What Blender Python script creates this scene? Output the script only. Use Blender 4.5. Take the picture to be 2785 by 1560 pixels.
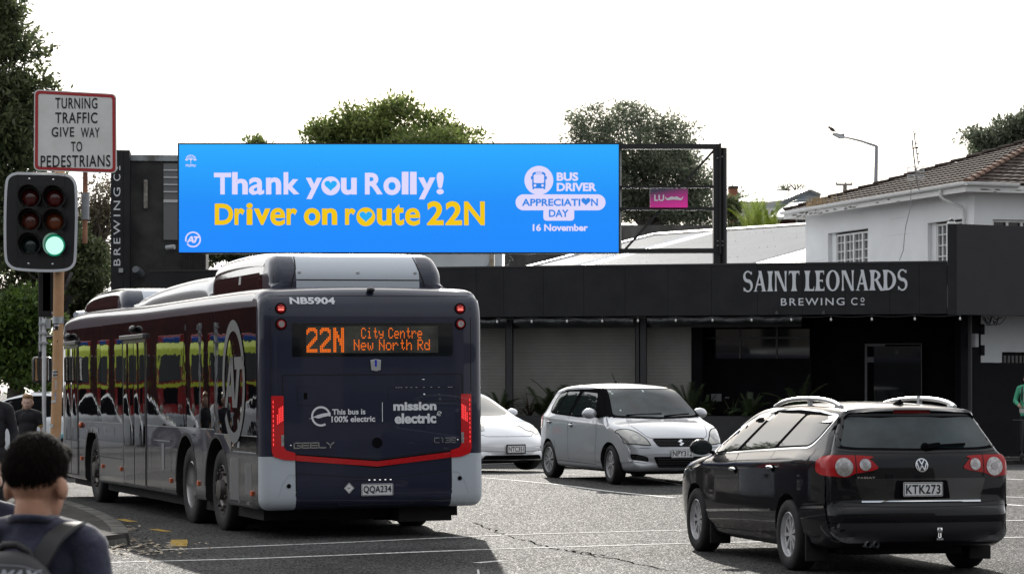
import bpy, bmesh, math, random
import numpy as np
from mathutils import Vector, Matrix
from mathutils.bvhtree import BVHTree
from mathutils.geometry import tessellate_polygon

R = math.radians
S = bpy.context.scene
COL = S.collection
for o in list(bpy.data.objects):
    bpy.data.objects.remove(o)

# ---------------------------------------------------------------- camera
FPX, CX, HY, CAMZ = 7000.0, 1392.5, 1059.0, 1.6      # focal length in photo pixels, centre, horizon row, eye height
cam_d = bpy.data.cameras.new('camera')
cam = bpy.data.objects.new('camera', cam_d)
COL.objects.link(cam)
cam.location = (0, 0, CAMZ)
cam.rotation_euler = (R(90), 0, 0)
cam_d.sensor_width = 36.0
cam_d.sensor_fit = 'HORIZONTAL'
cam_d.lens = 36.0 * FPX / 2785.0
cam_d.shift_y = (HY - 780.0) / 2785.0
cam_d.clip_start = 0.3
cam_d.clip_end = 3000
cam_d.dof.use_dof = True
cam_d.dof.focus_distance = 28.0
cam_d.dof.aperture_fstop = 10.0
S.camera = cam

# ---------------------------------------------------------------- exposure, sky, sun
EXPO = 0.45
S.view_settings.view_transform = 'Standard'
S.view_settings.look = 'None'
S.view_settings.exposure = EXPO
S.view_settings.gamma = 1.0
S.view_settings.use_curve_mapping = False
SUN_EL, SUN_AZ = R(23.5), R(-3.0)        # azimuth measured from +Y towards +X
world = bpy.data.worlds.new('World')
S.world = world
world.use_nodes = True
nt = world.node_tree
nt.nodes.clear()
n_out = nt.nodes.new('ShaderNodeOutputWorld')
n_bg = nt.nodes.new('ShaderNodeBackground')
n_sky = nt.nodes.new('ShaderNodeTexSky')
n_sky.sky_type = 'NISHITA'
n_sky.sun_disc = False
n_sky.sun_elevation = SUN_EL
n_sky.sun_rotation = SUN_AZ
n_sky.dust_density = 4.0
n_sky.ozone_density = 0.6
n_sky.air_density = 1.0
# bright thin cloud over the blue, brighter on the side of the sun
n_tc = nt.nodes.new('ShaderNodeTexCoord')
n_dot = nt.nodes.new('ShaderNodeVectorMath'); n_dot.operation = 'DOT_PRODUCT'
n_dot.inputs[1].default_value = (math.sin(SUN_AZ) * math.cos(SUN_EL), math.cos(SUN_AZ) * math.cos(SUN_EL), math.sin(SUN_EL))
n_map = nt.nodes.new('ShaderNodeMapRange')
n_map.inputs['From Min'].default_value = -1.0
n_map.inputs['From Max'].default_value = 1.0
n_map.inputs['To Min'].default_value = 2.7
n_map.inputs['To Max'].default_value = 15.0
n_noise = nt.nodes.new('ShaderNodeTexNoise')
n_noise.inputs['Scale'].default_value = 3.5
n_noise.inputs['Detail'].default_value = 6.0
n_cmap = nt.nodes.new('ShaderNodeMapRange')
n_cmap.inputs['From Min'].default_value = 0.3
n_cmap.inputs['From Max'].default_value = 0.62
n_cmap.inputs['To Min'].default_value = 0.55
n_cmap.inputs['To Max'].default_value = 1.0
n_cl = nt.nodes.new('ShaderNodeVectorMath'); n_cl.operation = 'SCALE'
n_cl.inputs[0].default_value = (0.97, 0.985, 1.0)
n_mix = nt.nodes.new('ShaderNodeMix'); n_mix.data_type = 'RGBA'
L = nt.links.new
L(n_tc.outputs['Generated'], n_dot.inputs[0])
L(n_tc.outputs['Generated'], n_noise.inputs['Vector'])
L(n_dot.outputs['Value'], n_map.inputs['Value'])
L(n_map.outputs['Result'], n_cl.inputs['Scale'])
L(n_noise.outputs['Fac'], n_cmap.inputs['Value'])
L(n_cmap.outputs['Result'], n_mix.inputs['Factor'])
L(n_sky.outputs['Color'], n_mix.inputs['A'])
L(n_cl.outputs['Vector'], n_mix.inputs['B'])
L(n_mix.outputs['Result'], n_bg.inputs['Color'])
n_bg.inputs['Strength'].default_value = 0.1
L(n_bg.outputs['Background'], n_out.inputs['Surface'])

sun_d = bpy.data.lights.new('sun', 'SUN')
sun_d.energy = 4.6
sun_d.angle = R(0.6)
sun_d.color = (1.0, 0.95, 0.87)
sun = bpy.data.objects.new('sun', sun_d)
COL.objects.link(sun)
sun.rotation_euler = (R(90) - SUN_EL, 0, R(180) - SUN_AZ)
sun.location = (0, 40, 40)
S.cycles.max_bounces = 6
S.cycles.diffuse_bounces = 3
S.cycles.glossy_bounces = 3
S.cycles.transmission_bounces = 4
S.cycles.transparent_max_bounces = 8
S.cycles.sample_clamp_indirect = 6.0
S.cycles.sample_clamp_direct = 0.0
S.cycles.use_denoising = True
# ---------------------------------------------------------------- helpers
def srgb(r, g, b):
    f = lambda c: (c / 255 / 12.92) if c / 255 <= 0.04045 else ((c / 255 + 0.055) / 1.055) ** 2.4
    return (f(r), f(g), f(b))

def at(px, py, Y):
    return Vector(((px - CX) / FPX * Y, Y, CAMZ - (py - HY) / FPX * Y))

def onplane(px, py, C, a, d=0.0):
    """local (x, z) on a vertical plane through C turned by a, d behind it"""
    k = (px - CX) / FPX; m = -(py - HY) / FPX
    ux, uy, vx, vy = math.cos(a), math.sin(a), -math.sin(a), math.cos(a)
    x = (k * (C[1] + d * vy) - C[0] - d * vx) / (ux - k * uy)
    Y = C[1] + x * uy + d * vy
    return x, CAMZ + m * Y

def sm(t):
    t = max(0.0, min(1.0, t)); return t * t * (3 - 2 * t)

def gh(x, y):
    """height of the road: a gentle crown beyond the crossing on the right"""
    return 0.21 * math.exp(-((y - 42) / 8.0)**2) * sm((x + 5.5) / 5.0)

class MB:
    def __init__(s):
        s.v = []; s.f = []; s.m = []
    def add(s, vs, fs, mi=0):
        b = len(s.v); s.v += [tuple(p) for p in vs]
        for f in fs:
            s.f.append(tuple(i + b for i in f)); s.m.append(mi)
        return s
    def box(s, x0, x1, y0, y1, z0, z1, mi=0, M=None):
        vs = [(x0,y0,z0),(x1,y0,z0),(x1,y1,z0),(x0,y1,z0),(x0,y0,z1),(x1,y0,z1),(x1,y1,z1),(x0,y1,z1)]
        if M is not None: vs = [M @ Vector(p) for p in vs]
        return s.add(vs, [(0,3,2,1),(4,5,6,7),(0,1,5,4),(1,2,6,5),(2,3,7,6),(3,0,4,7)], mi)
    def bar(s, p0, p1, w, h, mi=0, up=(0,0,1)):
        p0, p1 = Vector(p0), Vector(p1); d = p1 - p0; l = d.length
        d.normalize(); u = Vector(up)
        if abs(d.dot(u)) > 0.99: u = Vector((1,0,0))
        a = d.cross(u).normalized(); b = a.cross(d)
        M = Matrix((a, d, b)).transposed().to_4x4(); M.translation = p0
        return s.box(-w/2, w/2, 0, l, -h/2, h/2, mi, M)
    def tube(s, pts, r, n=10, mi=0, cap=True):
        pts = [Vector(p) for p in pts]; rs = r if isinstance(r, (list, tuple)) else [r] * len(pts)
        vs = []; fs = []
        t0 = (pts[1] - pts[0]).normalized(); u = Vector((0,0,1)) if abs(t0.z) < 0.9 else Vector((1,0,0))
        a = t0.cross(u).normalized()
        for i, p in enumerate(pts):
            t = (pts[min(i+1, len(pts)-1)] - pts[max(i-1, 0)]).normalized()
            a = (a - t * a.dot(t)).normalized(); b = t.cross(a)
            for k in range(n):
                q = 2 * math.pi * k / n
                vs.append(p + (a * math.cos(q) + b * math.sin(q)) * rs[i])
        for i in range(len(pts) - 1):
            for k in range(n):
                k2 = (k + 1) % n
                fs.append((i*n+k, i*n+k2, (i+1)*n+k2, (i+1)*n+k))
        if cap:
            fs.append(tuple(range(n))[::-1]); fs.append(tuple((len(pts)-1)*n + k for k in range(n)))
        return s.add(vs, fs, mi)
    def lathe(s, prof, M=None, n=32, mi=0, close=False):
        """prof: (radius, height along local z); M places it"""
        vs = []; fs = []; K = len(prof)
        for k in range(n):
            q = 2 * math.pi * k / n; c, d = math.cos(q), math.sin(q)
            for r, h in prof: vs.append(Vector((r*c, r*d, h)))
        if M is not None: vs = [M @ p for p in vs]
        for k in range(n):
            k2 = (k+1) % n
            for j in range(K-1):
                fs.append((k*K+j, k2*K+j, k2*K+j+1, k*K+j+1))
        return s.add(vs, fs, mi)
    def prism(s, poly, f0, f1, mi=0, side=None):
        """poly: 2-D points; f0/f1 map (a, b) to the two end faces"""
        n = len(poly)
        vs = [f0(a, b) for a, b in poly] + [f1(a, b) for a, b in poly]
        s.add(vs, [tuple(range(n))[::-1], tuple(range(n, 2*n))], mi)
        b0 = len(s.v) - 2*n
        for i in range(n):
            j = (i+1) % n
            s.f.append((b0+i, b0+j, b0+n+j, b0+n+i)); s.m.append(mi if side is None else side)
        return s
    def ell(s, c, r, nu=16, nv=10, mi=0, M=None):
        vs = []; fs = []
        for j in range(nv+1):
            th = math.pi * j / nv
            for i in range(nu):
                q = 2*math.pi*i/nu
                p = Vector((c[0]+r[0]*math.sin(th)*math.cos(q), c[1]+r[1]*math.sin(th)*math.sin(q), c[2]+r[2]*math.cos(th)))
                vs.append(M @ p if M is not None else p)
        for j in range(nv):
            for i in range(nu):
                i2 = (i+1) % nu
                fs.append((j*nu+i, (j+1)*nu+i, (j+1)*nu+i2, j*nu+i2))
        return s.add(vs, fs, mi)
    def build(s, name, mats, parent=None, smooth=None, bevel=0.0, weld=False, fix=True):
        me = bpy.data.meshes.new(name)
        me.from_pydata([tuple(p) for p in s.v], [], s.f)
        if not isinstance(mats, (list, tuple)): mats = [mats]
        for m in mats: me.materials.append(m)
        me.polygons.foreach_set('material_index', s.m)
        if weld or fix or bevel:
            bm = bmesh.new(); bm.from_mesh(me)
            if weld:
                bmesh.ops.remove_doubles(bm, verts=bm.verts, dist=1e-5)
            if fix:
                bmesh.ops.recalc_face_normals(bm, faces=bm.faces)
            if bevel:
                ed = [e for e in bm.edges if len(e.link_faces) == 2 and e.calc_face_angle(0) > 0.6]
                bmesh.ops.bevel(bm, geom=ed, offset=bevel, segments=2, affect='EDGES', profile=0.5, clamp_overlap=True)
            bm.to_mesh(me); bm.free()
        return link(name, me, parent, smooth)

def link(name, me, parent=None, smooth=None):
    o = bpy.data.objects.new(name, me); COL.objects.link(o)
    if smooth is not None:
        me.polygons.foreach_set('use_smooth', [True] * len(me.polygons))
        if smooth < 180: me.set_sharp_from_angle(angle=R(smooth))
    if parent is not None: o.parent = parent
    return o

def tag(o, label=None, cat=None, group=None, kind=None):
    if label: o['label'] = label
    if cat: o['category'] = cat
    if group: o['group'] = group
    if kind: o['kind'] = kind
    return o

def thing(name, label, cat, loc=(0,0,0), rz=0.0, group=None, ry=0.0, rx=0.0):
    o = bpy.data.objects.new(name, None); COL.objects.link(o)
    o.empty_display_size = 0.2
    o.location = loc; o.rotation_euler = (rx, ry, rz)
    return tag(o, label, cat, group)

def copy_tree(o, parent=None):
    c = o.copy(); COL.objects.link(c)
    if parent is not None: c.parent = parent
    for ch in [q for q in bpy.data.objects if q.parent is o]:
        copy_tree(ch, c)
    return c

# ---- materials
def mat(name, col, rough=0.5, metal=0.0, spec=0.5, coat=0.0, var=0.0, vscale=6.0, bump=0.0, bscale=40.0, bdist=0.01,
        col2=None, emit=None, rvar=0.0, detail=6.0, coord='Object', stretch=None, sheen=0.0, crough=0.03):
    m = bpy.data.materials.new(name); m.use_nodes = True
    t = m.node_tree; b = t.nodes['Principled BSDF']
    b.inputs['Base Color'].default_value = (*col, 1)
    b.inputs['Roughness'].default_value = rough
    b.inputs['Metallic'].default_value = metal
    b.inputs['Specular IOR Level'].default_value = spec
    b.inputs['Coat Weight'].default_value = coat
    b.inputs['Coat Roughness'].default_value = crough
    if sheen: b.inputs['Sheen Weight'].default_value = sheen
    if emit is not None:
        b.inputs['Emission Color'].default_value = (*emit[0], 1)
        b.inputs['Emission Strength'].default_value = emit[1]
    tc = None
    if var or bump or rvar or col2:
        tc = t.nodes.new('ShaderNodeTexCoord')
        vec = tc.outputs[coord]
        if stretch:
            mp = t.nodes.new('ShaderNodeMapping'); mp.inputs['Scale'].default_value = stretch
            t.links.new(vec, mp.inputs['Vector']); vec = mp.outputs['Vector']
    if var or col2:
        n = t.nodes.new('ShaderNodeTexNoise'); n.inputs['Scale'].default_value = vscale; n.inputs['Detail'].default_value = detail
        n.inputs['Roughness'].default_value = 0.62
        t.links.new(vec, n.inputs['Vector'])
        r = t.nodes.new('ShaderNodeValToRGB')
        c2 = col2 if col2 else tuple(min(1, c * (1 + var)) for c in col)
        c1 = col if col2 else tuple(c * (1 - var) for c in col)
        r.color_ramp.elements[0].position = 0.36; r.color_ramp.elements[1].position = 0.64
        r.color_ramp.elements[0].color = (*c1, 1); r.color_ramp.elements[1].color = (*c2, 1)
        t.links.new(n.outputs['Fac'], r.inputs['Fac']); t.links.new(r.outputs['Color'], b.inputs['Base Color'])
        if rvar:
            mr = t.nodes.new('ShaderNodeMapRange'); mr.inputs['To Min'].default_value = rough - rvar; mr.inputs['To Max'].default_value = rough + rvar
            mr.inputs['From Min'].default_value = 0.3; mr.inputs['From Max'].default_value = 0.7
            t.links.new(n.outputs['Fac'], mr.inputs['Value']); t.links.new(mr.outputs['Result'], b.inputs['Roughness'])
    if bump:
        n2 = t.nodes.new('ShaderNodeTexNoise'); n2.inputs['Scale'].default_value = bscale; n2.inputs['Detail'].default_value = 4
        t.links.new(vec, n2.inputs['Vector'])
        bp = t.nodes.new('ShaderNodeBump'); bp.inputs['Strength'].default_value = bump; bp.inputs['Distance'].default_value = bdist
        t.links.new(n2.outputs['Fac'], bp.inputs['Height']); t.links.new(bp.outputs['Normal'], b.inputs['Normal'])
    return m

def glow(name, col, k=1.0):
    """emissive surface that displays as the given linear colour"""
    m = bpy.data.materials.new(name); m.use_nodes = True
    b = m.node_tree.nodes['Principled BSDF']
    b.inputs['Base Color'].default_value = (*[c * 0.1 for c in col], 1)
    b.inputs['Roughness'].default_value = 0.5
    b.inputs['Specular IOR Level'].default_value = 0.1
    b.inputs['Emission Color'].default_value = (*col, 1)
    b.inputs['Emission Strength'].default_value = k / 2 ** EXPO
    return m

M_ = {}
M_['black'] = mat('matt_black', (0.012,0.012,0.014), 0.55)
M_['satin_black'] = mat('satin_black', (0.015,0.015,0.017), 0.3)
M_['rubber'] = mat('tyre_rubber', (0.014,0.014,0.015), 0.75, spec=0.3, bump=0.3, bscale=60, bdist=0.004, var=0.3, vscale=8)
M_['chrome'] = mat('chrome', (0.75,0.76,0.78), 0.12, 1.0)
M_['alloy'] = mat('alloy', (0.50,0.50,0.51), 0.35, 0.45, var=0.08, vscale=9)
M_['steel'] = mat('galvanised_steel', (0.42,0.44,0.46), 0.45, 0.8, var=0.2, vscale=12)
M_['plate'] = mat('number_plate', (0.72,0.73,0.74), 0.35, var=0.03, vscale=20)
M_['ink'] = mat('plate_black', (0.012,0.012,0.014), 0.4)
M_['under'] = mat('underbody', (0.008,0.008,0.009), 0.9)
M_['white_letter'] = mat('white_letter', (0.72,0.74,0.78), 0.45)
M_['redlens'] = mat('red_lens', (0.36,0.003,0.006), 0.3, spec=.2, coat=.35)
M_['orange'] = mat('orange_lens', (0.55,0.10,0.02), 0.2, coat=0.5)

# ---- writing
def text_geo(s, bold=0.0, space=1.0):
    """outlines of the writing as triangles; bold moves every outline outwards with mitred corners"""
    c = bpy.data.curves.new('t', 'FONT'); c.body = s; c.space_character = space
    c.resolution_u = 4; c.fill_mode = 'NONE'
    o = bpy.data.objects.new('t', c); COL.objects.link(o)
    me = bpy.data.meshes.new_from_object(o.evaluated_get(bpy.context.evaluated_depsgraph_get()))
    P = [Vector((v.co.x, v.co.y)) for v in me.vertices]; nb = {}
    for e in me.edges:
        a, b = e.vertices; nb.setdefault(a, []).append(b); nb.setdefault(b, []).append(a)
    bpy.data.objects.remove(o); bpy.data.curves.remove(c); bpy.data.meshes.remove(me)
    loops = []; seen = set()
    for st in sorted(nb):
        if st in seen: continue
        lp = [st]; seen.add(st)
        while True:
            nx = [q for q in nb[lp[-1]] if q not in seen]
            if not nx: break
            lp.append(nx[0]); seen.add(nx[0])
        q = [P[lp[0]]]
        for i in lp[1:]:
            if (P[i]-q[-1]).length > 1e-5: q.append(P[i])
        if (q[0]-q[-1]).length < 1e-5: q.pop()
        if len(q) > 2: loops.append(q)
    area = lambda q: sum(q[i-1].x*q[i].y - q[i].x*q[i-1].y for i in range(len(q)))/2
    def inside(p, q):
        k = False
        for i in range(len(q)):
            a, b = q[i-1], q[i]
            if (a.y > p.y) != (b.y > p.y) and p.x < (b.x-a.x)*(p.y-a.y)/(b.y-a.y) + a.x: k = not k
        return k
    info = []
    for i, q in enumerate(loops):
        depth = [j for j, w in enumerate(loops) if j != i and inside(q[0], w)]
        info.append(depth)
    def grow(q, d):
        sg = 1 if area(q) > 0 else -1; out = []; n = len(q)
        for i in range(n):
            e1 = (q[i]-q[i-1]).normalized(); e2 = (q[(i+1) % n]-q[i]).normalized()
            n1 = Vector((e1.y, -e1.x))*sg; n2 = Vector((e2.y, -e2.x))*sg; m = n1+n2
            if m.length < .3: m = n1
            m.normalize(); k = 1/max(m.dot(n1), .55); out.append(q[i] + m*d*k)
        return out
    vs = []; fs = []
    for i, q in enumerate(loops):
        if len(info[i]) % 2: continue
        holes = [loops[j] for j in range(len(loops)) if len(info[j]) == len(info[i])+1 and i in info[j]]
        g = [grow(q, bold)]
        for hq in holes:
            w = min((max(v.x for v in hq)-min(v.x for v in hq)), (max(v.y for v in hq)-min(v.y for v in hq)))
            g.append(grow(hq, -min(bold, w*.30)))
        pts = [p for lp in g for p in lp]; b0 = len(vs)
        tri = tessellate_polygon([[p.to_3d() for p in lp] for lp in g])
        vs += [(p.x, p.y) for p in pts]; fs += [tuple(k+b0 for k in t) for t in tri]
    return vs, fs

def put_text(s, x0, x1, z0, z1, f, m, parent=None, bold=0.0, name='lettering', space=1.0, slant=0.0, thick=None):
    """fit the writing into the rectangle; f maps plane (x, z) to a point"""
    vs, fs = text_geo(s, bold, space)
    xs = [v[0] for v in vs]; ys = [v[1] for v in vs]
    ax, bx, ay, by = min(xs), max(xs), min(ys), max(ys)
    q = [(x0 + (x-ax)/(bx-ax)*(x1-x0) + slant*(y-ay)/(by-ay)*(z1-z0), z0 + (y-ay)/(by-ay)*(z1-z0)) for x, y in vs]
    mb = MB().add([f(a, b) for a, b in q], fs)
    return mb.build(name, m, parent, fix=False)

def face_y(y):           # writing on a face that looks towards -y
    return lambda a, b: Vector((a, y, b))

def round_rect(x0, x1, z0, z1, r, n=5):
    pts = []
    for cx, cz, q0 in ((x1-r, z0+r, -90), (x1-r, z1-r, 0), (x0+r, z1-r, 90), (x0+r, z0+r, 180)):
        for i in range(n+1):
            q = R(q0 + 90*i/n); pts.append((cx + r*math.cos(q), cz + r*math.sin(q)))
    return pts

def ring_pts(cx, cz, r, n=32, a0=0, a1=360):
    return [(cx + r*math.cos(R(a0 + (a1-a0)*i/n)), cz + r*math.sin(R(a0 + (a1-a0)*i/n))) for i in range(n + (0 if a1-a0 == 360 else 1))]

def arc_band(mb, cx, cz, r0, r1, a0, a1, f, n=40, sx=1.0, mi=0):
    vs = []; fs = []
    for i in range(n+1):
        q = R(a0 + (a1-a0)*i/n)
        vs += [f(cx + r0*sx*math.cos(q), cz + r0*math.sin(q)), f(cx + r1*sx*math.cos(q), cz + r1*math.sin(q))]
        if i: fs.append((2*i-2, 2*i-1, 2*i+1, 2*i))
    return mb.add(vs, fs, mi)

def flat(mb, poly, f, mi=0):
    return mb.add([f(a, b) for a, b in poly], [tuple(range(len(poly)))], mi)

def heart(cx, cz, w, h, n=40):
    pts = []
    for i in range(n):
        t = 2*math.pi*i/n
        x = 16*math.sin(t)**3; y = 13*math.cos(t)-5*math.cos(2*t)-2*math.cos(3*t)-math.cos(4*t)
        pts.append((cx + x/32*w, cz + (y+2.5)/29*h))
    return pts

# ---- lofted bodies
def curve2(pts, step):
    """Catmull-Rom through 2-D points, resampled by length; a doubled point is a corner"""
    P = [np.array(p, float) for p in pts]
    out = []
    segs = []; cur = [P[0]]
    for p in P[1:]:
        if np.linalg.norm(p - cur[-1]) < 1e-6:
            segs.append(cur); cur = [p]
        else: cur.append(p)
    segs.append(cur)
    for s in segs:
        if len(s) < 2: continue
        for i in range(len(s)-1):
            p0 = s[max(i-1,0)]; p1 = s[i]; p2 = s[i+1]; p3 = s[min(i+2,len(s)-1)]
            if i == 0: p0 = 2*p1 - p2
            if i+2 >= len(s): p3 = 2*p2 - p1
            # centripetal
            t0 = 0; t1 = max(np.linalg.norm(p1-p0)**.5, 1e-4); t2 = t1 + max(np.linalg.norm(p2-p1)**.5, 1e-4); t3 = t2 + max(np.linalg.norm(p3-p2)**.5, 1e-4)
            for k in range(12):
                t = t1 + (t2-t1)*k/12
                A1 = (t1-t)/(t1-t0)*p0 + (t-t0)/(t1-t0)*p1; A2 = (t2-t)/(t2-t1)*p1 + (t-t1)/(t2-t1)*p2; A3 = (t3-t)/(t3-t2)*p2 + (t-t2)/(t3-t2)*p3
                B1 = (t2-t)/(t2-t0)*A1 + (t-t0)/(t2-t0)*A2; B2 = (t3-t)/(t3-t1)*A2 + (t-t1)/(t3-t1)*A3
                out.append((t2-t)/(t2-t1)*B1 + (t-t1)/(t2-t1)*B2)
        out.append(s[-1])
    A = np.array(out); d = np.r_[0, np.cumsum(np.linalg.norm(np.diff(A, axis=0), axis=1))]
    n = max(4, int(round(d[-1]/step)))
    return np.c_[np.interp(np.linspace(0, d[-1], n+1), d, A[:,0]), np.interp(np.linspace(0, d[-1], n+1), d, A[:,1])]

def body(top, bot, wf, rf, N=150, K=22, NC=9, crown=None):
    """top/bot: (y, z) curves from the rear mid-point to the front mid-point; wf(y, z) half width;
    rf(y, z) edge radius; crown(y, z) inward bow of the ends from the middle to the corner"""
    T = curve2(top, 0.01); B = curve2(bot, 0.01)
    def res(A):
        d = np.r_[0, np.cumsum(np.linalg.norm(np.diff(A, axis=0), axis=1))]
        q = np.linspace(0, d[-1], N+1)
        return np.c_[np.interp(q, d, A[:,0]), np.interp(q, d, A[:,1])]
    T, B = res(T), res(B)
    def nor(A, sgn):
        g = np.gradient(A, axis=0)
        for _ in range(2):
            g[1:-1] = (g[:-2] + 2*g[1:-1] + g[2:]) / 4
        n = np.c_[g[:,1], -g[:,0]] * sgn
        return n / np.maximum(np.linalg.norm(n, axis=1, keepdims=True), 1e-9)
    nT, nB = nor(T, 1), nor(B, -1)           # inward
    rings = []
    NF = 6
    for j in range(N+1):
        ring = []
        def half(p, n, rev):
            r = rf(p[0], p[1]); q = p + n*r
            e = min(1.0, min(j, N-j) / 5.0)
            W = wf(q[0], q[1]); out = []
            cr = crown(p[0], p[1]) if crown else 0.0
            xm = max(W - r, 0.02)
            for i in range(NC):
                a = i/NC; x = xm*a
                pp = p + n*cr*a*a
                out.append((x, pp[0], pp[1]))
            for i in range(NF+1):
                ph = math.pi/2*i/NF
                pp = p + n*(cr + r*(1-math.cos(ph)))
                out.append((xm + r*math.sin(ph), pp[0], pp[1]))
            return out, p + n*(cr+r)
        a, ea = half(T[j], nT[j], False)
        b, eb = half(B[j], nB[j], True)
        # keep the two edge points from crossing near the ends
        side = []
        for k in range(1, K):
            q = ea + (eb-ea)*k/K
            side.append((wf(q[0], q[1]), q[0], q[1]))
        rings.append(a + side + b[::-1])
    Mn = len(rings[0])
    # soft join between fillet end and true width
    vs = []; fs = []
    for rg in rings: vs += rg
    nv = len(vs)
    idx = lambda j, k: j*Mn + k
    for j in range(N):
        for k in range(Mn-1):
            fs.append((idx(j,k), idx(j+1,k), idx(j+1,k+1), idx(j,k+1)))
    vs2 = [(-x, y, z) for x, y, z in vs]
    fs2 = [tuple(i+nv for i in f[::-1]) for f in fs]
    me = bpy.data.meshes.new('body')
    me.from_pydata(vs + vs2, [], fs + fs2)
    bm = bmesh.new(); bm.from_mesh(me)
    bmesh.ops.remove_doubles(bm, verts=bm.verts, dist=0.0012)
    bmesh.ops.dissolve_degenerate(bm, dist=1e-5, edges=bm.edges)
    bmesh.ops.recalc_face_normals(bm, faces=bm.faces)
    bm.to_mesh(me); bm.free()
    return me

def cut(me, cutters, dark):
    """subtract the meshes in cutters; the cut faces get the material dark"""
    a = bpy.data.objects.new('a', me); COL.objects.link(a)
    for c in cutters:
        c.materials.clear(); c.materials.append(dark)
        b = bpy.data.objects.new('b', c); COL.objects.link(b)
        md = a.modifiers.new('m', 'BOOLEAN'); md.operation = 'DIFFERENCE'; md.object = b; md.solver = 'EXACT'
        md.material_mode = 'TRANSFER'
        r = bpy.data.meshes.new_from_object(a.evaluated_get(bpy.context.evaluated_depsgraph_get()))
        a.modifiers.clear(); a.data = r
        bpy.data.objects.remove(b)
    r = a.data; bpy.data.objects.remove(a)
    return r

def cyl_mesh(x0, x1, y, z, r, n=48, flat_to=None):
    mb = MB()
    pts = [(y + r*math.cos(2*math.pi*i/n), z + r*math.sin(2*math.pi*i/n)) for i in range(n)]
    if flat_to is not None:
        pts = [(y + r*math.cos(math.pi*i/(n//2)), z + r*math.sin(math.pi*i/(n//2))) for i in range(n//2+1)] + [(y-r, flat_to), (y+r, flat_to)]
    mb.prism(pts, lambda a, b: (x0, a, b), lambda a, b: (x1, a, b))
    me = bpy.data.meshes.new('c'); me.from_pydata(mb.v, [], mb.f)
    bm = bmesh.new(); bm.from_mesh(me); bmesh.ops.recalc_face_normals(bm, faces=bm.faces); bm.to_mesh(me); bm.free()
    return me

def bvh_of(me):
    return BVHTree.FromPolygons([v.co for v in me.vertices], [tuple(p.vertices) for p in me.polygons])

_d = Vector((.437,.87,.25)).normalized(); _u = Vector((-.916,.4,0)); _w = _d.cross(_u)
_mx = lambda v: Vector((-v.x, v.y, v.z))
AX = {'h+': (_d, lambda a,b: Vector((.72,3.5,.71)) + _d*2 + _u*a + _w*b), 'h-': (_mx(_d), lambda a,b: _mx(Vector((.72,3.5,.71)) + _d*2 + _u*a + _w*b)), 'x+': (Vector((1,0,0)), lambda a,b: Vector((5,a,b))), 'x-': (Vector((-1,0,0)), lambda a,b: Vector((-5,a,b))),
      'y-': (Vector((0,-1,0)), lambda a,b: Vector((a,-5,b))), 'y+': (Vector((0,1,0)), lambda a,b: Vector((a,20,b))),
      'z+': (Vector((0,0,1)), lambda a,b: Vector((a,b,8)))}
def drop(bv, axis, a, b, off):
    d, f = AX[axis]; o = f(a, b)
    h = bv.ray_cast(o, -d)
    if h[0] is None:
        h = bv.find_nearest(o - d*4.5)
        n = h[1]
        if n.dot(d) < 0: n = -n
        return h[0] + n*off
    n = h[1]
    if n.dot(d) < 0: n = -n
    return h[0] + n*off

def wrap(bv, poly, axis, off, cell=0.06, rim=0.0):
    """a panel with the outline poly laid on the body; returns an MB"""
    bm = bmesh.new()
    f = bm.faces.new([bm.verts.new((a, b, 0)) for a, b in poly])
    if f.normal.z < 0 or f.calc_area() == 0: f.normal_flip()
    xs = [p[0] for p in poly]; ys = [p[1] for p in poly]
    for ax, lo, hi in ((0, min(xs), max(xs)), (1, min(ys), max(ys))):
        n = int((hi-lo)/cell)
        for i in range(1, n+1):
            co = [0,0,0]; co[ax] = lo + (hi-lo)*i/(n+1); no = [0,0,0]; no[ax] = 1
            bmesh.ops.bisect_plane(bm, geom=bm.verts[:]+bm.edges[:]+bm.faces[:], plane_co=co, plane_no=no)
    bmesh.ops.triangulate(bm, faces=[f for f in bm.faces if len(f.verts) > 4])
    bm.verts.index_update()
    mb = MB()
    mb.add([drop(bv, axis, v.co.x, v.co.y, off) for v in bm.verts], [tuple(v.index for v in f.verts) for f in bm.faces])
    bm.free()
    return mb

def strip(bv, pts, axis, w, off, step=0.04, close=False):
    """a thin line laid on the body"""
    P = [Vector((a, b)) for a, b in pts]
    if close: P.append(P[0])
    Q = [P[0]]
    for i in range(len(P)-1):
        n = max(1, int((P[i+1]-P[i]).length/step))
        for k in range(1, n+1): Q.append(P[i].lerp(P[i+1], k/n))
    vs = []; fs = []
    for i, p in enumerate(Q):
        t = (Q[min(i+1, len(Q)-1)] - Q[max(i-1, 0)])
        if t.length < 1e-9: t = Vector((1,0))
        t.normalize(); n = Vector((-t.y, t.x))
        for s in (-1, 1):
            q = p + n*s*w/2; vs.append(drop(bv, axis, q.x, q.y, off))
        if i: fs.append((2*i-2, 2*i-1, 2*i+1, 2*i))
    return MB().add(vs, fs)

def mirror_mb(mb):
    m = MB(); m.v = [(-x, y, z) for x, y, z in (tuple(p) for p in mb.v)]; m.f = [f[::-1] for f in mb.f]; m.m = list(mb.m)
    return m
def join_mb(*ms):
    r = MB()
    for m in ms:
        b = len(r.v); r.v += m.v; r.f += [tuple(i+b for i in f) for f in m.f]; r.m += m.m
    return r
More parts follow.
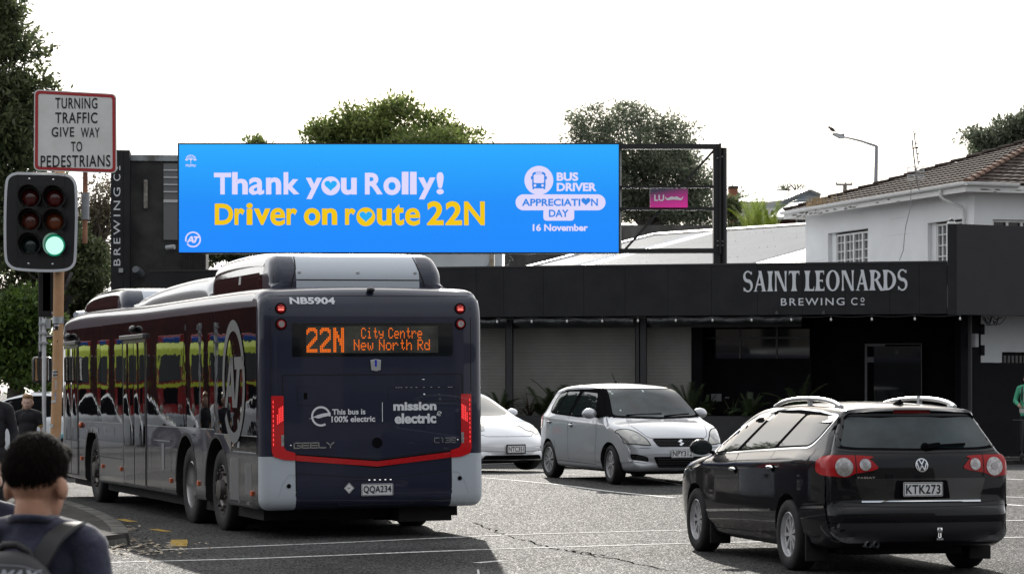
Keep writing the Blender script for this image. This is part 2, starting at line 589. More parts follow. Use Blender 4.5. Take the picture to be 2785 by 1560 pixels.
# ---------------------------------------------------------------- road, pavements, markings
def asphalt_mat():
    m = bpy.data.materials.new('asphalt'); m.use_nodes = True
    t = m.node_tree; b = t.nodes['Principled BSDF']; L = t.links.new
    tc = t.nodes.new('ShaderNodeTexCoord')
    v = t.nodes.new('ShaderNodeTexVoronoi'); v.inputs['Scale'].default_value = 70.0
    st = t.nodes.new('ShaderNodeMapping'); st.inputs['Scale'].default_value = (1, .5, 1); L(tc.outputs['Object'], st.inputs['Vector']); L(st.outputs['Vector'], v.inputs['Vector'])
    big = t.nodes.new('ShaderNodeTexNoise'); big.inputs['Scale'].default_value = 0.35; big.inputs['Detail'].default_value = 7
    L(tc.outputs['Object'], big.inputs['Vector'])
    fine = t.nodes.new('ShaderNodeTexNoise'); fine.inputs['Scale'].default_value = 45; fine.inputs['Detail'].default_value = 3
    L(tc.outputs['Object'], fine.inputs['Vector'])
    r1 = t.nodes.new('ShaderNodeValToRGB')
    r1.color_ramp.elements[0].position = 0.15; r1.color_ramp.elements[0].color = (0.022,0.022,0.023,1)
    r1.color_ramp.elements[1].position = 0.85; r1.color_ramp.elements[1].color = (0.100,0.099,0.098,1)
    sep = t.nodes.new('ShaderNodeSeparateColor'); L(v.outputs['Color'], sep.inputs['Color'])
    L(sep.outputs['Red'], r1.inputs['Fac'])
    r2 = t.nodes.new('ShaderNodeValToRGB')
    r2.color_ramp.elements[0].position = 0.35; r2.color_ramp.elements[0].color = (0.55,0.55,0.55,1)
    r2.color_ramp.elements[1].position = 0.65; r2.color_ramp.elements[1].color = (1.15,1.15,1.15,1)
    L(big.outputs['Fac'], r2.inputs['Fac'])
    mx = t.nodes.new('ShaderNodeMix'); mx.data_type = 'RGBA'; mx.blend_type = 'MULTIPLY'; mx.inputs['Factor'].default_value = 1.0
    L(r1.outputs['Color'], mx.inputs['A']); L(r2.outputs['Color'], mx.inputs['B'])
    L(mx.outputs['Result'], b.inputs['Base Color'])
    ad = t.nodes.new('ShaderNodeMath'); ad.operation = 'MULTIPLY_ADD'; ad.inputs[1].default_value = -1.0
    L(v.outputs['Distance'], ad.inputs[0]); L(fine.outputs['Fac'], ad.inputs[2])
    bp = t.nodes.new('ShaderNodeBump'); bp.inputs['Strength'].default_value = 0.8; bp.inputs['Distance'].default_value = 0.006
    L(ad.outputs['Value'], bp.inputs['Height']); L(bp.outputs['Normal'], b.inputs['Normal'])
    b.inputs['Roughness'].default_value = 0.70
    mp = t.nodes.new('ShaderNodeMapRange'); mp.inputs['From Min'].default_value = .72; mp.inputs['From Max'].default_value = 1.0; mp.inputs['To Min'].default_value = .008; mp.inputs['To Max'].default_value = .18
    L(sep.outputs['Green'], mp.inputs['Value']); L(mp.outputs['Result'], b.inputs['Specular IOR Level'])
    return m
M_['asphalt'] = asphalt_mat()
M_['kerb'] = mat('kerb_stone', (0.10,0.098,0.092), 0.9, var=0.4, vscale=5, bump=0.6, bscale=30, bdist=0.01, spec=.05)
M_['pavement'] = mat('pavement', (0.060,0.058,0.055), 0.9, var=0.4, vscale=1.6, bump=0.7, bscale=45, bdist=0.008, spec=.04)
M_['line'] = mat('road_paint_white', (0.62,0.62,0.60), 0.8, col2=(0.20,0.20,0.20), vscale=22, bump=0.4, bscale=60, bdist=0.003, spec=.08)
M_['yellow'] = mat('road_paint_yellow', (0.50,0.32,0.06), 0.8, col2=(0.16,0.12,0.05), vscale=12, spec=.05)
M_['crack'] = mat('bitumen_crack', (0.012,0.012,0.012), 0.95, spec=.0)

def make_road():
    xs = np.r_[-900, -300, -150, -90, np.arange(-60, 60.1, 0.5), 90, 150, 300, 900]
    ys = np.r_[-300, -60, np.arange(-10, 100.1, 0.5), 140, 220, 400, 1500]
    vs = [(x, y, gh(x, y)) for y in ys for x in xs]; n = len(xs)
    fs = [(j*n+i, j*n+i+1, (j+1)*n+i+1, (j+1)*n+i) for j in range(len(ys)-1) for i in range(n-1)]
    o = MB().add(vs, fs).build('road', M_['asphalt'], smooth=180, fix=False)
    tag(o, kind='structure')
make_road()

def g_at(px, py):
    """where a photo pixel meets the road"""
    Y = 30.0
    k = (px-CX)/FPX
    for _ in range(30):
        Y = (CAMZ - gh(k*Y, Y)) * FPX / (py - HY)
    return Vector((k*Y, Y))

def ground_line(name, pts, w, m=None, off=0.004, step=0.4, ragged=0.0, seed=0):
    P = [Vector(p) for p in pts]; Q = [P[0]]
    for i in range(len(P)-1):
        n = max(1, int((P[i+1]-P[i]).length/step))
        for k in range(1, n+1): Q.append(P[i].lerp(P[i+1], k/n))
    rnd = random.Random(seed); vs = []; fs = []
    for i, p in enumerate(Q):
        t = (Q[min(i+1,len(Q)-1)] - Q[max(i-1,0)]).normalized(); nn = Vector((-t.y, t.x))
        for s in (-1, 1):
            q = p + nn*s*(w/2 + rnd.uniform(-1,1)*ragged)
            vs.append((q.x, q.y, gh(q.x, q.y) + off))
        if i: fs.append((2*i-2, 2*i-1, 2*i+1, 2*i))
    o = MB().add(vs, fs).build(name, m or M_['line'], fix=False)
    return tag(o, kind='structure')

# two thin lines of the pedestrian crossing
ground_line('crossing_line', [g_at(405,1496), g_at(900,1476), g_at(1400,1453), g_at(1850,1441), g_at(2400,1424), g_at(2785,1414)], 0.10, ragged=0.012, seed=1)
ground_line('crossing_line', [g_at(262,1530), g_at(700,1518), g_at(1300,1494), g_at(1860,1477), g_at(2400,1466), g_at(2785,1460)], 0.10, ragged=0.012, seed=2)
ground_line('stop_line', [g_at(1302,1556+8), g_at(1300,1548)], 0.02)
ground_line('lane_dash', [g_at(1296,1530), g_at(1370,1524)], 0.10, ragged=0.012, seed=3)
ground_line('lane_line', [g_at(1308,1298), g_at(1500,1315), g_at(1660,1336), g_at(1835,1353)], 0.11, ragged=0.015, seed=4)
ground_line('lane_line', [g_at(1310,1290), g_at(1500,1288), g_at(1760,1300), g_at(1850,1318)], 0.09, ragged=0.015, seed=5)
ground_line('lane_line', [g_at(2700,1300), g_at(2785,1304)], 0.14, seed=6)
ground_line('lane_line', [g_at(2700,1349), g_at(2785,1352)], 0.10, seed=7)
ground_line('lane_line', [g_at(2735,1371), g_at(2785,1375)], 0.16, seed=8)
ground_line('lane_line', [g_at(1309,1262), g_at(1420,1258)], 0.10, seed=9)
ground_line('kerb_dash', [g_at(326,1411), g_at(362,1418)], 0.12, M_['yellow'], ragged=0.01, seed=11)
ground_line('kerb_dash', [g_at(415,1438), g_at(458,1445)], 0.12, M_['yellow'], ragged=0.01, seed=12)
ground_line('kerb_dash', [g_at(486,1467), g_at(487,1485)], 0.17, M_['yellow'], ragged=0.01, seed=13)
rnd = random.Random(7)
def crack(pts, seed):
    r = random.Random(seed); P = [g_at(*p) for p in pts]; Q = []
    for i in range(len(P)-1):
        for k in range(14):
            q = P[i].lerp(P[i+1], k/14); Q.append((q.x + r.uniform(-.035,.035), q.y + r.uniform(-.12,.12)))
    ground_line('road_crack', Q, 0.022, M_['crack'], off=0.0025, step=5, ragged=0.008, seed=seed)
crack([(1290,1421),(1370,1452),(1500,1490),(1660,1518),(1850,1555)], 21)
crack([(1560,1497),(1640,1511)], 22)

# raised corner on the left with its kerb
def slab(name, poly, h0, m, edge=None, kerbw=0.16):
    mb = MB()
    mb.prism(poly, lambda a, b: (a, b, gh(a,b) - 0.05), lambda a, b: (a, b, gh(a,b) + h0))
    o = mb.build(name, m)
    return tag(o, kind='structure')
CORNER = [(-3.98,26.55),(-4.12,27.4),(-4.55,29.4),(-5.35,32.4),(-6.75,36.6),(-8.4,40.6),(-11.0,43.4),(-14.5,45.0),(-40,48.5),(-40,22.6),(-12,23.0),(-7.2,23.6),(-5.3,24.4),(-4.3,25.5)]
slab('pavement', CORNER, 0.12, M_['pavement'])
def kerb(name, pts, h, w=0.17):
    P = curve2(pts, 0.3); mb = MB(); vs = []; n = len(P)
    for i in range(n):
        t = P[min(i+1,n-1)] - P[max(i-1,0)]; t = t/np.linalg.norm(t); nn = np.array([-t[1], t[0]])
        a = P[i]; b = P[i] + nn*w; g = gh(a[0], a[1])
        o = P[i] - nn*0.025
        vs += [(o[0],o[1],g-0.05),(a[0],a[1],g+h),(b[0],b[1],g+h),(b[0],b[1],g-0.05)]
    fs = []
    for i in range(n-1):
        for k in range(3): fs.append((i*4+k, i*4+k+1, (i+1)*4+k+1, (i+1)*4+k))
    fs += [(0,1,2,3), (4*n-1,4*n-2,4*n-3,4*n-4)]
    return tag(mb.add(vs, fs).build(name, M_['kerb']), kind='structure')
kerb('kerb', [(p[0]+0.02, p[1]) for p in CORNER[:8]], 0.126)
kerb('kerb', [(-7.2,23.56),(-5.3,24.36),(-4.3,25.46),(-3.97,26.5)], 0.07)
# fallen leaves and grit that gather in the gutter
def litter():
    r = random.Random(3); mb = MB()
    for i in range(420):
        t = r.random()
        if i < 300:
            c = Vector((-3.98,26.4)).lerp(Vector((-3.5,24.9)), t) + Vector((r.gauss(0,.28), r.gauss(0,.45)))
        else:
            c = Vector((-4.0,27)).lerp(Vector((-5.2,32)), t) + Vector((abs(r.gauss(0,.14))+.02, 0))
        s = r.uniform(.012,.045); a = r.uniform(0,6.3); z = gh(c.x,c.y)+r.uniform(.008,.02)
        u = Vector((math.cos(a), math.sin(a), r.uniform(-.3,.3)))*s; v = Vector((-math.sin(a), math.cos(a), r.uniform(-.3,.3)))*s*.45
        p = Vector((c.x,c.y,z+abs(u.z)+abs(v.z)))
        mb.add([p-u, p-v, p+u, p+v], [(0,1,2,3)])
    m = mat('dry_leaf', (0.16,0.11,0.06), 0.8, col2=(0.33,0.29,0.22), vscale=3)
    tag(mb.build('leaf_litter', m, fix=False), 'dry brown leaf litter gathered in the gutter at the kerb corner', 'leaf litter', kind='stuff')
litter()
# ---------------------------------------------------------------- the black corner bar
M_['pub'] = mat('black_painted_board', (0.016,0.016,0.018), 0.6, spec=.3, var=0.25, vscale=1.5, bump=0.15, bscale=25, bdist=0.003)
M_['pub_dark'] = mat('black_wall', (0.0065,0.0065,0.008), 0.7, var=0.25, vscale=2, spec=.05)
M_['shutter'] = mat('roller_shutter', (0.20,0.197,0.178), 0.6, var=0.10, vscale=1.2)
M_['white_wall'] = mat('white_plaster', (0.72,0.74,0.76), 0.8, var=0.05, vscale=1.3, bump=0.15, bscale=14)
M_['glass_dark'] = mat('dark_glass', (0.006,0.007,0.008), 0.03, spec=0.6)
M_['vinyl'] = mat('clear_vinyl', (0.03,0.034,0.036), 0.12, spec=0.8, bump=1.0, bscale=9, bdist=0.05)
M_['bulb'] = mat('bulb_glass', (0.75,0.74,0.70), 0.1, spec=0.8)
M_['alu'] = mat('aluminium', (0.5,0.51,0.52), 0.4, 0.7)

PC, PA = (9.54, 55.2), R(-14.0)
pub = thing('bar_building', 'long low black bar with white lettering on its fascia and shutters below', 'building', (PC[0], PC[1], 0), PA)
def PX(px, py, d=0.0): return onplane(px, py, PC, PA, d)
FZ0, FZ1 = 3.23, 4.33
XL = -18.5
fa = MB()
xs = [PX(p, 800)[0] for p in (1180, 1295, 1370, 1478, 1588, 1700, 1817, 1935, 2060, 2182, 2300, 2420, 2500)]
edges = [XL] + sorted(xs) + [PX(2576, 700)[0]]
for a, b in zip(edges[:-1], edges[1:]):
    fa.box(a+0.003, b-0.003, 0, 0.10, FZ0, FZ1)
fa.build('fascia', M_['pub'], pub)
MB().box(XL, PX(2576,700)[0], -0.012, 0.14, FZ1, FZ1+0.035).build('fascia_capping', mat('capping', (0.03,0.03,0.033), 0.4), pub)
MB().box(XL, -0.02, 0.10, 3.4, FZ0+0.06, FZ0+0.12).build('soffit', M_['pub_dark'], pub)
MB().box(XL, -0.02, 0.14, 9.0, FZ1-0.12, FZ1-0.04).build('verandah_roof', M_['pub'], pub)
# raised corner turret: a short return in line with the fascia and the side face
tx0 = PX(2577, 700)[0]; tz1 = 5.15
A2 = R(27.0) - PA
tw = MB()
tw.box(tx0, 0.0, -0.02, 0.30, FZ0-0.02, tz1)
tw.build('corner_parapet', M_['pub'], pub)
Mr = Matrix.Translation((0.0, -0.02, 0)) @ Matrix.Rotation(A2, 4, 'Z')
MB().box(0.002, 7.0, 0.0, 0.30, FZ0-0.02, tz1, 0, Mr).build('side_parapet', mat('black_side_board', (0.013,0.013,0.0155), 0.6, var=0.15, vscale=2), pub)
MB().box(0.3, 7.0, 0.30, 3.0, FZ0+0.03, FZ0+0.10, 0, Mr).build('side_soffit', M_['pub'], pub)
# wall behind the verandah
DW = 2.6
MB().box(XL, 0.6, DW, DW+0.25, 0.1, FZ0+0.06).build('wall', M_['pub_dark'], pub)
for i, (a, b) in enumerate(((1190, 1374), (1392, 1727), (1757, 1880))):
    x0, x1 = PX(a, 900, 1.0)[0], PX(b, 900, 1.0)[0]
    z1 = PX(a, 890, 1.0)[1] + 0.02
    mb = MB(); z = 0.25; n = 0
    while z < z1:
        zz = min(z + 0.075, z1)
        vs = []
        for k, (yo, f) in enumerate(((0.0, 0.0), (-0.003, 0.25), (-0.0035, 0.6), (0.0, 0.97), (0.0, 1.0))):
            vs += [(x0, 1.0+yo, z+(zz-z)*f), (x1, 1.0+yo, z+(zz-z)*f)]
        mb.add(vs, [(2*q, 2*q+1, 2*q+3, 2*q+2) for q in range(4)])
        z = zz
    mb.box(x0, x1, 1.02, 1.04, 0.25, z1)
    mb.build('roller_shutter', M_['shutter'], pub, fix=False)
hx0, hx1 = PX(1190, 890, 0.9)[0], PX(2180, 890, 0.9)[0]
hz = PX(1500, 892, 0.9)[1]
MB().box(hx0, hx1, 0.85, 1.12, hz, FZ0+0.05).build('shutter_head', M_['satin_black'], pub)
def post(a, b, d, name='post', w=None):
    x0, x1 = PX(a, 900, d)[0], PX(b, 900, d)[0]
    MB().box(x0, x1, d, d + min(0.14, x1-x0), 0.2, FZ0+0.05).build(name, mat('post_black', (0.022,0.022,0.026), 0.4), pub, bevel=0.006)
post(1376, 1393, 0.55); post(1729, 1738, 0.55); post(1741, 1757, 0.55)
bx0 = PX(1880, 900, 0.9)[0]; bx1 = PX(1908, 900, 0.9)[0]
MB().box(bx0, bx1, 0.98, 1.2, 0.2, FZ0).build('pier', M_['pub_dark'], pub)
# window of the bar, with glazing bars
wx0, wz0 = PX(1908, 975, 1.9); wx1, wz1 = PX(2202, 884, 1.9)
MB().box(wx0, wx1, 1.90, 1.92, wz0, wz1).build('window', M_['glass_dark'], pub)
MB().box(wx0-0.3, wx1+0.04, 1.86, 2.02, 0.2, wz0).build('wall_panel', M_['pub_dark'], pub)
wf = MB()
for f in (0.36, 0.7): wf.box(wx0+(wx1-wx0)*f-.02, wx0+(wx1-wx0)*f+.02, 1.87, 1.899, wz0, wz1)
wf.box(wx0, wx1, 1.86, 1.898, wz0+(wz1-wz0)*.6, wz0+(wz1-wz0)*.6+.04)
wf.build('window_bar', M_['satin_black'], pub)
# door: thin pale frame with a leaf of dark glass
dx0, dz1 = PX(2352, 934, 2.3); dx1 = PX(2507, 934, 2.3)[0]
df = MB(); w = 0.016
df.box(dx0, dx1, 2.30, 2.33, dz1-w, dz1); df.box(dx1-w, dx1, 2.30, 2.33, 0.35, dz1-w); 
df.box(dx0, dx0+.05, 2.30, 2.33, 0.35, dz1-w); df.box(dx0+.05, dx0+.2, 2.31, 2.33, dz1-.42, dz1-.30); df.box(dx0+.05, dx0+.45, 2.31, 2.33, dz1-.06, dz1-w)
dr = MB().box(dx0+.2, dx1-w, 2.335, 2.36, 0.35, dz1-.06).build('door', M_['glass_dark'], pub)
df.build('door_frame', mat('grey_frame', (0.10,0.10,0.105), 0.5), dr)
# rolled clear blinds under the fascia
for a, b in ((1190, 1376), (1395, 1722), (1760, 2178)):
    x0, x1 = PX(a, 870)[0], PX(b, 870)[0]
    r = random.Random(a); mb = MB(); pts = []; n = max(8, int((x1-x0)/0.12))
    ph = r.uniform(0, 6)
    for i in range(n+1):
        x = x0 + (x1-x0)*i/n
        pts.append((x, 0.12 + 0.012*math.sin(i*1.7+ph), FZ0-.10 + 0.014*math.sin(i*0.9+ph) + r.uniform(-.008,.008)))
    mb.tube(pts, [0.075 + r.uniform(-.008,.01) for _ in pts], 12)
    mb.build('rolled_blind', M_['vinyl'], pub, smooth=60)
# festoon lights along the fascia
fl = thing('festoon_lights', 'string of small clear bulbs hanging under the black fascia', 'string lights', (PC[0], PC[1], 0), PA)
wire = MB(); prev = None
for px in (1352, 1446, 1542, 1638, 1735, 1838, 1938, 2044, 2152, 2260, 2371, 2488, 2611):
    x, z = PX(px, 866, -0.02); z = FZ0 - 0.03
    if prev is not None:
        wire.tube([(prev + (x-prev)*k/6, -0.02, z - 0.03*math.sin(math.pi*k/6)) for k in range(7)], 0.006, 5)
    prev = x
    b = MB().lathe([(0.0,-0.115),(0.016,-0.108),(0.025,-0.088),(0.022,-0.065),(0.012,-0.045),(0.0,-0.045)], Matrix.Translation((x,-0.02,z)), 12)
    bo = b.build('bulb', M_['bulb'], fl, smooth=60)
    MB().lathe([(0.0,0.0),(0.015,0.0),(0.015,-0.046),(0.0,-0.046)], Matrix.Translation((x,-0.02,z)), 10).build('bulb_holder', M_['satin_black'], bo)
wire.build('cable', M_['black'], fl)
# the two small spotlights over the letters
for px in (2113, 2240):
    x, z = PX(px, 850, -0.1)
    s = thing('spotlight', ('left' if px < 2200 else 'right') + ' one of the two small black spotlights under the white lettering', 'spotlight', (0,0,0))
    s.location = Matrix.Translation((PC[0], PC[1], 0)) @ Matrix.Rotation(PA, 4, 'Z') @ Vector((x, -0.10, z)); s.rotation_euler = (0,0,PA)
    s['group'] = 'spotlights under the fascia'
    MB().lathe([(0,0.04),(0.03,0.04),(0.045,-0.03),(0.04,-0.03),(0.0,-0.02)], None, 14).build('lamp_head', M_['satin_black'], s, smooth=40)
    MB().lathe([(0,-0.021),(0.03,-0.028)], None, 14).build('lens', M_['bulb'], s)
    MB().bar((0,0,0.03),(0,0.10,0.05),0.015,0.015).build('bracket', M_['satin_black'], s)
# notices
nx0, nz0 = PX(1934, 1090, 1.84); nx1, nz1 = PX(1962, 1070, 1.84)
MB().box(nx0, nx1, 1.842, 1.852, nz0, nz1).build('notice', mat('notice_grey', (0.22,0.22,0.22), 0.6), pub)
nx0, nz0 = PX(1972, 1083, 1.84); nx1, nz1 = PX(1983, 1078, 1.84)
MB().box(nx0, nx1, 1.842, 1.852, nz0, nz1).build('notice', mat('notice_dim', (0.12,0.12,0.12), 0.6), pub)

# wall at the side of the corner: white above, black below, with toothed quoins
SC = Matrix.Translation((PC[0], PC[1], 0)) @ Matrix.Rotation(PA, 4, 'Z') @ Matrix.Translation((0.0, -0.02, 0)) @ Matrix.Rotation(A2, 4, 'Z')
so = SC @ Vector((0,0,0)); sa = PA + A2
def SX(px, py, d=1.4): return onplane(px, py, (so.x, so.y), sa, d)
side = MB()
x0, z0 = SX(2667, 985); x1 = SX(2725, 985)[0]; zt = FZ0 + 0.05; zm = SX(2725, 956)[1]
W = MB()
W.box(x0, x1, 1.40, 1.60, z0, zt, 0, Mr); W.box(x1, 7.0, 1.40, 1.60, zm, zt, 0, Mr)
W.build('white_wall', M_['white_wall'], pub)
D = MB(); D.box(x0-0.55, x0, 1.39, 1.60, 0.1, zt, 0, Mr)
D.box(x0, 7.0, 1.41, 1.61, 0.1, z0-0.004, 0, Mr); D.box(x1+.003, 7.0, 1.55, 1.62, z0, zm-0.003, 0, Mr)
for a, b in ((881, 909), (938, 966)):
    D.box(x0-0.02, SX(2676, 900)[0], 1.37, 1.399, SX(2670, b)[1], SX(2670, a)[1], 0, Mr)
D.build('black_wall', mat('black_wall_side', (0.008,0.008,0.011), 0.6, spec=.12, var=0.2, vscale=2, bump=0.4, bscale=8, bdist=0.004), pub)
lg = MB()
lw0 = SX(2728, 1018)[0]; 
for i in range(16):
    a = lw0 + i*0.11
    lg.box(a, a+0.012, 1.52, 1.545, SX(2728,1016)[1], SX(2728,966)[1], 0, Mr)
lg.box(lw0, 7.0, 1.52, 1.546, SX(2728,1003)[1], SX(2728,1002)[1], 0, Mr)
win = MB().box(lw0, 7.0, 1.546, 1.549, SX(2728,1016)[1], SX(2728,966)[1], 0, Mr).build('leadlight_window', M_['glass_dark'], pub)
lg.build('lead_bar', mat('lead', (0.06,0.06,0.06), 0.5), win)
# box sensor, drainpipe, cables
x, z = SX(2659, 925, 1.2)
sb = MB().box(x-0.05, x+0.05, 1.22, 1.38, z-0.15, z+0.15, 0, Mr).build('utility_box', mat('box_white', (0.62,0.62,0.66), 0.5), pub, bevel=0.015)
xp = SX(2645, 900, 1.0)[0]
MB().tube([Mr @ Vector((xp, 1.1, 0.1)), Mr @ Vector((xp, 1.1, FZ0+0.05))], 0.05, 10).build('corner_post', mat('post_dark', (0.02,0.021,0.026), 0.4), pub, smooth=60)
ca = MB(); r = random.Random(5)
for i in range(7):
    a = SX(2668 + r.uniform(0,45), 870, 1.2)[0]; b = a + r.uniform(0.15, 0.5); dz = r.uniform(0.05, 0.2)
    ca.tube([Mr @ Vector((a+(b-a)*k/10, 1.2 + r.uniform(0,.02), FZ0 - 0.01 - dz*math.sin(math.pi*k/10))) for k in range(11)], 0.009, 5)
ca.build('loose_cable', M_['black'], pub)
x, z = SX(2700, 870, 0.7)
b = MB().lathe([(0.0,-0.115),(0.016,-0.108),(0.025,-0.088),(0.022,-0.065),(0.012,-0.045),(0.0,-0.045)], Mr @ Matrix.Translation((x, 0.7, FZ0)), 12).build('bulb', M_['bulb'], pub, smooth=60)

# ---- lettering on the fascia: flared serif capitals drawn as outlines
def serif_word(word, x0, x1, z0, z1, f):
    mb = MB(); n = [0]
    def put(poly):
        n[0] += 1
        d = 0.0006*(n[0] % 4)
        mb.add([f(a, b) + Vector((0, -d, 0)) for a, b in poly], [tuple(range(len(poly)))])
    def stem(x, w, b=0.0, t=1.0, lean=0.0, sb=1, st=1):
        m = (b+t)/2; h = (t-b); q = w*0.62
        L_ = []; R_ = []
        for k in range(11):
            v = k/10; fl = abs(2*v-1)**3.2
            e = q*fl*((sb if v < .5 else st))
            cx = x + lean*(v)
            L_.append((cx - w/2 - e*0.75, b+h*v)); R_.append((cx + w/2 + e*0.75, b+h*v))
        put(L_ + R_[::-1])
    def arm(xa, xb, z, t, tip=0.10, up=1):
        # bar with a flared tip
        put([(xa, z), (xb-0.03, z), (xb, z - tip*(1 if up >= 0 else 0) + (0)), (xb+0.02, z - tip*(1 if up>=0 else 0)), (xb+0.02, z+t+tip*(1 if up<=0 else 0)), (xb, z+t+tip*(1 if up<=0 else 0)), (xb-0.03, z+t), (xa, z+t)])
    def bowl(cx, cz, rx, rz, w, thin, a0, a1):
        vs = []; N = 28
        o = []; i_ = []
        for k in range(N+1):
            q = R(a0+(a1-a0)*k/N); c, s = math.cos(q), math.sin(q)
            o.append((cx+rx*c, cz+rz*s)); i_.append((cx+(rx-w)*c, cz+(rz-thin)*s))
        for k in range(N):
            vs = [o[k], o[k+1], i_[k+1], i_[k]]
            mb.add([f(a, b) for a, b in vs], [(0,1,2,3)])
    W = 0.17
    adv = {'S':.56,'A':.74,'I':.34,'N':.78,'T':.64,' ':.22,'L':.56,'E':.54,'O':.80,'R':.68,'D':.76}
    tot = sum(adv[c] for c in word); sx = (x1-x0)/tot; pen = 0.0
    f0 = f
    def mk(pen):
        return lambda a, b: f0(x0 + (pen+a)*sx, z0 + b*(z1-z0))
    for c in word:
        f = mk(pen)
        a = adv[c]
        if c == 'I': stem(a/2, W*.95)
        elif c == 'N':
            stem(.13, .07); stem(a-.13, .07)
            put([(.10,1.0),(.10+.19,1.0),(a-.10,0.0),(a-.12,-0.02),(a-.22,0.0)])
        elif c == 'T':
            stem(a/2, W); arm(a/2, a-.06, .90, .10, .10, 1); put([(a/2,.90),(a/2,1.0),(.06,1.0),(.04,1.0),(.04,.80),(.06,.80),(.09,.90)])
        elif c == 'L':
            stem(.16, W); arm(.16, a-.06, 0.0, .09, .13, -1)
        elif c == 'E':
            stem(.16, W); arm(.16, a-.06, 0.0, .09, .11, -1); arm(.16, a-.08, .91, .09, .11, 1); arm(.16, a-.14, .47, .08, .05, 1)
        elif c == 'A':
            put([(.28,1.02),(.44,1.02),(a-.09,.06),(a-.01,0),(a-.31,0),(a-.25,.06)])
            put([(.33,.96),(.40,.90),(.17,.06),(.25,0),(.02,0),(.09,.06)]); put([(.18,.30),(a-.24,.30),(a-.26,.38),(.20,.38)])
        elif c == 'O':
            bowl(a/2, .5, a/2-.04, .52, W, .07, 0, 360)
        elif c == 'D':
            stem(.16, W, sb=.8, st=.8); bowl(.20, .5, a-.25, .50, W, .075, -90, 90)
        elif c == 'R':
            stem(.16, W); bowl(.22, .735, .36, .265, W*.9, .075, -90, 90)
            put([(.30,.50),(.44,.52),(a+.03,.05),(a+.10,-.02),(a-.10,-.02),(a-.16,.06)])
        elif c == 'S':
            cx = a/2
            pts = []
            for k in range(15):
                q = R(25 + k*(270-25)/14); pts.append((cx + .19*math.cos(q), .76 + .235*math.sin(q), .05 + .055*math.sin(math.pi*k/14)))
            low = []
            for k in range(15):
                q = R(90 - k*(90+155)/14); low.append((cx + .205*math.cos(q), .265 + .26*math.sin(q), .05 + .055*math.sin(math.pi*(14-k)/14)))
            P = pts + low[1:]
            P = [(x, z, w) for x, z, w in P]
            for k in range(len(P)-1):
                (xa,za,wa),(xb,zb,wb) = P[k], P[k+1]
                tx, tz = xb-xa, zb-za; l = math.hypot(tx,tz) or 1; nx, nz = -tz/l, tx/l
                if k == 0: pn = (nx, nz)
                mm = 0.035 + 0.05*math.exp(-((k-14)/6.0)**2)
                m2 = 0.035 + 0.05*math.exp(-((k+1-14)/6.0)**2)
                put([(xa+pn[0]*mm, za+pn[1]*mm), (xb+nx*m2, zb+nz*m2), (xb-nx*m2, zb-nz*m2), (xa-pn[0]*mm, za-pn[1]*mm)]); pn = (nx, nz)
            put([(cx+.15,.84),(cx+.22,.84),(cx+.20,1.0),(cx+.16,.96),(cx+.10,.93)]); put([(cx-.17,.18),(cx-.235,.20),(cx-.21,-.01),(cx-.17,.05),(cx-.09,.07)])
        pen += a
    return mb
x0, zb = PX(2020, 794); x1, _ = PX(2469, 786); zt = PX(2020, 741)[1]
zb = PX(2240, 790.5)[1]; zt = PX(2240, 735.5)[1]
serif_word('SAINT LEONARDS', x0, x1, zb, zt, lambda a, b: Vector((a, -0.012, b))).build('lettering', M_['white_letter'], pub, fix=False)
fpub = face_y(-0.012)
bx0, bz0 = PX(2124, 831); bx1, bz1 = PX(2297, 811)
bz0 = PX(2210, 830)[1]; bz1 = PX(2210, 810)[1]
put_text('BREWING', bx0, bx1, bz0, bz1, fpub, M_['white_letter'], pub, 0.006, space=1.25)
cx0 = PX(2315, 820)[0]; cx1 = PX(2332, 820)[0]
put_text('C', cx0, cx1, bz0, bz1, fpub, M_['white_letter'], pub, 0.006)
ox = PX(2346, 815)[0]; rr = (bz1-bz0)*0.30
ob = MB(); arc_band(ob, ox, bz1-rr, rr*0.62, rr, 0, 360, fpub, 28, 0.85); flat(ob, [(ox-rr*.85,bz0),(ox+rr*.85,bz0),(ox+rr*.85,bz0+.022),(ox-rr*.85,bz0+.022)], fpub)
ob.build('lettering', M_['white_letter'], pub, fix=False)
# planter wall with plants in front of the shutters: plants come later
px0, px1 = PX(1190, 1130, 0.2)[0], PX(2100, 1130, 0.2)[0]
pl = thing('planter_wall', 'low dark planter wall in front of the bar shutters', 'planter', (PC[0], PC[1], 0), PA)
MB().box(px0, px1, 0.15, 0.27, 0.15, 1.02).build('planter_front', mat('planter', (0.02,0.02,0.022), 0.6, var=0.25, vscale=3), pl)
MB().box(px0, px1, 0.27, 0.85, 0.15, 0.93).build('soil', mat('soil', (0.02,0.016,0.012), 0.95), pl)
# far pavement along the bar
q = lambda x, d: (PC[0] + x*math.cos(PA) - d*math.sin(PA), PC[1] + x*math.sin(PA) + d*math.cos(PA))
FP = [q(-19, -1.0), q(-0.4, -1.0), q(0.6, -0.8), (14.4, 56.3), (48, 72.0), (48, 95), (0, 95), q(-19, 12)]
slab('pavement', FP, 0.08, M_['pavement'])
MB().add([(a, b, gh(a,b)+z) for (a,b) in FP[:5] for z in (-0.02, 0.088)] + [(a+0.02, b+0.2, gh(a,b)+0.088) for (a,b) in FP[:5]],
         [(2*i, 2*i+2, 2*i+3, 2*i+1) for i in range(4)] + [(2*i+1, 2*i+3, 10+i+1, 10+i) for i in range(4)]).build('kerb', M_['kerb'])
bpy.data.objects['kerb.002']['kind'] = 'structure'
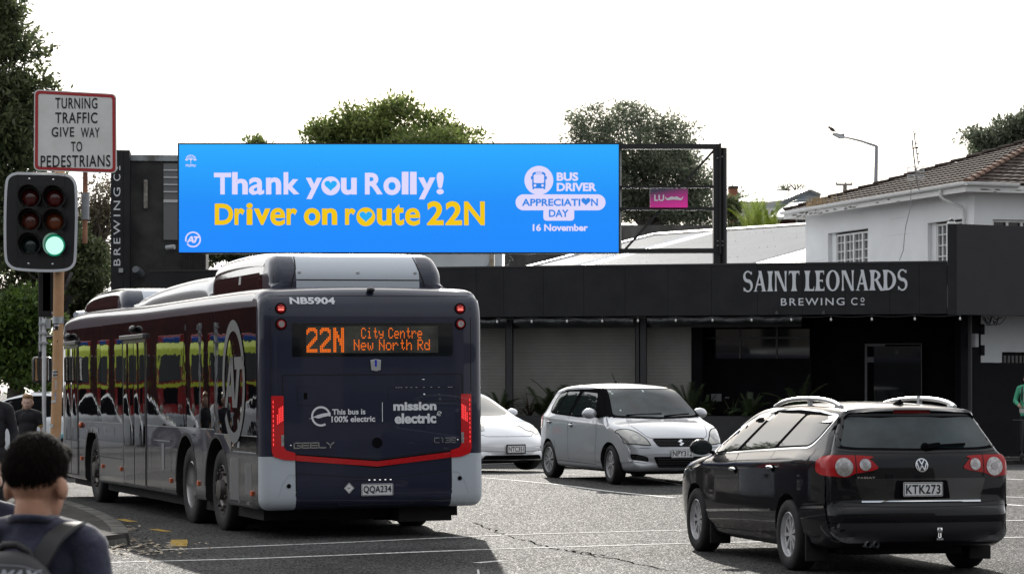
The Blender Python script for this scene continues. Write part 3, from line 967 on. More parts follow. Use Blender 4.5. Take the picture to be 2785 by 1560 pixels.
# ---------------------------------------------------------------- black building with the vertical sign (far left)
M_['stained'] = mat('stained_black_wall', (0.012,0.012,0.013), 0.75, col2=(0.05,0.049,0.047), vscale=0.9, bump=0.2, bscale=6, detail=9)
BY = 74.0
bb = thing('brewery_building', 'stained black building with vertical white lettering and pale louvre window', 'building', (0, BY, 0), R(6))
def BX(px, py, d=0.0): return onplane(px, py, (0, BY), R(6), d)
x0, zt = BX(303, 411); x1, _ = BX(355, 414); x2, z2 = BX(486, 424)
MB().box(x0, x1-0.005, -0.35, 0.6, 0, zt).build('sign_pillar', M_['pub'], bb)
xs1 = BX(335, 500, -0.36)[0]
MB().box(xs1-0.004, xs1+0.004, -0.354, -0.3501, 0, zt).build('panel_joint', M_['pub_dark'], bb)
xE = BX(560, 600)[0]
MB().box(x1, xE, 0.0, 6, 0, BX(420, 438)[1]).build('wall', M_['stained'], bb)
MB().box(x1, BX(700,430)[0], -0.06, 6.2, BX(420,438)[1], BX(420,422)[1]).build('parapet_flashing', mat('flashing', (0.30,0.33,0.35), 0.55, col2=(0.10,0.10,0.09), vscale=2.2), bb)
lx0, lz0 = BX(445, 652); lx1 = BX(500, 600)[0]; lz1 = BX(445, 445)[1]; zs = BX(445, 543)[1]
wd = MB().box(lx0, lx1, -0.03, 0.02, lz0, lz1).build('window', mat('pale_pane', (0.15,0.155,0.16), 0.35), bb)
lou = MB()
for k in range(1, 5):
    z = zs + (lz1-zs)*k/5.0; lou.box(lx0, lx1, -0.06, -0.032, z, z+0.035)
lou.box(lx0, lx1, -0.055, -0.032, zs-0.08, zs)
lou.build('louvre_bar', mat('louvre_white', (0.55,0.56,0.57), 0.5), wd)
lx0, z0 = BX(391, 568); lx1, z1 = BX(402, 490)
MB().box(lx0, lx1, -0.16, 0.0, z0, z1).build('tube_light', mat('tube_light', (0.38,0.35,0.31), 0.6, col2=(0.10,0.09,0.08), vscale=4), bb, bevel=0.03)
xa, za = BX(453, 674); xb, zb2 = BX(475, 670)
MB().tube([(xa,-0.1,za),(xb,-0.25,za+.02)], 0.07, 10).build('cylinder_lamp', mat('lamp_grey', (0.45,0.47,0.49), 0.5), bb, smooth=50)
xa, za = BX(378, 742)
MB().lathe([(0,0.25),(0.10,0.25),(0.13,0.12),(0.13,-0.15),(0.11,-0.15),(0.10,-0.05),(0,-0.05)], Matrix.Translation((xa,-0.3,za)) @ Matrix.Rotation(R(70),4,'X') @ Matrix.Rotation(R(-18),4,'Y'), 16).build('floodlight', mat('flood_grey', (0.08,0.09,0.10), 0.4), bb, smooth=40)
xa, za = BX(329, 736, -0.35)
MB().box(xa-.06, xa+.06, -0.42, -0.35, za-.05, za+.07).build('wall_socket', mat('box_grey', (0.35,0.36,0.37), 0.5), bb)
gx0, gx1 = BX(498, 700, -0.05)[0], BX(550, 700, -0.05)[0]
cl = MB()
for i in range(8):
    a = gx0 + (gx1-gx0)*i/8; cl.box(a, a+(gx1-gx0)/8-.02, -0.05, -0.002, 0, BX(500,690)[1])
cl.build('cladding', mat('cladding', (0.018,0.017,0.016), 0.6, var=0.4, vscale=3), bb)
# vertical writing: each letter turned a quarter
def fv(a, b): return Vector((-b, -0.357, a))
lx = BX(318, 500, -0.35)[0]; w2 = BX(328, 500, -0.35)[0] - BX(309.5, 500, -0.35)[0]
Z = lambda py: BX(318, py, -0.35)[1]
put_text('BREWING', Z(722), Z(510), -(lx + w2/2), -(lx - w2/2), fv, M_['white_letter'], bb, 0.0, space=1.35)
put_text('C', Z(492), Z(474), -(lx + w2/2), -(lx - w2/2), fv, M_['white_letter'], bb, 0.0)
om = MB(); zc = Z(457); r_ = 0.62*w2*0.5
arc_band(om, zc, -(lx - w2/2 + r_), r_*0.66, r_, 0, 360, fv, 24)
flat(om, [(zc-r_, -(lx+w2/2)), (zc+r_, -(lx+w2/2)), (zc+r_, -(lx+w2/2)+.03), (zc-r_, -(lx+w2/2)+.03)], fv)
om.build('lettering', M_['white_letter'], bb, fix=False)

# ---------------------------------------------------------------- walls seen under and beside the screen
M_['concrete'] = mat('stained_concrete', (0.045,0.044,0.042), 0.85, col2=(0.13,0.128,0.12), vscale=0.8, stretch=(1,1,0.35), detail=9)
M_['paleblue'] = mat('pale_blue_render', (0.62,0.67,0.71), 0.75, col2=(0.70,0.74,0.77), vscale=1.2, detail=9)
WY = 112.0
ww = thing('pale_wall', 'pale blue grey rendered wall showing under the right end of the big screen', 'wall', (0, WY, 0))
def WX(px, py): p = at(px, py, WY); return p.x, p.z
xa, xb = WX(1100, 0)[0], WX(1366, 0)[0]
MB().box(xa, WX(1345,0)[0]-.01, 0, 0.3, 0, WX(0,640)[1]).build('wall', M_['paleblue'], ww)
MB().box(WX(1345,0)[0], xb, 0, 0.3, 0, WX(0,640)[1]).build('wall', M_['paleblue'], ww)
MB().box(WX(1332,0)[0], WX(1342,0)[0], -0.1, 0.1, 0, WX(0,640)[1]).build('downpipe', mat('rusty_pipe', (0.55,0.5,0.4), 0.6, col2=(0.3,0.22,0.14), vscale=3), ww)
MB().bar((WX(1316,0)[0], -0.06, WX(0,735)[1]), (WX(1340,0)[0], -0.06, WX(0,690)[1]), 0.05, 0.05).build('stay', M_['paleblue'], ww)
dw = MB().box(WX(1372,0)[0], WX(1700,0)[0], 0.4, 0.8, 0, WX(0,622)[1]).build('concrete_wall', M_['concrete'])
dw.location = (0, WY, 0); tag(dw, 'dark stained concrete wall beside the pale blue wall under the screen', 'wall')
gr = MB(); r = random.Random(8)
for k in range(5):
    p = Vector((WX(1383 + r.uniform(0,14),0)[0], WY-0.006+0.4, WX(0, 695 + 9*k)[1]))
    for _ in range(3):
        q = p + Vector((r.uniform(-.12,.12), 0, r.uniform(-.12,.05))); gr.bar(p, q, 0.012, 0.018); p = q
g_ = gr.build('graffiti', mat('graffiti', (0.5,0.5,0.5), 0.7)); g_.parent = dw; g_.matrix_parent_inverse = Matrix.Translation((0,-WY,0))
rw = MB().box(at(1660,0,125).x, at(2010,0,125).x, 0, 0.4, 0, at(0,612,125).z)
o = rw.build('retaining_wall', M_['concrete']); o.location = (0, 125, 0); o.rotation_euler = (0,0,0)
tag(o, 'long grey concrete retaining wall below the dark tree behind the steel frame', 'wall')

# ---------------------------------------------------------------- low building with a corrugated roof
wh = thing('corrugated_roof_building', 'long building with a pale corrugated iron roof behind the black bar', 'building', (0,0,0))
P0 = Vector((5.93, 102.0, 7.71)); rd = Vector((0.652, -0.758, 0)); dn = Vector((-0.758, -0.652, -0.2243))
P0 = P0 - rd*0.3
def corrugated(name, s0, s1, t0, t1, m, parent, pitch=0.20, amp=0.05, lift=0.0):
    nrm = rd.cross(dn).normalized()
    if nrm.z < 0: nrm = -nrm
    n = int((s1-s0)/pitch*6); vs = []; fs = []
    for i in range(n+1):
        s = s0 + (s1-s0)*i/n; h = amp*math.cos(2*math.pi*s/pitch) + lift
        for t in (t0, t1): vs.append(P0 + rd*s + dn*t + nrm*h)
        if i: fs.append((2*i-2, 2*i-1, 2*i+1, 2*i))
    return MB().add(vs, fs).build(name, m, parent, smooth=180)
M_['iron'] = mat('galvanised_iron', (0.34,0.345,0.345), 0.30, 0.7, var=0.04, vscale=0.9)
M_['iron2'] = mat('galvanised_iron_fresh', (0.58,0.59,0.60), 0.40, 0.4, var=0.04, vscale=0.9)
corrugated('roof', 0, 2.5, 0, 17, M_['iron'], wh)
corrugated('roof', 2.5, 3.9, 0, 17, M_['iron2'], wh)
corrugated('roof', 3.9, 13.3, 0, 17, M_['iron'], wh, lift=0.0)
corrugated('roof', 16.5, 21.0, 0, 17, M_['iron'], wh)
corrugated('roof_sheet', 13.25, 16.55, 0, 17, M_['iron2'], wh, pitch=3.3, amp=-0.03, lift=0.02)
nrm = rd.cross(dn).normalized(); nrm = nrm if nrm.z > 0 else -nrm
MB().bar(P0 - rd*0.05 + nrm*0.05, P0 + rd*21 + nrm*0.05, 0.40, 0.09, up=nrm).build('ridge_cap', mat('ridge_cap', (0.55,0.53,0.50), 0.5, 0.2, col2=(0.32,0.28,0.25), vscale=4), wh)
MB().bar(P0 - rd*0.06 + nrm*0.03, P0 - rd*0.06 + dn*17 + nrm*0.03, 0.28, 0.14, up=nrm).build('barge_board', mat('barge', (0.42,0.43,0.44), 0.5, 0.3), wh)
bolts = MB(); r = random.Random(4)
for t in (1.2, 3.1, 5.0, 6.9, 8.8):
    for k in range(55):
        s = 0.38*k + 0.2
        if 13.2 < s < 16.6 or s > 21 or r.random() < .2: continue
        p = P0 + rd*s + dn*(t + r.uniform(-.02,.02)) + nrm*0.035
        bolts.box(-.011,.011,-.011,.011,-.012,.012, 0, Matrix.Translation(p))
bolts.build('roof_screw', mat('roof_screw', (0.05,0.05,0.05), 0.5), wh)['kind'] = 'stuff'
wl = MB(); e = P0 + dn*16.6; wv = [P0 - nrm*0.1, e - nrm*0.1, Vector((e.x,e.y,0)), Vector((P0.x,P0.y,0))]
off = rd*21
wl.add(wv + [p + off for p in wv], [(0,1,2,3),(7,6,5,4),(1,5,6,2),(0,3,7,4)])
wl.build('wall', M_['concrete'], wh)

# ---------------------------------------------------------------- white house with the tiled hip roof
HC, HA = (12.96, 72.2), R(-71.6)
M_['tile'] = mat('roof_tile', (0.036,0.028,0.025), 0.9, col2=(0.075,0.058,0.050), vscale=3.5, bump=0.5, bscale=20, bdist=0.01, detail=8, spec=.05)
M_['tile2'] = mat('ridge_tile', (0.10,0.06,0.045), 0.75, col2=(0.20,0.12,0.085), vscale=5, bump=0.4, bscale=20, spec=.1)
M_['hwall'] = mat('white_house_wall', (0.86,0.87,0.88), 0.75, var=0.04, vscale=0.9, bump=0.1, bscale=10)
M_['trim'] = mat('white_trim', (0.80,0.80,0.79), 0.55, var=0.04, vscale=5)
M_['peel'] = mat('peeling_fascia', (0.78,0.78,0.76), 0.65, col2=(0.70,0.70,0.68), vscale=3)
ho = thing('white_house', 'white house with dark tiled hip roof rising behind the black fascia', 'house', (HC[0], HC[1], 0), HA)
# local x runs from the far left (-) to the near corner (0), y goes into the house
def HX(px, py, d=0.0): return onplane(px, py, HC, HA, d)
LEN = 11.16; EZ = 7.24
W = MB()
wins = []
for (a, b, c, d_) in ((2252, 632, 2361, 720), (2523, 602, 2626, 720)):
    xa, za = HX(a, b); xb, zb = HX(c, d_)
    zt = HX((a+c)/2, (b+ (623 if a < 2400 else 598))/2)[1]
    wins.append((xa, xb, zb-0.3, zt))
wins.sort()
prev = -LEN
zb0 = min(w[2] for w in wins)
W.box(-LEN, 0, 0.0, 0.25, 0, zb0)
for xa, xb, zb, zt in wins:
    W.box(prev, xa, 0.0, 0.25, zb0, EZ); W.box(xa, xb, 0.0, 0.25, zt, EZ); prev = xb
W.box(prev, 0, 0.0, 0.25, zb0, EZ)
# right-hand face, in local +y direction from the corner
fx = onplane(2700, 585, HC, HA + R(90), 0)
def RX(px, py): return onplane(px, py, HC, HA + R(90), 0.0)
ra, rz = RX(2700, 596)
W.box(-0.25, 0, 0.25, 14, 0, rz-1.2); W.box(-0.25, 0, 0.25, ra, rz-1.2, EZ); W.box(-0.25, 0, ra, 14, rz, EZ)
W.build('wall', M_['hwall'], ho)
for (xa, xb, zb, zt), d_ in zip(wins, (.32, .30)): MB().box(xa+.003, xa+d_, .12, .24, zb, zt).build('window_reveal', M_['hwall'], ho)
MB().box(-LEN+.1, -.3, .40, .45, 0, EZ).build('interior_backing', M_['pub_dark'], ho)  # black sheet added behind the windows in place of a dark interior
for a in (0.0,):
    sc = MB(); r = random.Random(2)
    for z in (4.7, 5.2, 5.7, 6.2, 6.7):
        x = -LEN + 0.3
        while x < -0.3:
            l = r.uniform(0.6, 2.4)
            if r.random() < .6 and not any(w[0]-.1 < x + l and x < w[1]+.1 for w in wins): sc.box(x, min(x+l,-.1), -0.003, 0.001, z, z+0.008)
            x += l
    sc.build('wall_joint', mat('wall_joint', (0.55,0.56,0.57), 0.8), ho)
def casement(x0, x1, z0, z1, cols, rows, blue=False):
    f = MB(); y0, y1 = 0.14, 0.20
    f.box(x0, x0+.06, y0, y1, z0, z1); f.box(x1-.06, x1, y0, y1, z0, z1); f.box(x0+.06, x1-.06, y0, y1, z1-.06, z1)
    n = cols
    for i in range(1, n):
        w = 0.05 if i % 2 == 0 else 0.018
        x = x0 + (x1-x0)*i/n; f.box(x-w, x+w, y0-.02 if w > .03 else y0+.01, y1, z0, z1-.06)
    for k in range(1, rows):
        z = z0 + (z1-z0)*k/rows; f.box(x0+.06, x1-.06, y0+.015, y1-.005, z-.016, z+.016)
    o = f.build('window', M_['trim'], ho)
    MB().box(x0, x1, y1+.005, y1+.02, z0, z1).build('pane', mat('house_pane', (0.16,0.165,0.17), 0.08, spec=0.7, var=0.35, vscale=2.5), o)
    if blue:
        a = x0 + (x1-x0)*0.45
        MB().box(a, x1-.3, y1-.003, y1+.003, z0, z1-.06).build('curtain', mat('blue_curtain', (0.03,0.05,0.42), 0.5, var=0.25, vscale=3), o)
w0, w1 = wins
casement(w0[0]+0.32, w0[1]-0.01, w0[2], w0[3]-0.06, 8, 5)
casement(w1[0]+0.30, w1[1]-0.02, w1[2], w1[3]-0.05, 6, 5, True)
# window on the right-hand face
f = MB(); zt = rz
f.box(-0.16,-0.10, ra+.02, ra+1.9, zt-.07, zt-.01)
for k in range(5): f.box(-0.16,-0.10, ra+.02+.46*k, ra+.09+.46*k, zt-1.2, zt-.07)
o = f.build('window', M_['trim'], ho)
MB().box(-0.20,-0.18, ra, ra+1.9, zt-1.2, zt).build('pane', M_['glass_dark'], o)
# eaves: soffit, peeling fascia board, gutter
OV = 0.50
peak = Vector((-LEN/2, LEN/2, EZ + 2.14))
E = [Vector((-LEN-OV, -OV, EZ+.05)), Vector((OV, -OV, EZ+.05)), Vector((OV, LEN+OV+5, EZ+.05)), Vector((-LEN-OV, LEN+OV+5, EZ+.05))]
MB().box(-LEN-OV+.03, OV-.03, -OV+.03, LEN+5, EZ-.02, EZ+.02).build('soffit', M_['trim'], ho)
fb = MB(); fb.box(-LEN-OV, OV, -OV-.025, -OV, EZ-.14, EZ+.06); fb.box(OV, OV+.025, -OV, LEN+5, EZ-.14, EZ+.06); fb.box(-LEN-OV-.025, -LEN-OV, -OV, 5, EZ-.14, EZ+.06)
fb.build('fascia_board', M_['peel'], ho)
pe = MB(); r = random.Random(12)
for k in range(46):
    x = -LEN + 0.2 + abs(r.gauss(0, 3.2)); 
    if x > OV: continue
    z = r.uniform(EZ-.13, EZ-.02); w = r.uniform(.04,.2); h = r.uniform(.012,.035)
    n = 7; c = [(x + w*math.cos(6.283*i/n)*r.uniform(.5,1), z + h*math.sin(6.283*i/n)*r.uniform(.4,1)) for i in range(n)]
    flat(pe, c, face_y(-OV-.0275))
for k in range(16):
    y = r.uniform(-.3, 3); z = r.uniform(EZ-.13, EZ-.02); w = r.uniform(.05,.25); h = r.uniform(.01,.03); n = 7
    c = [(y + w*math.cos(6.283*i/n)*r.uniform(.5,1), z + h*math.sin(6.283*i/n)*r.uniform(.4,1)) for i in range(n)]
    flat(pe, c, lambda a, b: Vector((OV+.0275, a, b)))
pe.build('bare_timber', mat('bare_timber', (0.14,0.13,0.12), 0.85, var=0.4, vscale=6), ho, fix=False)
def gutter(p0, p1, nrm):
    mb = MB(); d = Vector(p1) - Vector(p0); pf = [(0,0.10),(0.11,0.10),(0.115,0.085),(0.10,0.03),(0.07,0.0),(0,0.0)]
    vs = [Vector(p) + Vector(nrm)*a + Vector((0,0,b)) for p in (p0, p1) for a, b in pf]; n = len(pf)
    return mb.add(vs, [(i, (i+1)%n, n+(i+1)%n, n+i) for i in range(n)] + [tuple(range(n)), tuple(range(2*n-1, n-1, -1))])
gutter((-LEN-OV-.1, -OV-.026, EZ+.0), (OV+.1, -OV-.026, EZ+.03), (0,-1,0)).build('gutter', M_['trim'], ho)
gutter((OV+.026, -OV, EZ+.03), (OV+.026, 1.1, EZ+.02), (1,0,0)).build('gutter', M_['trim'], ho)
xd = -0.90
MB().tube([(xd,-OV-.08,EZ),(xd,-OV-.08,EZ-.16),(xd+.05,-OV+.0,EZ-.26),(xd+.38,-.09,EZ-.50),(xd+.43,-.07,EZ-.62),(xd+.43,-.07,3.0)], 0.045, 10).build('downpipe', M_['trim'], ho, smooth=50)
# tiles: stepped courses on each hip face, with waves across
def tiles(a, b, apex, rows=15):
    mb = MB(); n_ = (b-a).cross(apex-a).normalized()
    if n_.z < 0: n_ = -n_
    for k in range(rows):
        t0, t1 = k/rows, (k+1)/rows
        p0, p1 = a.lerp(apex, t0), b.lerp(apex, t0); q0, q1 = a.lerp(apex, t1+.012), b.lerp(apex, t1+.012)
        L0 = (p1-p0).length; n = max(2, int(L0/0.05)); vs = []; fs = []
        for i in range(n+1):
            s = i/n; u = L0*(s-.5)/0.30
            h = 0.022*abs(math.sin(math.pi*u)) + 0.03
            lo = p0.lerp(p1, s) + n_*h; hi = q0.lerp(q1, s) + n_*0.006; bt = p0.lerp(p1, s) - n_*0.005
            vs += [bt, lo, hi]
            if i: fs += [(3*i-3,3*i,3*i+1,3*i-2),(3*i-2,3*i+1,3*i+2,3*i-1)]
        mb.add(vs, fs)
    return mb
up = Vector((0,0,0.05))
t1 = tiles(E[0]+up, E[1]+up, peak); t2 = tiles(E[1]+up, Vector((OV, LEN+OV, EZ+.1)), peak); t3 = tiles(Vector((-LEN-OV, LEN+OV, EZ+.1)), E[0]+up, peak)
join_mb(t1, t2, t3).build('roof', M_['tile'], ho, fix=False)
def hip(a, b, n):
    mb = MB()
    for i in range(n):
        p, q = a.lerp(b, i/n), a.lerp(b, (i+1.12)/n); d = (q-p).normalized(); s = d.cross(Vector((0,0,1))).normalized(); u = s.cross(d)
        vs = []
        for e, c, rr in ((0, p, .125), (1, q, .10)):
            for k in range(9):
                an = math.pi*k/8; vs.append(c + s*math.cos(an)*rr*1.05 + u*(math.sin(an)*rr*.75 + .045 - .03*e))
        mb.add(vs, [(k, k+1, 10+k, 9+k) for k in range(8)] + [tuple(range(9)), tuple(range(17,8,-1))])
    return mb
hip(E[1]+up, peak, 17).build('hip_tiles', M_['tile2'], ho, smooth=40)
hip(E[0]+up, peak, 17).build('hip_tiles', M_['tile'], ho, smooth=40)
HM = Matrix.Translation((HC[0], HC[1], 0)) @ Matrix.Rotation(HA, 4, 'Z')
# dry grass growing in the gutter
gm = MB(); r = random.Random(9)
for k in range(150):
    x = -LEN + 1.3 + abs(r.gauss(0, .9)); b = HM @ Vector((x, -OV+r.uniform(-.06,.3), EZ+.10)); l = r.uniform(.08,.42)
    t = b + Vector((r.gauss(0,.25)*l*1.6, r.gauss(0,.3)*l, l)); m_ = b.lerp(t,.5) + Vector((0,0,l*.15)); w = Vector((.008,0,0))
    gm.add([b-w, b+w, m_+w, m_-w, t], [(0,1,2,3),(3,2,4)])
tag(gm.build('gutter_grass', mat('dry_grass', (0.30,0.22,0.13), 0.8, col2=(0.45,0.36,0.24), vscale=3), fix=False), 'dry straw-coloured weeds growing out of the house gutter', 'weeds', kind='stuff')
# security camera on top of the black turret
k = thing('dome_camera', 'small white dome security camera on top of the black corner parapet', 'security camera', Matrix.Translation((PC[0], PC[1], 0)) @ Matrix.Rotation(PA,4,'Z') @ Vector((-0.12, 0.10, tz1+.0)), PA)
MB().lathe([(0,0),(.09,0),(.095,.035),(.085,.05),(0,.05)], None, 20).build('base', M_['trim'], k, smooth=40)
MB().lathe([(.07,.05),(.066,.085),(.045,.115),(0,.13)], None, 20).build('dome', M_['glass_dark'], k, smooth=60)

# ---------------------------------------------------------------- aerial fixed to the house
ae = thing('tv_aerial', 'tall television aerial with two slatted panels fixed to the white house fascia', 'aerial', HM @ Vector((HX(2517, 520, -.45)[0], -OV-.06, EZ)))
M_['aer'] = mat('aerial_metal', (0.26,0.25,0.25), 0.5, 0.5, var=0.2, vscale=8)
AY = ae.location.y
def A(px, py): return at(px, py, AY) - ae.location
MB().tube([A(2522,519), A(2505,519), A(2498,512), A(2494,490), A(2491,468), A(2486,430), A(2481,380)], 0.022, 8).build('mast', M_['aer'], ae, smooth=60)
MB().tube([A(2485,356), A(2498,448)], 0.018, 8).build('boom', M_['aer'], ae, smooth=60)
MB().tube([A(2481,404), A(2493,402)], 0.02, 8).build('clamp', M_['satin_black'], ae)
for q in ((365,.03),(390,.03),(402,.045),(418,.03),(440,.03)):
    p = A(2485+(q[0]-356)*13/92, q[0]); MB().box(p.x-.02,p.x+.07,p.y-.03,p.y+.03,p.z-q[1]/2,p.z+q[1]/2).build('insulator', M_['satin_black'], ae)
for a, b in (((2449,362),(2455,401)), ((2456,416),(2463,456)), ((2519,352),(2525,390)), ((2526,406),(2532,444))):
    MB().tube([A(*a), A(*b)], 0.009, 6).build('rod', M_['aer'], ae)
for y0, y1 in ((456,468),(477,489)):
    mb = MB()
    for x0, x1 in ((2468,2488),(2493,2513)):
        for yy in (y0, y1): mb.bar(A(x0,yy), A(x1,yy-2), .02, .03)
        for xx in (x0, x1): mb.bar(A(xx,y0), A(xx,y1), .02, .02)
        for t in (.33,.66): mb.bar(A(x0,y0+(y1-y0)*t), A(x1,y0+(y1-y0)*t-2), .012, .012)
    mb.build('panel', mat('aerial_panel', (0.55,0.56,0.56), 0.5, 0.3), ae)
# thin cable hanging down the wall
MB().tube([A(2478,492), A(2477,540), A(2475,570), A(2464,612), A(2460,640), A(2457,680), A(2446,708)], 0.012, 5).build('cable', mat('cable_grey', (0.3,0.3,0.3), 0.6), ae)

# ---------------------------------------------------------------- houses further back
M_['board_grey'] = mat('grey_weatherboard', (0.36,0.39,0.41), 0.7, var=0.05, vscale=2)
M_['pale_roof'] = mat('pale_roof', (0.62,0.58,0.52), 0.5, 0.1, var=0.05, vscale=1)
FY = 130.0
fh = thing('weatherboard_house', 'pale grey weatherboard house with pale iron roof and gable in the distance', 'house', (0, FY, 0))
def F(px, py, dy=0.0): p = at(px, py, FY+dy); return Vector((p.x, dy, p.z))
def wb(poly_fn, x0, x1, z0, z1, name='wall'):
    mb = MB(); z = z0
    while z < z1:
        zz = min(z+.17, z1)
        mb.add([poly_fn(x0, z, -.0), poly_fn(x1, z, -.0), poly_fn(x1, zz, .03), poly_fn(x0, zz, .03)], [(0,1,2,3)])
        mb.add([poly_fn(x0, zz, .03), poly_fn(x1, zz, .03), poly_fn(x1, zz, 0), poly_fn(x0, zz, 0)], [(0,1,2,3)])
        z = zz
    return mb.build(name, M_['board_grey'], fh, fix=False)
fxa, fxb = F(2018,0).x, F(2150,0).x
zE = F(0,552).z
wb(lambda x, z, d: Vector((x, d, z)), fxa, fxb+3, F(0,640).z, F(0,548).z)
MB().box(fxa, fxb+3, 0.06, 6, 0, F(0,548).z).build('wall_core', M_['board_grey'], fh)
# main roof: eave in front, ridge behind; then gable front on the right
rf = MB()
a, b = F(1996,557), F(2130,546); c, d = F(2094,518,4), F(2018,540,4)
rf.add([a, b + Vector((1,0,.1)), F(2210,520,4), F(2094,518,4), F(2008,542,4)], [(0,1,2,3,4)])
rf.add([p + Vector((0,.02,-.12)) for p in (a, b + Vector((1,0,.1)), F(2210,520,4), F(2094,518,4), F(2008,542,4))], [(4,3,2,1,0)])
rf.add([a + Vector((0,-.3,-.13)), b + Vector((0,-.3,-.05)), b + Vector((0,-.3,.02)), a + Vector((0,-.3,-.03))], [(0,1,2,3)])
rf.add([F(2130,546)+Vector((0,-.3,0)), F(2200,519)+Vector((0,-.3,.02)), F(2168,517,4), F(2094,541,3)], [(0,1,2,3)])
rf.build('roof', M_['pale_roof'], fh)
MB().add([F(2090,537,3.9), F(2098,521,3.9), F(2160,524,3.9), F(2150,540,3.9)], [(0,1,2,3)]).build('roof_hip', mat('hip_grey', (0.42,0.43,0.44), 0.5), fh)
g = MB()
gp = [F(2138,547,-.35), F(2203,519,-.35), F(2230,531,-.35), F(2230,600,-.35), F(2138,600,-.35)]
g.add(gp, [(0,1,2,3,4)]); g.build('gable', mat('blue_board', (0.42,0.49,0.55), 0.7), fh)
gl = MB()
for k in range(10):
    y = 524 + k*7.2; xa = max(2138, 2203-(y-519)*65/28)
    gl.bar(F(xa,y,-.36), F(2230,y,-.36), .02, .025)
gl.build('board_joint', mat('board_joint', (0.24,0.28,0.31), 0.7), fh)
bg = MB(); bg.bar(F(2127,549,-.45), F(2203,518,-.45), .12, .14); bg.bar(F(2203,518,-.45), F(2232,531,-.45), .12, .14)
bg.build('barge_board', mat('barge_grey', (0.20,0.21,0.22), 0.6), fh)
wfm = MB(); x0 = F(2057,0).x; x1 = F(2110,0).x; z0, z1 = F(0,600).z, F(0,573).z
wfm.box(x0-.08, x1+.08, -.08, .0, z1, z1+.12)
for k in range(4): xx = x0 + (x1-x0)*k/3; wfm.box(xx-.07, xx+.07, -.08, 0, z0, z1)
wfo = wfm.build('window', M_['trim'], fh)
MB().box(x0, x1, -.03, -.01, z0, z1).build('pane', mat('blue_pane', (0.04,0.05,0.08), 0.08), wfo)
MB().tube([F(2017,556,-.1), F(2017,600,-.1)], .05, 8).build('downpipe', M_['trim'], fh)
MB().tube([F(2144,548,-.5), F(2144,510,-.5)], .025, 6).build('aerial_mast', M_['aer'], fh)
MB().bar(F(2140,511,-.5), F(2158,509,-.5), .03, .03).build('aerial_arm', M_['aer'], fh)
ch = thing('brick_chimney', 'orange brick chimney beside the steel billboard post', 'chimney', at(1994,560,126), 0)
def brick_mat():
    m = bpy.data.materials.new('brick'); m.use_nodes = True; t = m.node_tree; b = t.nodes['Principled BSDF']
    tc = t.nodes.new('ShaderNodeTexCoord'); mp = t.nodes.new('ShaderNodeMapping'); mp.inputs['Rotation'].default_value = (R(90),0,0)
    br = t.nodes.new('ShaderNodeTexBrick'); br.inputs['Scale'].default_value = 3.2
    br.inputs['Color1'].default_value = (0.34,0.12,0.05,1); br.inputs['Color2'].default_value = (0.26,0.085,0.04,1); br.inputs['Mortar'].default_value = (0.25,0.2,0.16,1)
    t.links.new(tc.outputs['Object'], mp.inputs['Vector']); t.links.new(mp.outputs['Vector'], br.inputs['Vector']); t.links.new(br.outputs['Color'], b.inputs['Base Color'])
    b.inputs['Roughness'].default_value = 0.85
    return m
M_['brick'] = brick_mat()
cb = MB(); s = 126/7000
cb.box(-11*s, 9*s, -.4, .4, -9.0, 32*s); cb.box(-12*s, 11*s, -.35, .35, 32*s, 46*s)
cb.build('shaft', M_['brick'], ch)
MB().box(-13*s, 12.5*s, -.38, .38, 46*s, 53*s).build('cap', mat('chimney_cap', (0.06,0.05,0.045), 0.85), ch)
# low annex with a white roof and brick wall
an = thing('brick_annex', 'low brick annex with white sloping roof beside the white house', 'house', (0, 118, 0))
def N(px, py, dy=0.0): p = at(px, py, 118+dy); return Vector((p.x, dy, p.z))
mb = MB(); q = [N(2091,590,-.4), N(2240,587,-.4), N(2240,545,4.5), N(2152,552,4.5)]
mb.add(q + [p - Vector((0,0,.12)) for p in q], [(0,1,2,3),(7,6,5,4),(0,4,5,1),(3,7,4,0)])
mb.build('roof', mat('white_iron', (0.75,0.76,0.77), 0.45), an)
MB().box(N(2116,0).x, N(2164,0).x, 0, .2, 0, N(0,590).z).build('wall', mat('dark_brick', (0.085,0.035,0.025), 0.85, var=0.2, vscale=5), an)
MB().box(N(2164,0).x, N(2260,0).x, .02, .2, 0, N(0,590).z).build('wall', M_['trim'], an)
wfm = MB(); 
for a, b in ((2170,2198),(2203,2222)):
    MB().box(N(a,0).x, N(b,0).x, -.02, .015, N(0,640).z, N(0,596).z).build('window', M_['glass_dark'], an)
MB().tube([N(2102,594,-.3), N(2103,600,-.3), N(2115,608,0), N(2117,640,0)], .04, 8).build('downpipe', M_['trim'], an, smooth=50)

# ---------------------------------------------------------------- street lamp with a bird, power pole
lp = thing('street_lamp', 'tall grey street lamp with its arm reaching left above the tiled roof', 'street lamp', at(2384, 700, 95), 0)
lp.location.z = 0.3
def S_(px, py): return at(px, py, 95) - lp.location
MB().tube([S_(2382,1200) * 1.0, S_(2382,490), S_(2384,397)], [.14,.075,.065], 10).build('pole', mat('lamp_grey_metal', (0.30,0.31,0.33), 0.5, 0.4), lp, smooth=50)
MB().tube([S_(2385,398), S_(2340,383), S_(2297,373)], [.05,.04,.03], 8).build('arm', mat('lamp_arm', (0.30,0.31,0.33), 0.5, 0.4), lp, smooth=50)
hd = MB(); d = (S_(2257,363) - S_(2300,375)).normalized(); u = Vector((0,0,1)); u = (u - d*u.dot(d)).normalized(); w = d.cross(u)
M4 = Matrix((d, w, u)).transposed().to_4x4(); M4.translation = S_(2297,374)
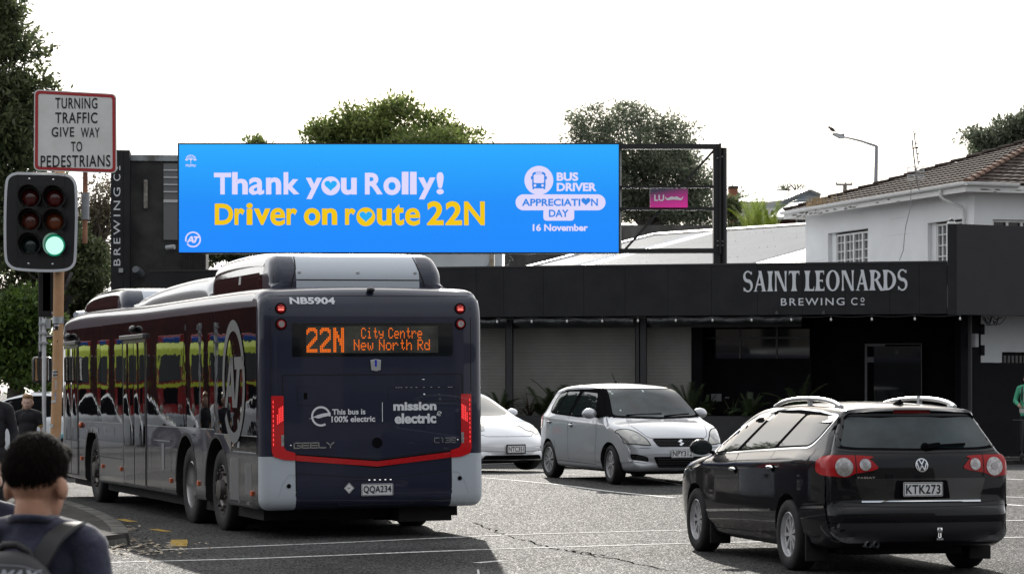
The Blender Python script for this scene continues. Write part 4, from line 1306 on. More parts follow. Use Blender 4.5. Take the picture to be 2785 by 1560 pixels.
hd.add([M4 @ Vector(p) for p in [(0,-.06,-.05),(.15,-.13,-.09),(.47,-.13,-.02),(.47,-.11,.06),(.15,-.11,.08),(0,-.05,.03),(0,.06,-.05),(.15,.13,-.09),(.47,.13,-.02),(.47,.11,.06),(.15,.11,.08),(0,.05,.03)]],
       [(0,1,2,3,4,5),(11,10,9,8,7,6),(0,6,7,1),(1,7,8,2),(2,8,9,3),(3,9,10,4),(4,10,11,5),(5,11,6,0)])
hd.build('lamp_head', mat('lamp_head_grey', (0.42,0.44,0.46), 0.45), lp, bevel=0.015)
MB().box(-.05,.05,-.04,.04,0,.10, 0, Matrix.Translation(S_(2293,371))).build('light_sensor', mat('sensor', (0.2,0.2,0.21), 0.5), lp)
bi = MB(); o = at(2263, 354, 95)
Mb = Matrix.Rotation(R(35), 4, 'Y')
bi.ell((0,0,0), (.13,.06,.065), 14, 10, 0, Mb); bi.ell((-.11,0,.075), (.045,.04,.045), 12, 8)
bi.add([Mb @ Vector(p) for p in [(.09,-.035,.02),(.09,.035,.02),(.24,.02,.0),(.24,-.02,.0),(.09,0,-.03)]], [(0,1,2,3),(0,3,4),(1,4,2),(2,4,3)])
bi.add([(-.15,-.012,.085),(-.15,.012,.085),(-.19,0,.075),(-.15,0,.065)], [(0,1,2),(1,3,2),(3,0,2)])
bi.tube([(-.02,.02,-.05),(-.02,.02,-.10)], .006, 5); bi.tube([(-.02,-.02,-.05),(-.02,-.02,-.10)], .006, 5)
b_ = bi.build('bird', mat('dark_feathers', (0.035,0.032,0.03), 0.7, var=0.3, vscale=20), smooth=60); b_.location = o + Vector((0,0,.03))
tag(b_, 'small dark bird perched on the street lamp head', 'bird')
pp = thing('power_pole', 'wooden power pole with crossarm standing beyond the tiled roof', 'power pole', at(2298, 700, 125))
pp.location.z = 0
def Q_(px, py): return at(px, py, 125) - pp.location
MB().tube([Q_(2298,1100), Q_(2298,500)], [.16,.10], 10).build('pole', mat('pole_wood', (0.22,0.20,0.18), 0.8), pp, smooth=50)
MB().bar(Q_(2274,502), Q_(2318,502), .10, .10).build('crossarm', mat('crossarm_wood', (0.26,0.24,0.22), 0.8), pp)
for px in (2275, 2300, 2317): MB().tube([Q_(px,501), Q_(px,495)], .035, 8).build('insulator', M_['aer'], pp)
# ---------------------------------------------------------------- the big digital screen
SY = 68.0
bs = thing('digital_billboard', 'wide bright blue digital billboard thanking a bus driver, on a black steel frame', 'billboard', (0, SY, 0))
def B(px, py): p = at(px, py, SY); return p.x, p.z
fb = face_y(-0.006)
x0, z1 = B(487, 393); x1, z0 = B(1682.5, 686)
def screen_mat():
    m = bpy.data.materials.new('led_screen'); m.use_nodes = True; t = m.node_tree; b = t.nodes['Principled BSDF']; L = t.links.new
    tc = t.nodes.new('ShaderNodeTexCoord'); sp = t.nodes.new('ShaderNodeSeparateXYZ'); L(tc.outputs['Object'], sp.inputs[0])
    mr = t.nodes.new('ShaderNodeMapRange'); mr.inputs['From Min'].default_value = z0; mr.inputs['From Max'].default_value = z1
    L(sp.outputs['Z'], mr.inputs['Value'])
    rp = t.nodes.new('ShaderNodeValToRGB'); e = rp.color_ramp.elements
    e[0].position = 0.0; e[0].color = (*srgb(32,138,255), 1); e[1].position = 1.0; e[1].color = (*srgb(45,172,255), 1)
    k = e.new(0.45); k.color = (*srgb(34,143,250), 1)
    L(mr.outputs['Result'], rp.inputs['Fac'])
    n = t.nodes.new('ShaderNodeTexNoise'); n.inputs['Scale'].default_value = 45; n.inputs['Detail'].default_value = 2
    L(tc.outputs['Object'], n.inputs['Vector'])
    n2 = t.nodes.new('ShaderNodeTexNoise'); n2.inputs['Scale'].default_value = 0.35; n2.inputs['Detail'].default_value = 2
    L(tc.outputs['Object'], n2.inputs['Vector'])
    r2 = t.nodes.new('ShaderNodeMapRange'); r2.inputs['From Min'].default_value = .45; r2.inputs['From Max'].default_value = .65; r2.inputs['To Min'].default_value = .05; r2.inputs['To Max'].default_value = .55
    L(n2.outputs['Fac'], r2.inputs['Value'])
    sb = t.nodes.new('ShaderNodeMath'); sb.operation = 'SUBTRACT'; sb.inputs[1].default_value = 0.5; L(n.outputs['Fac'], sb.inputs[0])
    ml = t.nodes.new('ShaderNodeMath'); ml.operation = 'MULTIPLY_ADD'; ml.inputs[2].default_value = 1.0 / 2**EXPO
    L(sb.outputs['Value'], ml.inputs[0]); L(r2.outputs['Result'], ml.inputs[1])
    L(rp.outputs['Color'], b.inputs['Emission Color']); L(ml.outputs['Value'], b.inputs['Emission Strength'])
    b.inputs['Base Color'].default_value = (.005,.005,.01,1); b.inputs['Roughness'].default_value = 0.7; b.inputs['Specular IOR Level'].default_value = 0.1
    return m
scr = MB().box(x0, x1, 0.0, 0.12, z0, z1).build('screen', screen_mat(), bs)
M_['led_white'] = glow('led_white', srgb(220,214,248)); M_['led_yellow'] = glow('led_yellow', srgb(238,196,20)); M_['led_blue'] = glow('led_blue', srgb(48,132,226)); M_['led_sky'] = glow('led_sky', srgb(38,170,245))
fr = MB(); w = 0.035
fr.box(x0-w, x0, -0.03, 0.35, z0-w, z1+w); fr.box(x1, x1+w, -0.03, 0.35, z0-w, z1+w); fr.box(x0, x1, -0.03, 0.35, z1, z1+w); fr.box(x0, x1, -0.03, 0.35, z0-w, z0)
fr.box(x0, x1, 0.125, 0.34, z0, z1)
fr.build('screen_frame', M_['satin_black'], bs)
def T(s, a, b, c, d, m, bold, y=-0.006, **k):
    xa, zb = B(a, d); xb, za = B(c, b)
    return put_text(s, xa, xb, zb, za, face_y(y), m, scr, bold, **k)
# words measured on the photograph: (left, top, right, bottom)
def TL(letters, m):
    for ch, a, b, c, d in letters:
        T(ch, 480+a/3.1415, 360+b/3.1415, 480+c/3.1415, 360+d/3.1415, m, .022 if ch in 'ae' else .034)
TL((('T',320,345,467,530),('h',475,340,610,530),('a',618,385,750,533),('n',765,385,895,530),('k',915,340,1050,530),('y',1105,388,1245,570),('u',1405,388,1540,533),('R',1610,345,1762,530),('o',1768,382,1915,536),('l',1925,337,1982,530),('l',1995,337,2052,530),('y',2065,385,2213,572),('!',2222,340,2284,530)), M_['led_white'])
TL((('D',327,608,485,790),('r',495,648,583,790),('i',597,603,652,790),('v',660,650,803,790),('e',800,645,930,797),('r',940,648,1032,790),('o',1088,645,1230,797),('n',1243,648,1373,790),('r',1440,648,1530,790),('u',1712,650,1840,797),('t',1850,612,1945,795),('e',1953,645,2083,797),('2',2140,588,2283,793),('2',2298,588,2440,793),('N',2457,590,2634,793)), M_['led_yellow'])
def disc_heart(cx, cy, r, hw, m):
    X, Z = B(cx, cy); rr = r*SY/FPX; f = face_y(-0.006)
    mb = MB(); arc_band(mb, X, Z, rr*0.55, rr, 0, 360, f, 40)
    arc_band(mb, X, Z, 0.0001, rr*0.551, 0, 360, face_y(-0.0055), 40)
    mb.build('letter_o', m, scr, fix=False)
    hm = MB(); s = SY/FPX; flat(hm, heart(X, Z - hw*0.02*s, hw*s, hw*0.86*s), face_y(-0.010)); hm.build('heart', M_['led_sky'], scr, fix=False)
disc_heart(899.5, 505.5, 25.5, 34, M_['led_white']); disc_heart(995, 589.5, 25.5, 35, M_['led_yellow'])
# small emblems on the left
em = MB(); cx, cz = B(519, 432); s = SY/FPX
for k in range(9):
    q = R(180*k/8); 
    rr = 11 if k not in (0, 8) else 10
    cxx, czz = cx + rr*s*math.cos(q)*1.12, cz - 1*s + rr*s*math.sin(q)*.95
    if k in (0, 8):
        flat(em, [(cxx + 4.6*s*math.cos(a)*1.0, czz - 1.5*s + 2.1*s*math.sin(a)) for a in [2*math.pi*i/16 for i in range(16)]], fb)
    else:
        flat(em, [(cxx + 1.9*s*math.cos(a), czz + 1.9*s*math.sin(a)) for a in [2*math.pi*i/12 for i in range(12)]], fb)
        dx, dz = cxx-cx, czz-(cz-4*s); l = math.hypot(dx,dz); nx, nz = -dz/l*.5*s, dx/l*.5*s
        flat(em, [(cx-nx, cz-4*s-nz), (cx+nx, cz-4*s+nz), (cxx+nx-dx*.2, czz+nz-dz*.2), (cxx-nx-dx*.2, czz-nz-dz*.2)], face_y(-0.0065))
flat(em, [(cx-.6*s, cz-14*s), (cx+.6*s, cz-14*s), (cx+.6*s, cz), (cx-.6*s, cz)], face_y(-0.007))
for k in range(2):
    vs = []; 
    for i in range(25):
        x = cx + (-14 + 28*i/24)*s; z = cz + (-16.5 - 3.4*k)*s + 1.0*s*math.sin(i/24*4*math.pi)
        vs += [fb(x, z-.9*s), fb(x, z+.7*s)]
    em.add(vs, [(2*i, 2*i+2, 2*i+3, 2*i+1) for i in range(24)])
em.build('emblem', M_['led_white'], scr, fix=False)
def at_logo(mb, cx, cz, r, f, sx=1.0):
    """ring broken on both sides by slanted A and T"""
    arc_band(mb, cx, cz, r*0.82, r, 22, 196, f, 40, sx); arc_band(mb, cx, cz, r*0.82, r, 217, 375, f, 40, sx)
    q = lambda pts, dy=0: mb.add([f(cx + a*r*sx, cz + b*r) + Vector((0,0,0)) for a, b in pts], [tuple(range(len(pts)))])
    q([(-.80,-.42),(-.58,-.42),(-.12,.40),(-.30,.40)]); q([(-.30,.40),(-.06,.40),(.14,-.42),(-.10,-.42)]); q([(-.50,-.24),(-.08,-.24),(-.12,-.06),(-.42,-.06)])
    q([(.06,.40),(.95,.40),(.90,.20),(.12,.20)]); q([(.30,.20),(.56,.20),(.30,-.42),(.08,-.42)])
lg = MB(); X, Z = B(525, 651); at_logo(lg, X, Z, 21.5*SY/FPX, fb); lg.build('emblem', M_['led_white'], scr, fix=False)
# badge on the right
def Bz(x, y): return B(1340 + x/5.55, 440 + y/5.55)      # from the enlarged view of this corner
bg = MB()
c = Bz(697, 280); rr = 218/5.55*SY/FPX
flat(bg, ring_pts(c[0], c[1], rr, 48), face_y(-0.006))
a, b = Bz(345, 732), Bz(1703, 492); h = (b[1]-a[1])/2
flat(bg, round_rect(a[0], b[0], a[1], b[1], h*.999, 12), face_y(-0.0068))
a, b = Bz(765, 888), Bz(1230, 700)
flat(bg, round_rect(a[0], b[0], a[1], b[1], 0.085, 6), face_y(-0.0062))
bg.build('badge', M_['led_white'], scr, fix=False)
def TB(s, x0_, y0_, x1_, y1_, m, bold, y=-0.0095, **k):
    p, q = Bz(x0_, y1_), Bz(x1_, y0_); return put_text(s, p[0], q[0], p[1], q[1], face_y(y), m, scr, bold, **k)
TB('BUS', 966, 160, 1290, 290, M_['led_white'], 0.04); TB('DRIVER', 966, 318, 1565, 445, M_['led_white'], 0.04)
TB('APPRECIATI', 440, 557, 1322, 668, M_['led_blue'], 0.03); TB('N', 1484, 555, 1588, 666, M_['led_blue'], 0.03); TB('DAY', 848, 722, 1146, 833, M_['led_blue'], 0.03)
TB('16 November', 604, 938, 1437, 1045, M_['led_white'], 0.034)
hb = MB(); p = Bz(1406, 605); s = SY/FPX/5.55; flat(hb, heart(p[0], p[1], 140*s, 118*s), face_y(-0.0095)); hb.build('heart', M_['led_blue'], scr, fix=False)
ib = MB(); f = face_y(-0.0095)
def RR(x0_, y0_, x1_, y1_, r, f=f, mb=ib):
    p, q = Bz(x0_, y1_), Bz(x1_, y0_); flat(mb, round_rect(p[0], q[0], p[1], q[1], r*SY/FPX/5.55, 5), f)
RR(596, 154, 798, 402, 45); RR(600, 380, 625, 416, 8, face_y(-.0097)); RR(768, 380, 794, 416, 8, face_y(-.0097)); RR(576, 220, 600, 265, 6, face_y(-.0099)); RR(794, 220, 818, 265, 6, face_y(-.0099))
ib.build('bus_icon', M_['led_blue'], scr, fix=False)
iw = MB(); fw = face_y(-0.0112)
for t in ((618,190,776,322,22),(650,164,744,184,4)): RR(*t, f=fw, mb=iw)
for x in (638, 752): p = Bz(x, 358); flat(iw, ring_pts(p[0], p[1], 20*SY/FPX/5.55, 20), fw)
iw.build('bus_icon', M_['led_white'], scr, fix=False)
# open steel frame on the right
M_['steelblk'] = mat('black_steel', (0.014,0.014,0.015), 0.45, var=0.2, vscale=3)
def rail(name, pa, pb, w, h): 
    a, b = B(*pa), B(*pb); return MB().bar((a[0],0.12,a[1]), (b[0],0.12,b[1]), w, h).build(name, M_['steelblk'], bs)
s = SY/FPX
rail('rail', (1684,398), (1962,398), .16, 14*s); rail('rail', (1684,508), (1950,507), .10, 7*s); rail('rail', (1684,567), (1950,567), .10, 8*s); rail('rail', (1684,682), (1955,681), .16, 13*s)
MB().bar((B(1702,0)[0], .2, B(0,676)[1]), (B(1942,0)[0], .2, B(0,408)[1]), .05, .06).build('brace', M_['steelblk'], bs)
x, z = B(1688.5, 0); MB().box(x-.025, x+.025, .16, .26, B(0,676)[1], B(0,402)[1]).build('stile', mat('grey_stile', (0.6,0.6,0.6), 0.5), bs)
xa, xb = B(1943,0)[0], B(1979,0)[0]
MB().box(B(1941,0)[0], B(1960,0)[0], .06, .4, 0.2, B(0,404)[1]).build('post', M_['steelblk'], bs)
MB().box(B(1956,0)[0], B(1961.5,0)[0], -.05, .055, B(0,690)[1], B(0,390)[1]).build('flange', M_['steelblk'], bs)
MB().lathe([(0,0.2),(9.5*s,0.2),(9.5*s,B(0,400)[1]),(0,B(0,400)[1])], Matrix.Translation((B(1969.5,0)[0],.22,0)), 20).build('post', M_['steelblk'], bs, smooth=40)
bo = MB()
for px, py in ((1952,430),(1965,425),(1952,655),(1952,667),(1966,655),(1966,666)):
    x, z = B(px, py); bo.box(x-.02,x+.02,-.02 if px < 1957 else .10,.06 if px < 1957 else .135,z-.012,z+.012)
bo.build('bolt', mat('bolt_grey', (0.35,0.35,0.36), 0.5, 0.5), bs)
# small pink sign hung between the rails
pk = thing('pink_sign', 'small pink and dark sign with a white moustache hung in the steel frame', 'sign', (0, SY, 0))
a, b = B(1768, 564), B(1870, 513)
def pink_mat():
    m = bpy.data.materials.new('pink_sign'); m.use_nodes = True; t = m.node_tree; bb_ = t.nodes['Principled BSDF']; L = t.links.new
    tc = t.nodes.new('ShaderNodeTexCoord'); sp = t.nodes.new('ShaderNodeSeparateXYZ'); L(tc.outputs['Object'], sp.inputs[0])
    ad = t.nodes.new('ShaderNodeMath'); ad.operation = 'MULTIPLY_ADD'; ad.inputs[1].default_value = -0.18; L(sp.outputs['X'], ad.inputs[0]); L(sp.outputs['Z'], ad.inputs[2])
    mr = t.nodes.new('ShaderNodeMapRange'); mr.inputs['From Min'].default_value = a[1]-.18*(b[0]-.1); mr.inputs['From Max'].default_value = b[1]-.18*(a[0]+.4); L(ad.outputs['Value'], mr.inputs['Value'])
    rp = t.nodes.new('ShaderNodeValToRGB'); e = rp.color_ramp.elements
    e[0].color = (0.75,0.03,0.33,1); e[1].color = (0.05,0.04,0.07,1); e[1].position = .95; k = e.new(.5); k.color = (0.42,0.03,0.22,1)
    L(mr.outputs['Result'], rp.inputs['Fac']); L(rp.outputs['Color'], bb_.inputs['Base Color'])
    L(rp.outputs['Color'], bb_.inputs['Emission Color']); bb_.inputs['Emission Strength'].default_value = 0.25
    bb_.inputs['Roughness'].default_value = 0.4
    return m
MB().box(a[0], b[0], -.04, .04, a[1], b[1]).build('panel', pink_mat(), pk)
M_['pinkw'] = mat('sign_white', (0.85,0.85,0.88), 0.5)
p, q = B(1779, 547), B(1806, 530); put_text('LU', p[0], q[0], p[1], q[1], face_y(-.045), M_['pinkw'], pk, 0.03)
mo = MB(); cx, cz = B(1833, 541); s = SY/FPX
def mous(t):   # half outline, t from 0 to 1
    return None
for sg in (-1, 1):
    top = [(0,4.5),(5,6.5),(10,5.5),(15,2.5),(20,1.5),(23,5),(24,7.5)]; low = [(24.5,4),(22,-2),(17,-4),(11,-3),(6,-2.5),(0,-2.0)]
    flat(mo, [(cx + sg*x*s, cz + z*s*1.0) for x, z in top+low], face_y(-.045 - .0004*(sg+1)))
mo.build('moustache', M_['pinkw'], pk, fix=False)

# ---------------------------------------------------------------- traffic signal on its worn pole
TY = 27.0
pole_base = at(152, 1400, TY); pole_base.z = gh(pole_base.x, TY) + 0.12
tp = thing('signal_pole', 'worn orange pole with stickers carrying the traffic lights on the left corner', 'pole', pole_base)
def Tp(px, py, dy=0.0): return at(px, py, TY+dy) - pole_base
def worn_mat():
    m = mat('worn_orange_paint', (0.42,0.24,0.12), 0.6, col2=(0.50,0.29,0.15), vscale=6)
    t = m.node_tree; b = t.nodes['Principled BSDF']; old = b.inputs['Base Color'].links[0].from_socket; L = t.links.new
    tc = t.nodes.new('ShaderNodeTexCoord'); n = t.nodes.new('ShaderNodeTexNoise'); n.inputs['Scale'].default_value = 9; n.inputs['Detail'].default_value = 6; n.inputs['Roughness'].default_value = .7
    L(tc.outputs['Object'], n.inputs['Vector'])
    sp = t.nodes.new('ShaderNodeSeparateXYZ'); L(tc.outputs['Object'], sp.inputs[0])
    mr = t.nodes.new('ShaderNodeMapRange'); mr.inputs['From Min'].default_value = 0.6; mr.inputs['From Max'].default_value = 2.2; mr.inputs['To Min'].default_value = .10; mr.inputs['To Max'].default_value = -.10
    L(sp.outputs['Z'], mr.inputs['Value']); ad = t.nodes.new('ShaderNodeMath'); ad.operation = 'ADD'; L(n.outputs['Fac'], ad.inputs[0]); L(mr.outputs['Result'], ad.inputs[1])
    r = t.nodes.new('ShaderNodeValToRGB'); r.color_ramp.elements[0].position = .60; r.color_ramp.elements[1].position = .62; L(ad.outputs['Value'], r.inputs['Fac'])
    mx = t.nodes.new('ShaderNodeMix'); mx.data_type = 'RGBA'; mx.inputs['B'].default_value = (.28,.28,.29,1); L(r.outputs['Color'], mx.inputs['Factor']); L(old, mx.inputs['A']); L(mx.outputs['Result'], b.inputs['Base Color'])
    return m
M_['worn'] = worn_mat()
top = Tp(164, 250); 
MB().tube([Vector((-.035,0,-.02)), Tp(157,1000), Tp(160,740), top], 0.056, 20).build('pole', M_['worn'], tp, smooth=50)
MB().lathe([(0.056,0),(0.11,0),(0.11,.02),(0.056,.03)], Matrix.Translation((-.035,0,0)), 20).build('base_flange', M_['worn'], tp, smooth=30)
def on_pole(px, py, r=0.0575, phi=0.0):   # point of the pole surface facing the viewer
    c = Tp(px, py); t = (c.z) ; ax = Vector((-.035,0,-.02)).lerp(Tp(160,740), max(0,min(1,t/(Tp(160,740).z))))
    dx = max(-r*.98, min(r*.98, c.x - ax.x)); return Vector((c.x, -math.sqrt(max(r*r - dx*dx, 0)), c.z))
def sticker(name, x0, y0, x1, y1, m, n=6):
    vs = []; fs = []
    for i in range(n+1):
        for yy in (y0, y1): vs.append(on_pole(x0 + (x1-x0)*i/n, yy))
        if i: fs.append((2*i-2, 2*i, 2*i+1, 2*i-1))
    return MB().add(vs, fs).build(name, m, tp, fix=False)
st = sticker('sticker', 146, 879, 166, 897, M_['ink'])
def st_text(s, x0, y0, x1, y1, m, bold=.03, slant=0.0):
    vs, fs = text_geo(s, bold); xs = [v[0] for v in vs]; ys = [v[1] for v in vs]; ax, bx, ay, by = min(xs), max(xs), min(ys), max(ys)
    return MB().add([on_pole(x0+(x-ax)/(bx-ax)*(x1-x0) + slant*(y-ay)/(by-ay), y1+(y-ay)/(by-ay)*(y0-y1), 0.059) for x, y in vs], fs).build('lettering', m, tp, fix=False)
st_text('JANKS', 149, 882, 164, 888, M_['pinkw'], .03, 1.0)
sw = MB(); sw.add([on_pole(x, y, .059) for x, y in ((148,889),(151,892),(164,888),(151,895.5),(147.5,893))], [(0,1,2,3,4)]); sw.build('tick_mark', M_['pinkw'], tp, fix=False)
st_text('4', 157, 918, 168, 936, M_['ink'], .05)
sticker('sticker', 145, 1006, 168, 1024, M_['pinkw']); st_text('KERSO', 146, 1007.5, 167, 1014, M_['ink'], .05); st_text('SERGE', 146, 1016, 167, 1022.5, M_['ink'], .05)
sticker('sticker', 153, 1033, 170, 1059, mat('sticker_pale', (.5,.5,.55), .5, var=.15, vscale=30))
sticker('sticker', 150, 1066, 168, 1085, mat('sticker_torn', (.30,.30,.33), .6, var=.4, vscale=30)); sticker('sticker', 141, 1087, 166, 1094, mat('sticker_torn', (.5,.5,.5), .6, var=.3, vscale=30))
sticker('sticker', 138, 1152, 148, 1162, mat('sticker_torn', (.45,.45,.45), .6, var=.3, vscale=30))
MB().lathe([(.056,-.035),(.062,-.035),(.062,.035),(.056,.035)], Matrix.Translation(Vector((Tp(158,870).x,0,Tp(158,870).z))), 20).build('clamp_band', M_['steel'], tp, smooth=30)

sg = thing('traffic_light', 'black traffic light with six lenses, its lower right lens lit green', 'traffic light', pole_base + Vector((0,0,3)))
def Tg(px, py, dy=-0.14): return at(px, py, TY+dy) - sg.location
def from_zoom(x, y): return x/4.654, 450 + y/4.654
YF = -0.14
pts = [from_zoom(*p) for p in ((225,82),(822,103),(900,130),(945,180),(972,250),(966,1180),(955,1240),(910,1300),(815,1338),(215,1325),(140,1300),(80,1240),(58,1170),(66,230),(90,150),(150,100))]
poly = [(lambda v: (v.x, v.z))(Tg(*p)) for p in pts]
cxm = sum(p[0] for p in poly)/len(poly); czm = sum(p[1] for p in poly)/len(poly)
def smooth_poly(P, n=4):
    C = curve2(P + [P[0]], 0.02); return [tuple(c) for c in C[:-1]]
sp_ = smooth_poly(poly)
def inset(P, d): 
    out = []
    for i in range(len(P)):
        a, b, c = P[i-1], P[i], P[(i+1)%len(P)]; tx, tz = c[0]-a[0], c[1]-a[1]; l = math.hypot(tx,tz) or 1; nx, nz = -tz/l, tx/l
        if (nx*(cxm-b[0]) + nz*(czm-b[1])) < 0: nx, nz = -nx, -nz
        out.append((b[0]+nx*d, b[1]+nz*d))
    return out
mb = MB(); mb.prism(sp_, lambda a,b: (a, YF, b), lambda a,b: (a, YF+.012, b)); mb.build('backboard', mat('board_black', (.016,.016,.018), .35), sg)
inn = inset(sp_, .028); mb = MB(); n = len(sp_)
mb.add([(a, YF-.003, b) for a, b in sp_] + [(a, YF-.003, b) for a, b in inn], [(i, (i+1)%n, n+(i+1)%n, n+i) for i in range(n)])
mb.build('white_border', mat('border_white', (.62,.64,.68), .4), sg, fix=False)
lens_col = {'r1':(.10,.004,.004),'r2':(.12,.003,.003),'a1':(.12,.02,.008),'a2':(.22,.045,.008),'g1':(.004,.02,.02)}
hs = MB()
for j, (yy, k1, k2) in enumerate(((405,'r1','r2'),(700,'a1','a2'),(1005,'g1','lit'))):
    for i, kk in enumerate((k1, k2)):
        c = Tg(*from_zoom((382 if i == 0 else 692), yy + 8*i))
        r0 = 0.100
        ring = MB(); Mv = Matrix.Translation((c.x, 0, c.z)) @ Matrix.Rotation(R(90), 4, 'X')
        vb = MB(); nv = 28; vs = []; fs = []
        for q in range(nv+1):
            an = R(-215 + 250 + 0) if False else R(-55 + 290*q/nv)
            dpt = .20*(0.55 + .45*max(0, math.sin(an)))
            for rr, y in ((.118, YF-.002), (.122, YF-dpt), (.116, YF-dpt), (.112, YF-.002)):
                vs.append((c.x + .012 + rr*math.cos(an), y, c.z + .004 + rr*math.sin(an)))
            if q: fs += [((q-1)*4+t, (q-1)*4+(t+1)%4, q*4+(t+1)%4, q*4+t) for t in range(4)]
        vb.add(vs, fs); vb.build('visor', M_['satin_black'], sg, smooth=50)
        if kk == 'lit':
            lm = glow('green_lamp', (.55,1.0,.82), 1.1)
        else: lm = mat('lens_'+kk, lens_col[kk], .12, coat=1.0, bump=.3, bscale=120, bdist=.002)
        if kk == 'lit': MB().lathe([(.092,0),(.112,.012)], Matrix.Translation((c.x, YF-.004, c.z)) @ Matrix.Rotation(R(90),4,'X'), 32).build('lens_rim', glow('green_rim', (.005,.20,.11), 1.0), sg, smooth=60)
        ln = MB(); ln.lathe([(.094,.0),(.088,.012),(.066,.028),(.035,.036),(0,.038)], Matrix.Translation((c.x, YF-.004, c.z)) @ Matrix.Rotation(R(90),4,'X'), 32)
        ln.build('lens', lm, sg, smooth=60)
for x, y in ((372,170),(675,180),(363,1240),(665,1245)):
    c = Tg(*from_zoom(x, y)); MB().ell((c.x, YF-.004, c.z), (.013,.01,.013), 12, 8).build('screw', M_['chrome'], sg, smooth=60)
gx = MB()
for x in (222, 820): 
    a, b = Tg(*from_zoom(x, 115)), Tg(*from_zoom(x-8, 1300)); gx.bar((a.x, YF-.0025, a.z), (b.x, YF-.0025, b.z), .004, .003)
for y in (268, 560, 860, 1155):
    a, b = Tg(*from_zoom(222, y)), Tg(*from_zoom(815, y+8)); gx.bar((a.x, YF-.0035, a.z), (b.x, YF-.0035, b.z), .004, .003)
gx.build('housing_joint', M_['ink'], sg)
a = Tg(*from_zoom(230, 270)); b = Tg(*from_zoom(812, 1160))
MB().box(a.x, b.x, YF+.014, YF+.10, b.z, a.z).build('housing', M_['satin_black'], sg, bevel=.01)
MB().bar((Tg(160,520).x, YF+.10, Tg(160,520).z), (Tg(160,520).x, .0, Tg(160,520).z), .05, .05).build('bracket', M_['satin_black'], sg)
# lamps facing the other way
r2 = thing('traffic_light', 'black traffic light seen from behind, hanging below the lit one on the orange pole', 'traffic light', pole_base + Vector((0,0,2.2)))
def Tr(px, py): return at(px, py, TY+.22) - r2.location
p, q = Tr(109, 862), Tr(145, 740)
MB().box(p.x, q.x, .10, .22, p.z, q.z).build('housing', M_['satin_black'], r2, bevel=.01)
p, q = Tr(110, 866), Tr(126, 850)
MB().box(p.x+.05, q.x, .12, .2, p.z, p.z+.05).build('foot', M_['satin_black'], r2)
for ya, yb in ((738,788),(800,848)):
    for x0_, x1_, xt in ((172,186,196),):
        a, b, c, d = Tr(x0_, ya), Tr(xt, ya+3), Tr(x0_+5, yb), Tr(x0_, yb)
        m4 = MB(); m4.add([(a.x,.08,a.z),(b.x,.08,b.z),(c.x,.08,c.z),(d.x,.08,d.z),(a.x,.30,a.z),(b.x,.30,b.z),(c.x,.30,c.z),(d.x,.30,d.z)], [(0,1,2,3),(7,6,5,4),(0,4,5,1),(1,5,6,2),(2,6,7,3),(3,7,4,0)])
        m4.build('visor', M_['satin_black'], r2)
MB().box(Tr(174,745).x-.2, Tr(174,745).x, .1, .2, Tr(170,846).z, Tr(170,740).z).build('back_case', M_['satin_black'], r2)
# give-way sign above it
gs = thing('give_way_sign', 'square white sign with red border telling turning traffic to give way to pedestrians', 'sign', pole_base + Vector((0,0,4)))
def Gs(x, y): return at(x/1.85, y/1.85, TY-.2) - gs.location
cs = [Gs(172,450), Gs(582,470), Gs(584,870), Gs(170,858)]   # clockwise from top left
def gsf(u, v, dy=0.0):   # u right, v down in 0..1, bilinear over the plate
    a = cs[0].lerp(cs[1], u); b = cs[3].lerp(cs[2], u); p = a.lerp(b, v); return Vector((p.x, -.2 + .05*u + dy, p.z))
def rr01(d, r, n=5):
    return [(a, b) for a, b in round_rect(d, 1-d, d, 1-d, r, n)]
mb = MB(); mb.prism(rr01(0,.06), lambda a,b: gsf(a,b), lambda a,b: gsf(a,b,.006)); mb.build('plate', mat('sign_face_white', (.78,.78,.77), .4, col2=(.70,.70,.68), vscale=5), gs)
o_, i_ = rr01(.014,.05), rr01(.05,.03); n = len(o_)
MB().add([gsf(a,b,-.003) for a,b in o_] + [gsf(a,b,-.003) for a,b in i_], [(k,(k+1)%n,n+(k+1)%n,n+k) for k in range(n)]).build('red_border', mat('sign_red', (.42,.03,.035), .4), gs, fix=False)
def GT(s, x0_, y0_, x1_, y1_):
    vs, fs = text_geo(s, .012, 1.12); xs = [v[0] for v in vs]; ys = [v[1] for v in vs]; ax, bx, ay, by = min(xs), max(xs), min(ys), max(ys)
    MB().add([gsf((x0_+(x-ax)/(bx-ax)*(x1_-x0_)-171)/411, (y1_+(y-ay)/(by-ay)*(y0_-y1_)-449 - 20*(x0_+(x-ax)/(bx-ax)*(x1_-x0_)-171)/411)/403, -.004) for x, y in vs], fs).build('lettering', M_['ink'], gs, fix=False)
GT('TURNING', 277, 490, 487, 545); GT('TRAFFIC', 277, 563, 487, 618); GT('GIVE', 259, 637, 371, 686); GT('WAY', 404, 640, 498, 690); GT('TO', 355, 710, 411, 760); GT('PEDESTRIANS', 205, 778, 551, 838)
p = Gs(425, 860); 
MB().tube([(p.x,-.13,Gs(425,860).z+.3), (Gs(421,1222).x, -.13, Gs(421,1222).z)], .026, 14).build('stub_post', mat('rusty_orange', (.36,.17,.09), .7, col2=(.14,.05,.035), vscale=6, stretch=(1,1,.4)), gs, smooth=50)
MB().tube([(p.x,-.13,Gs(424,968).z), (p.x-.002,-.13,Gs(423,1102).z)], .040, 16).build('sleeve', mat('sleeve_grey', (.25,.26,.28), .5, .3, var=.15, vscale=14), gs, smooth=50)
for yy in (968, 1102): MB().bar((Gs(385,yy).x,-.10,Gs(385,yy).z), (Gs(442,yy).x,-.10,Gs(442,yy).z), .02, .012).build('strap', M_['satin_black'], gs)
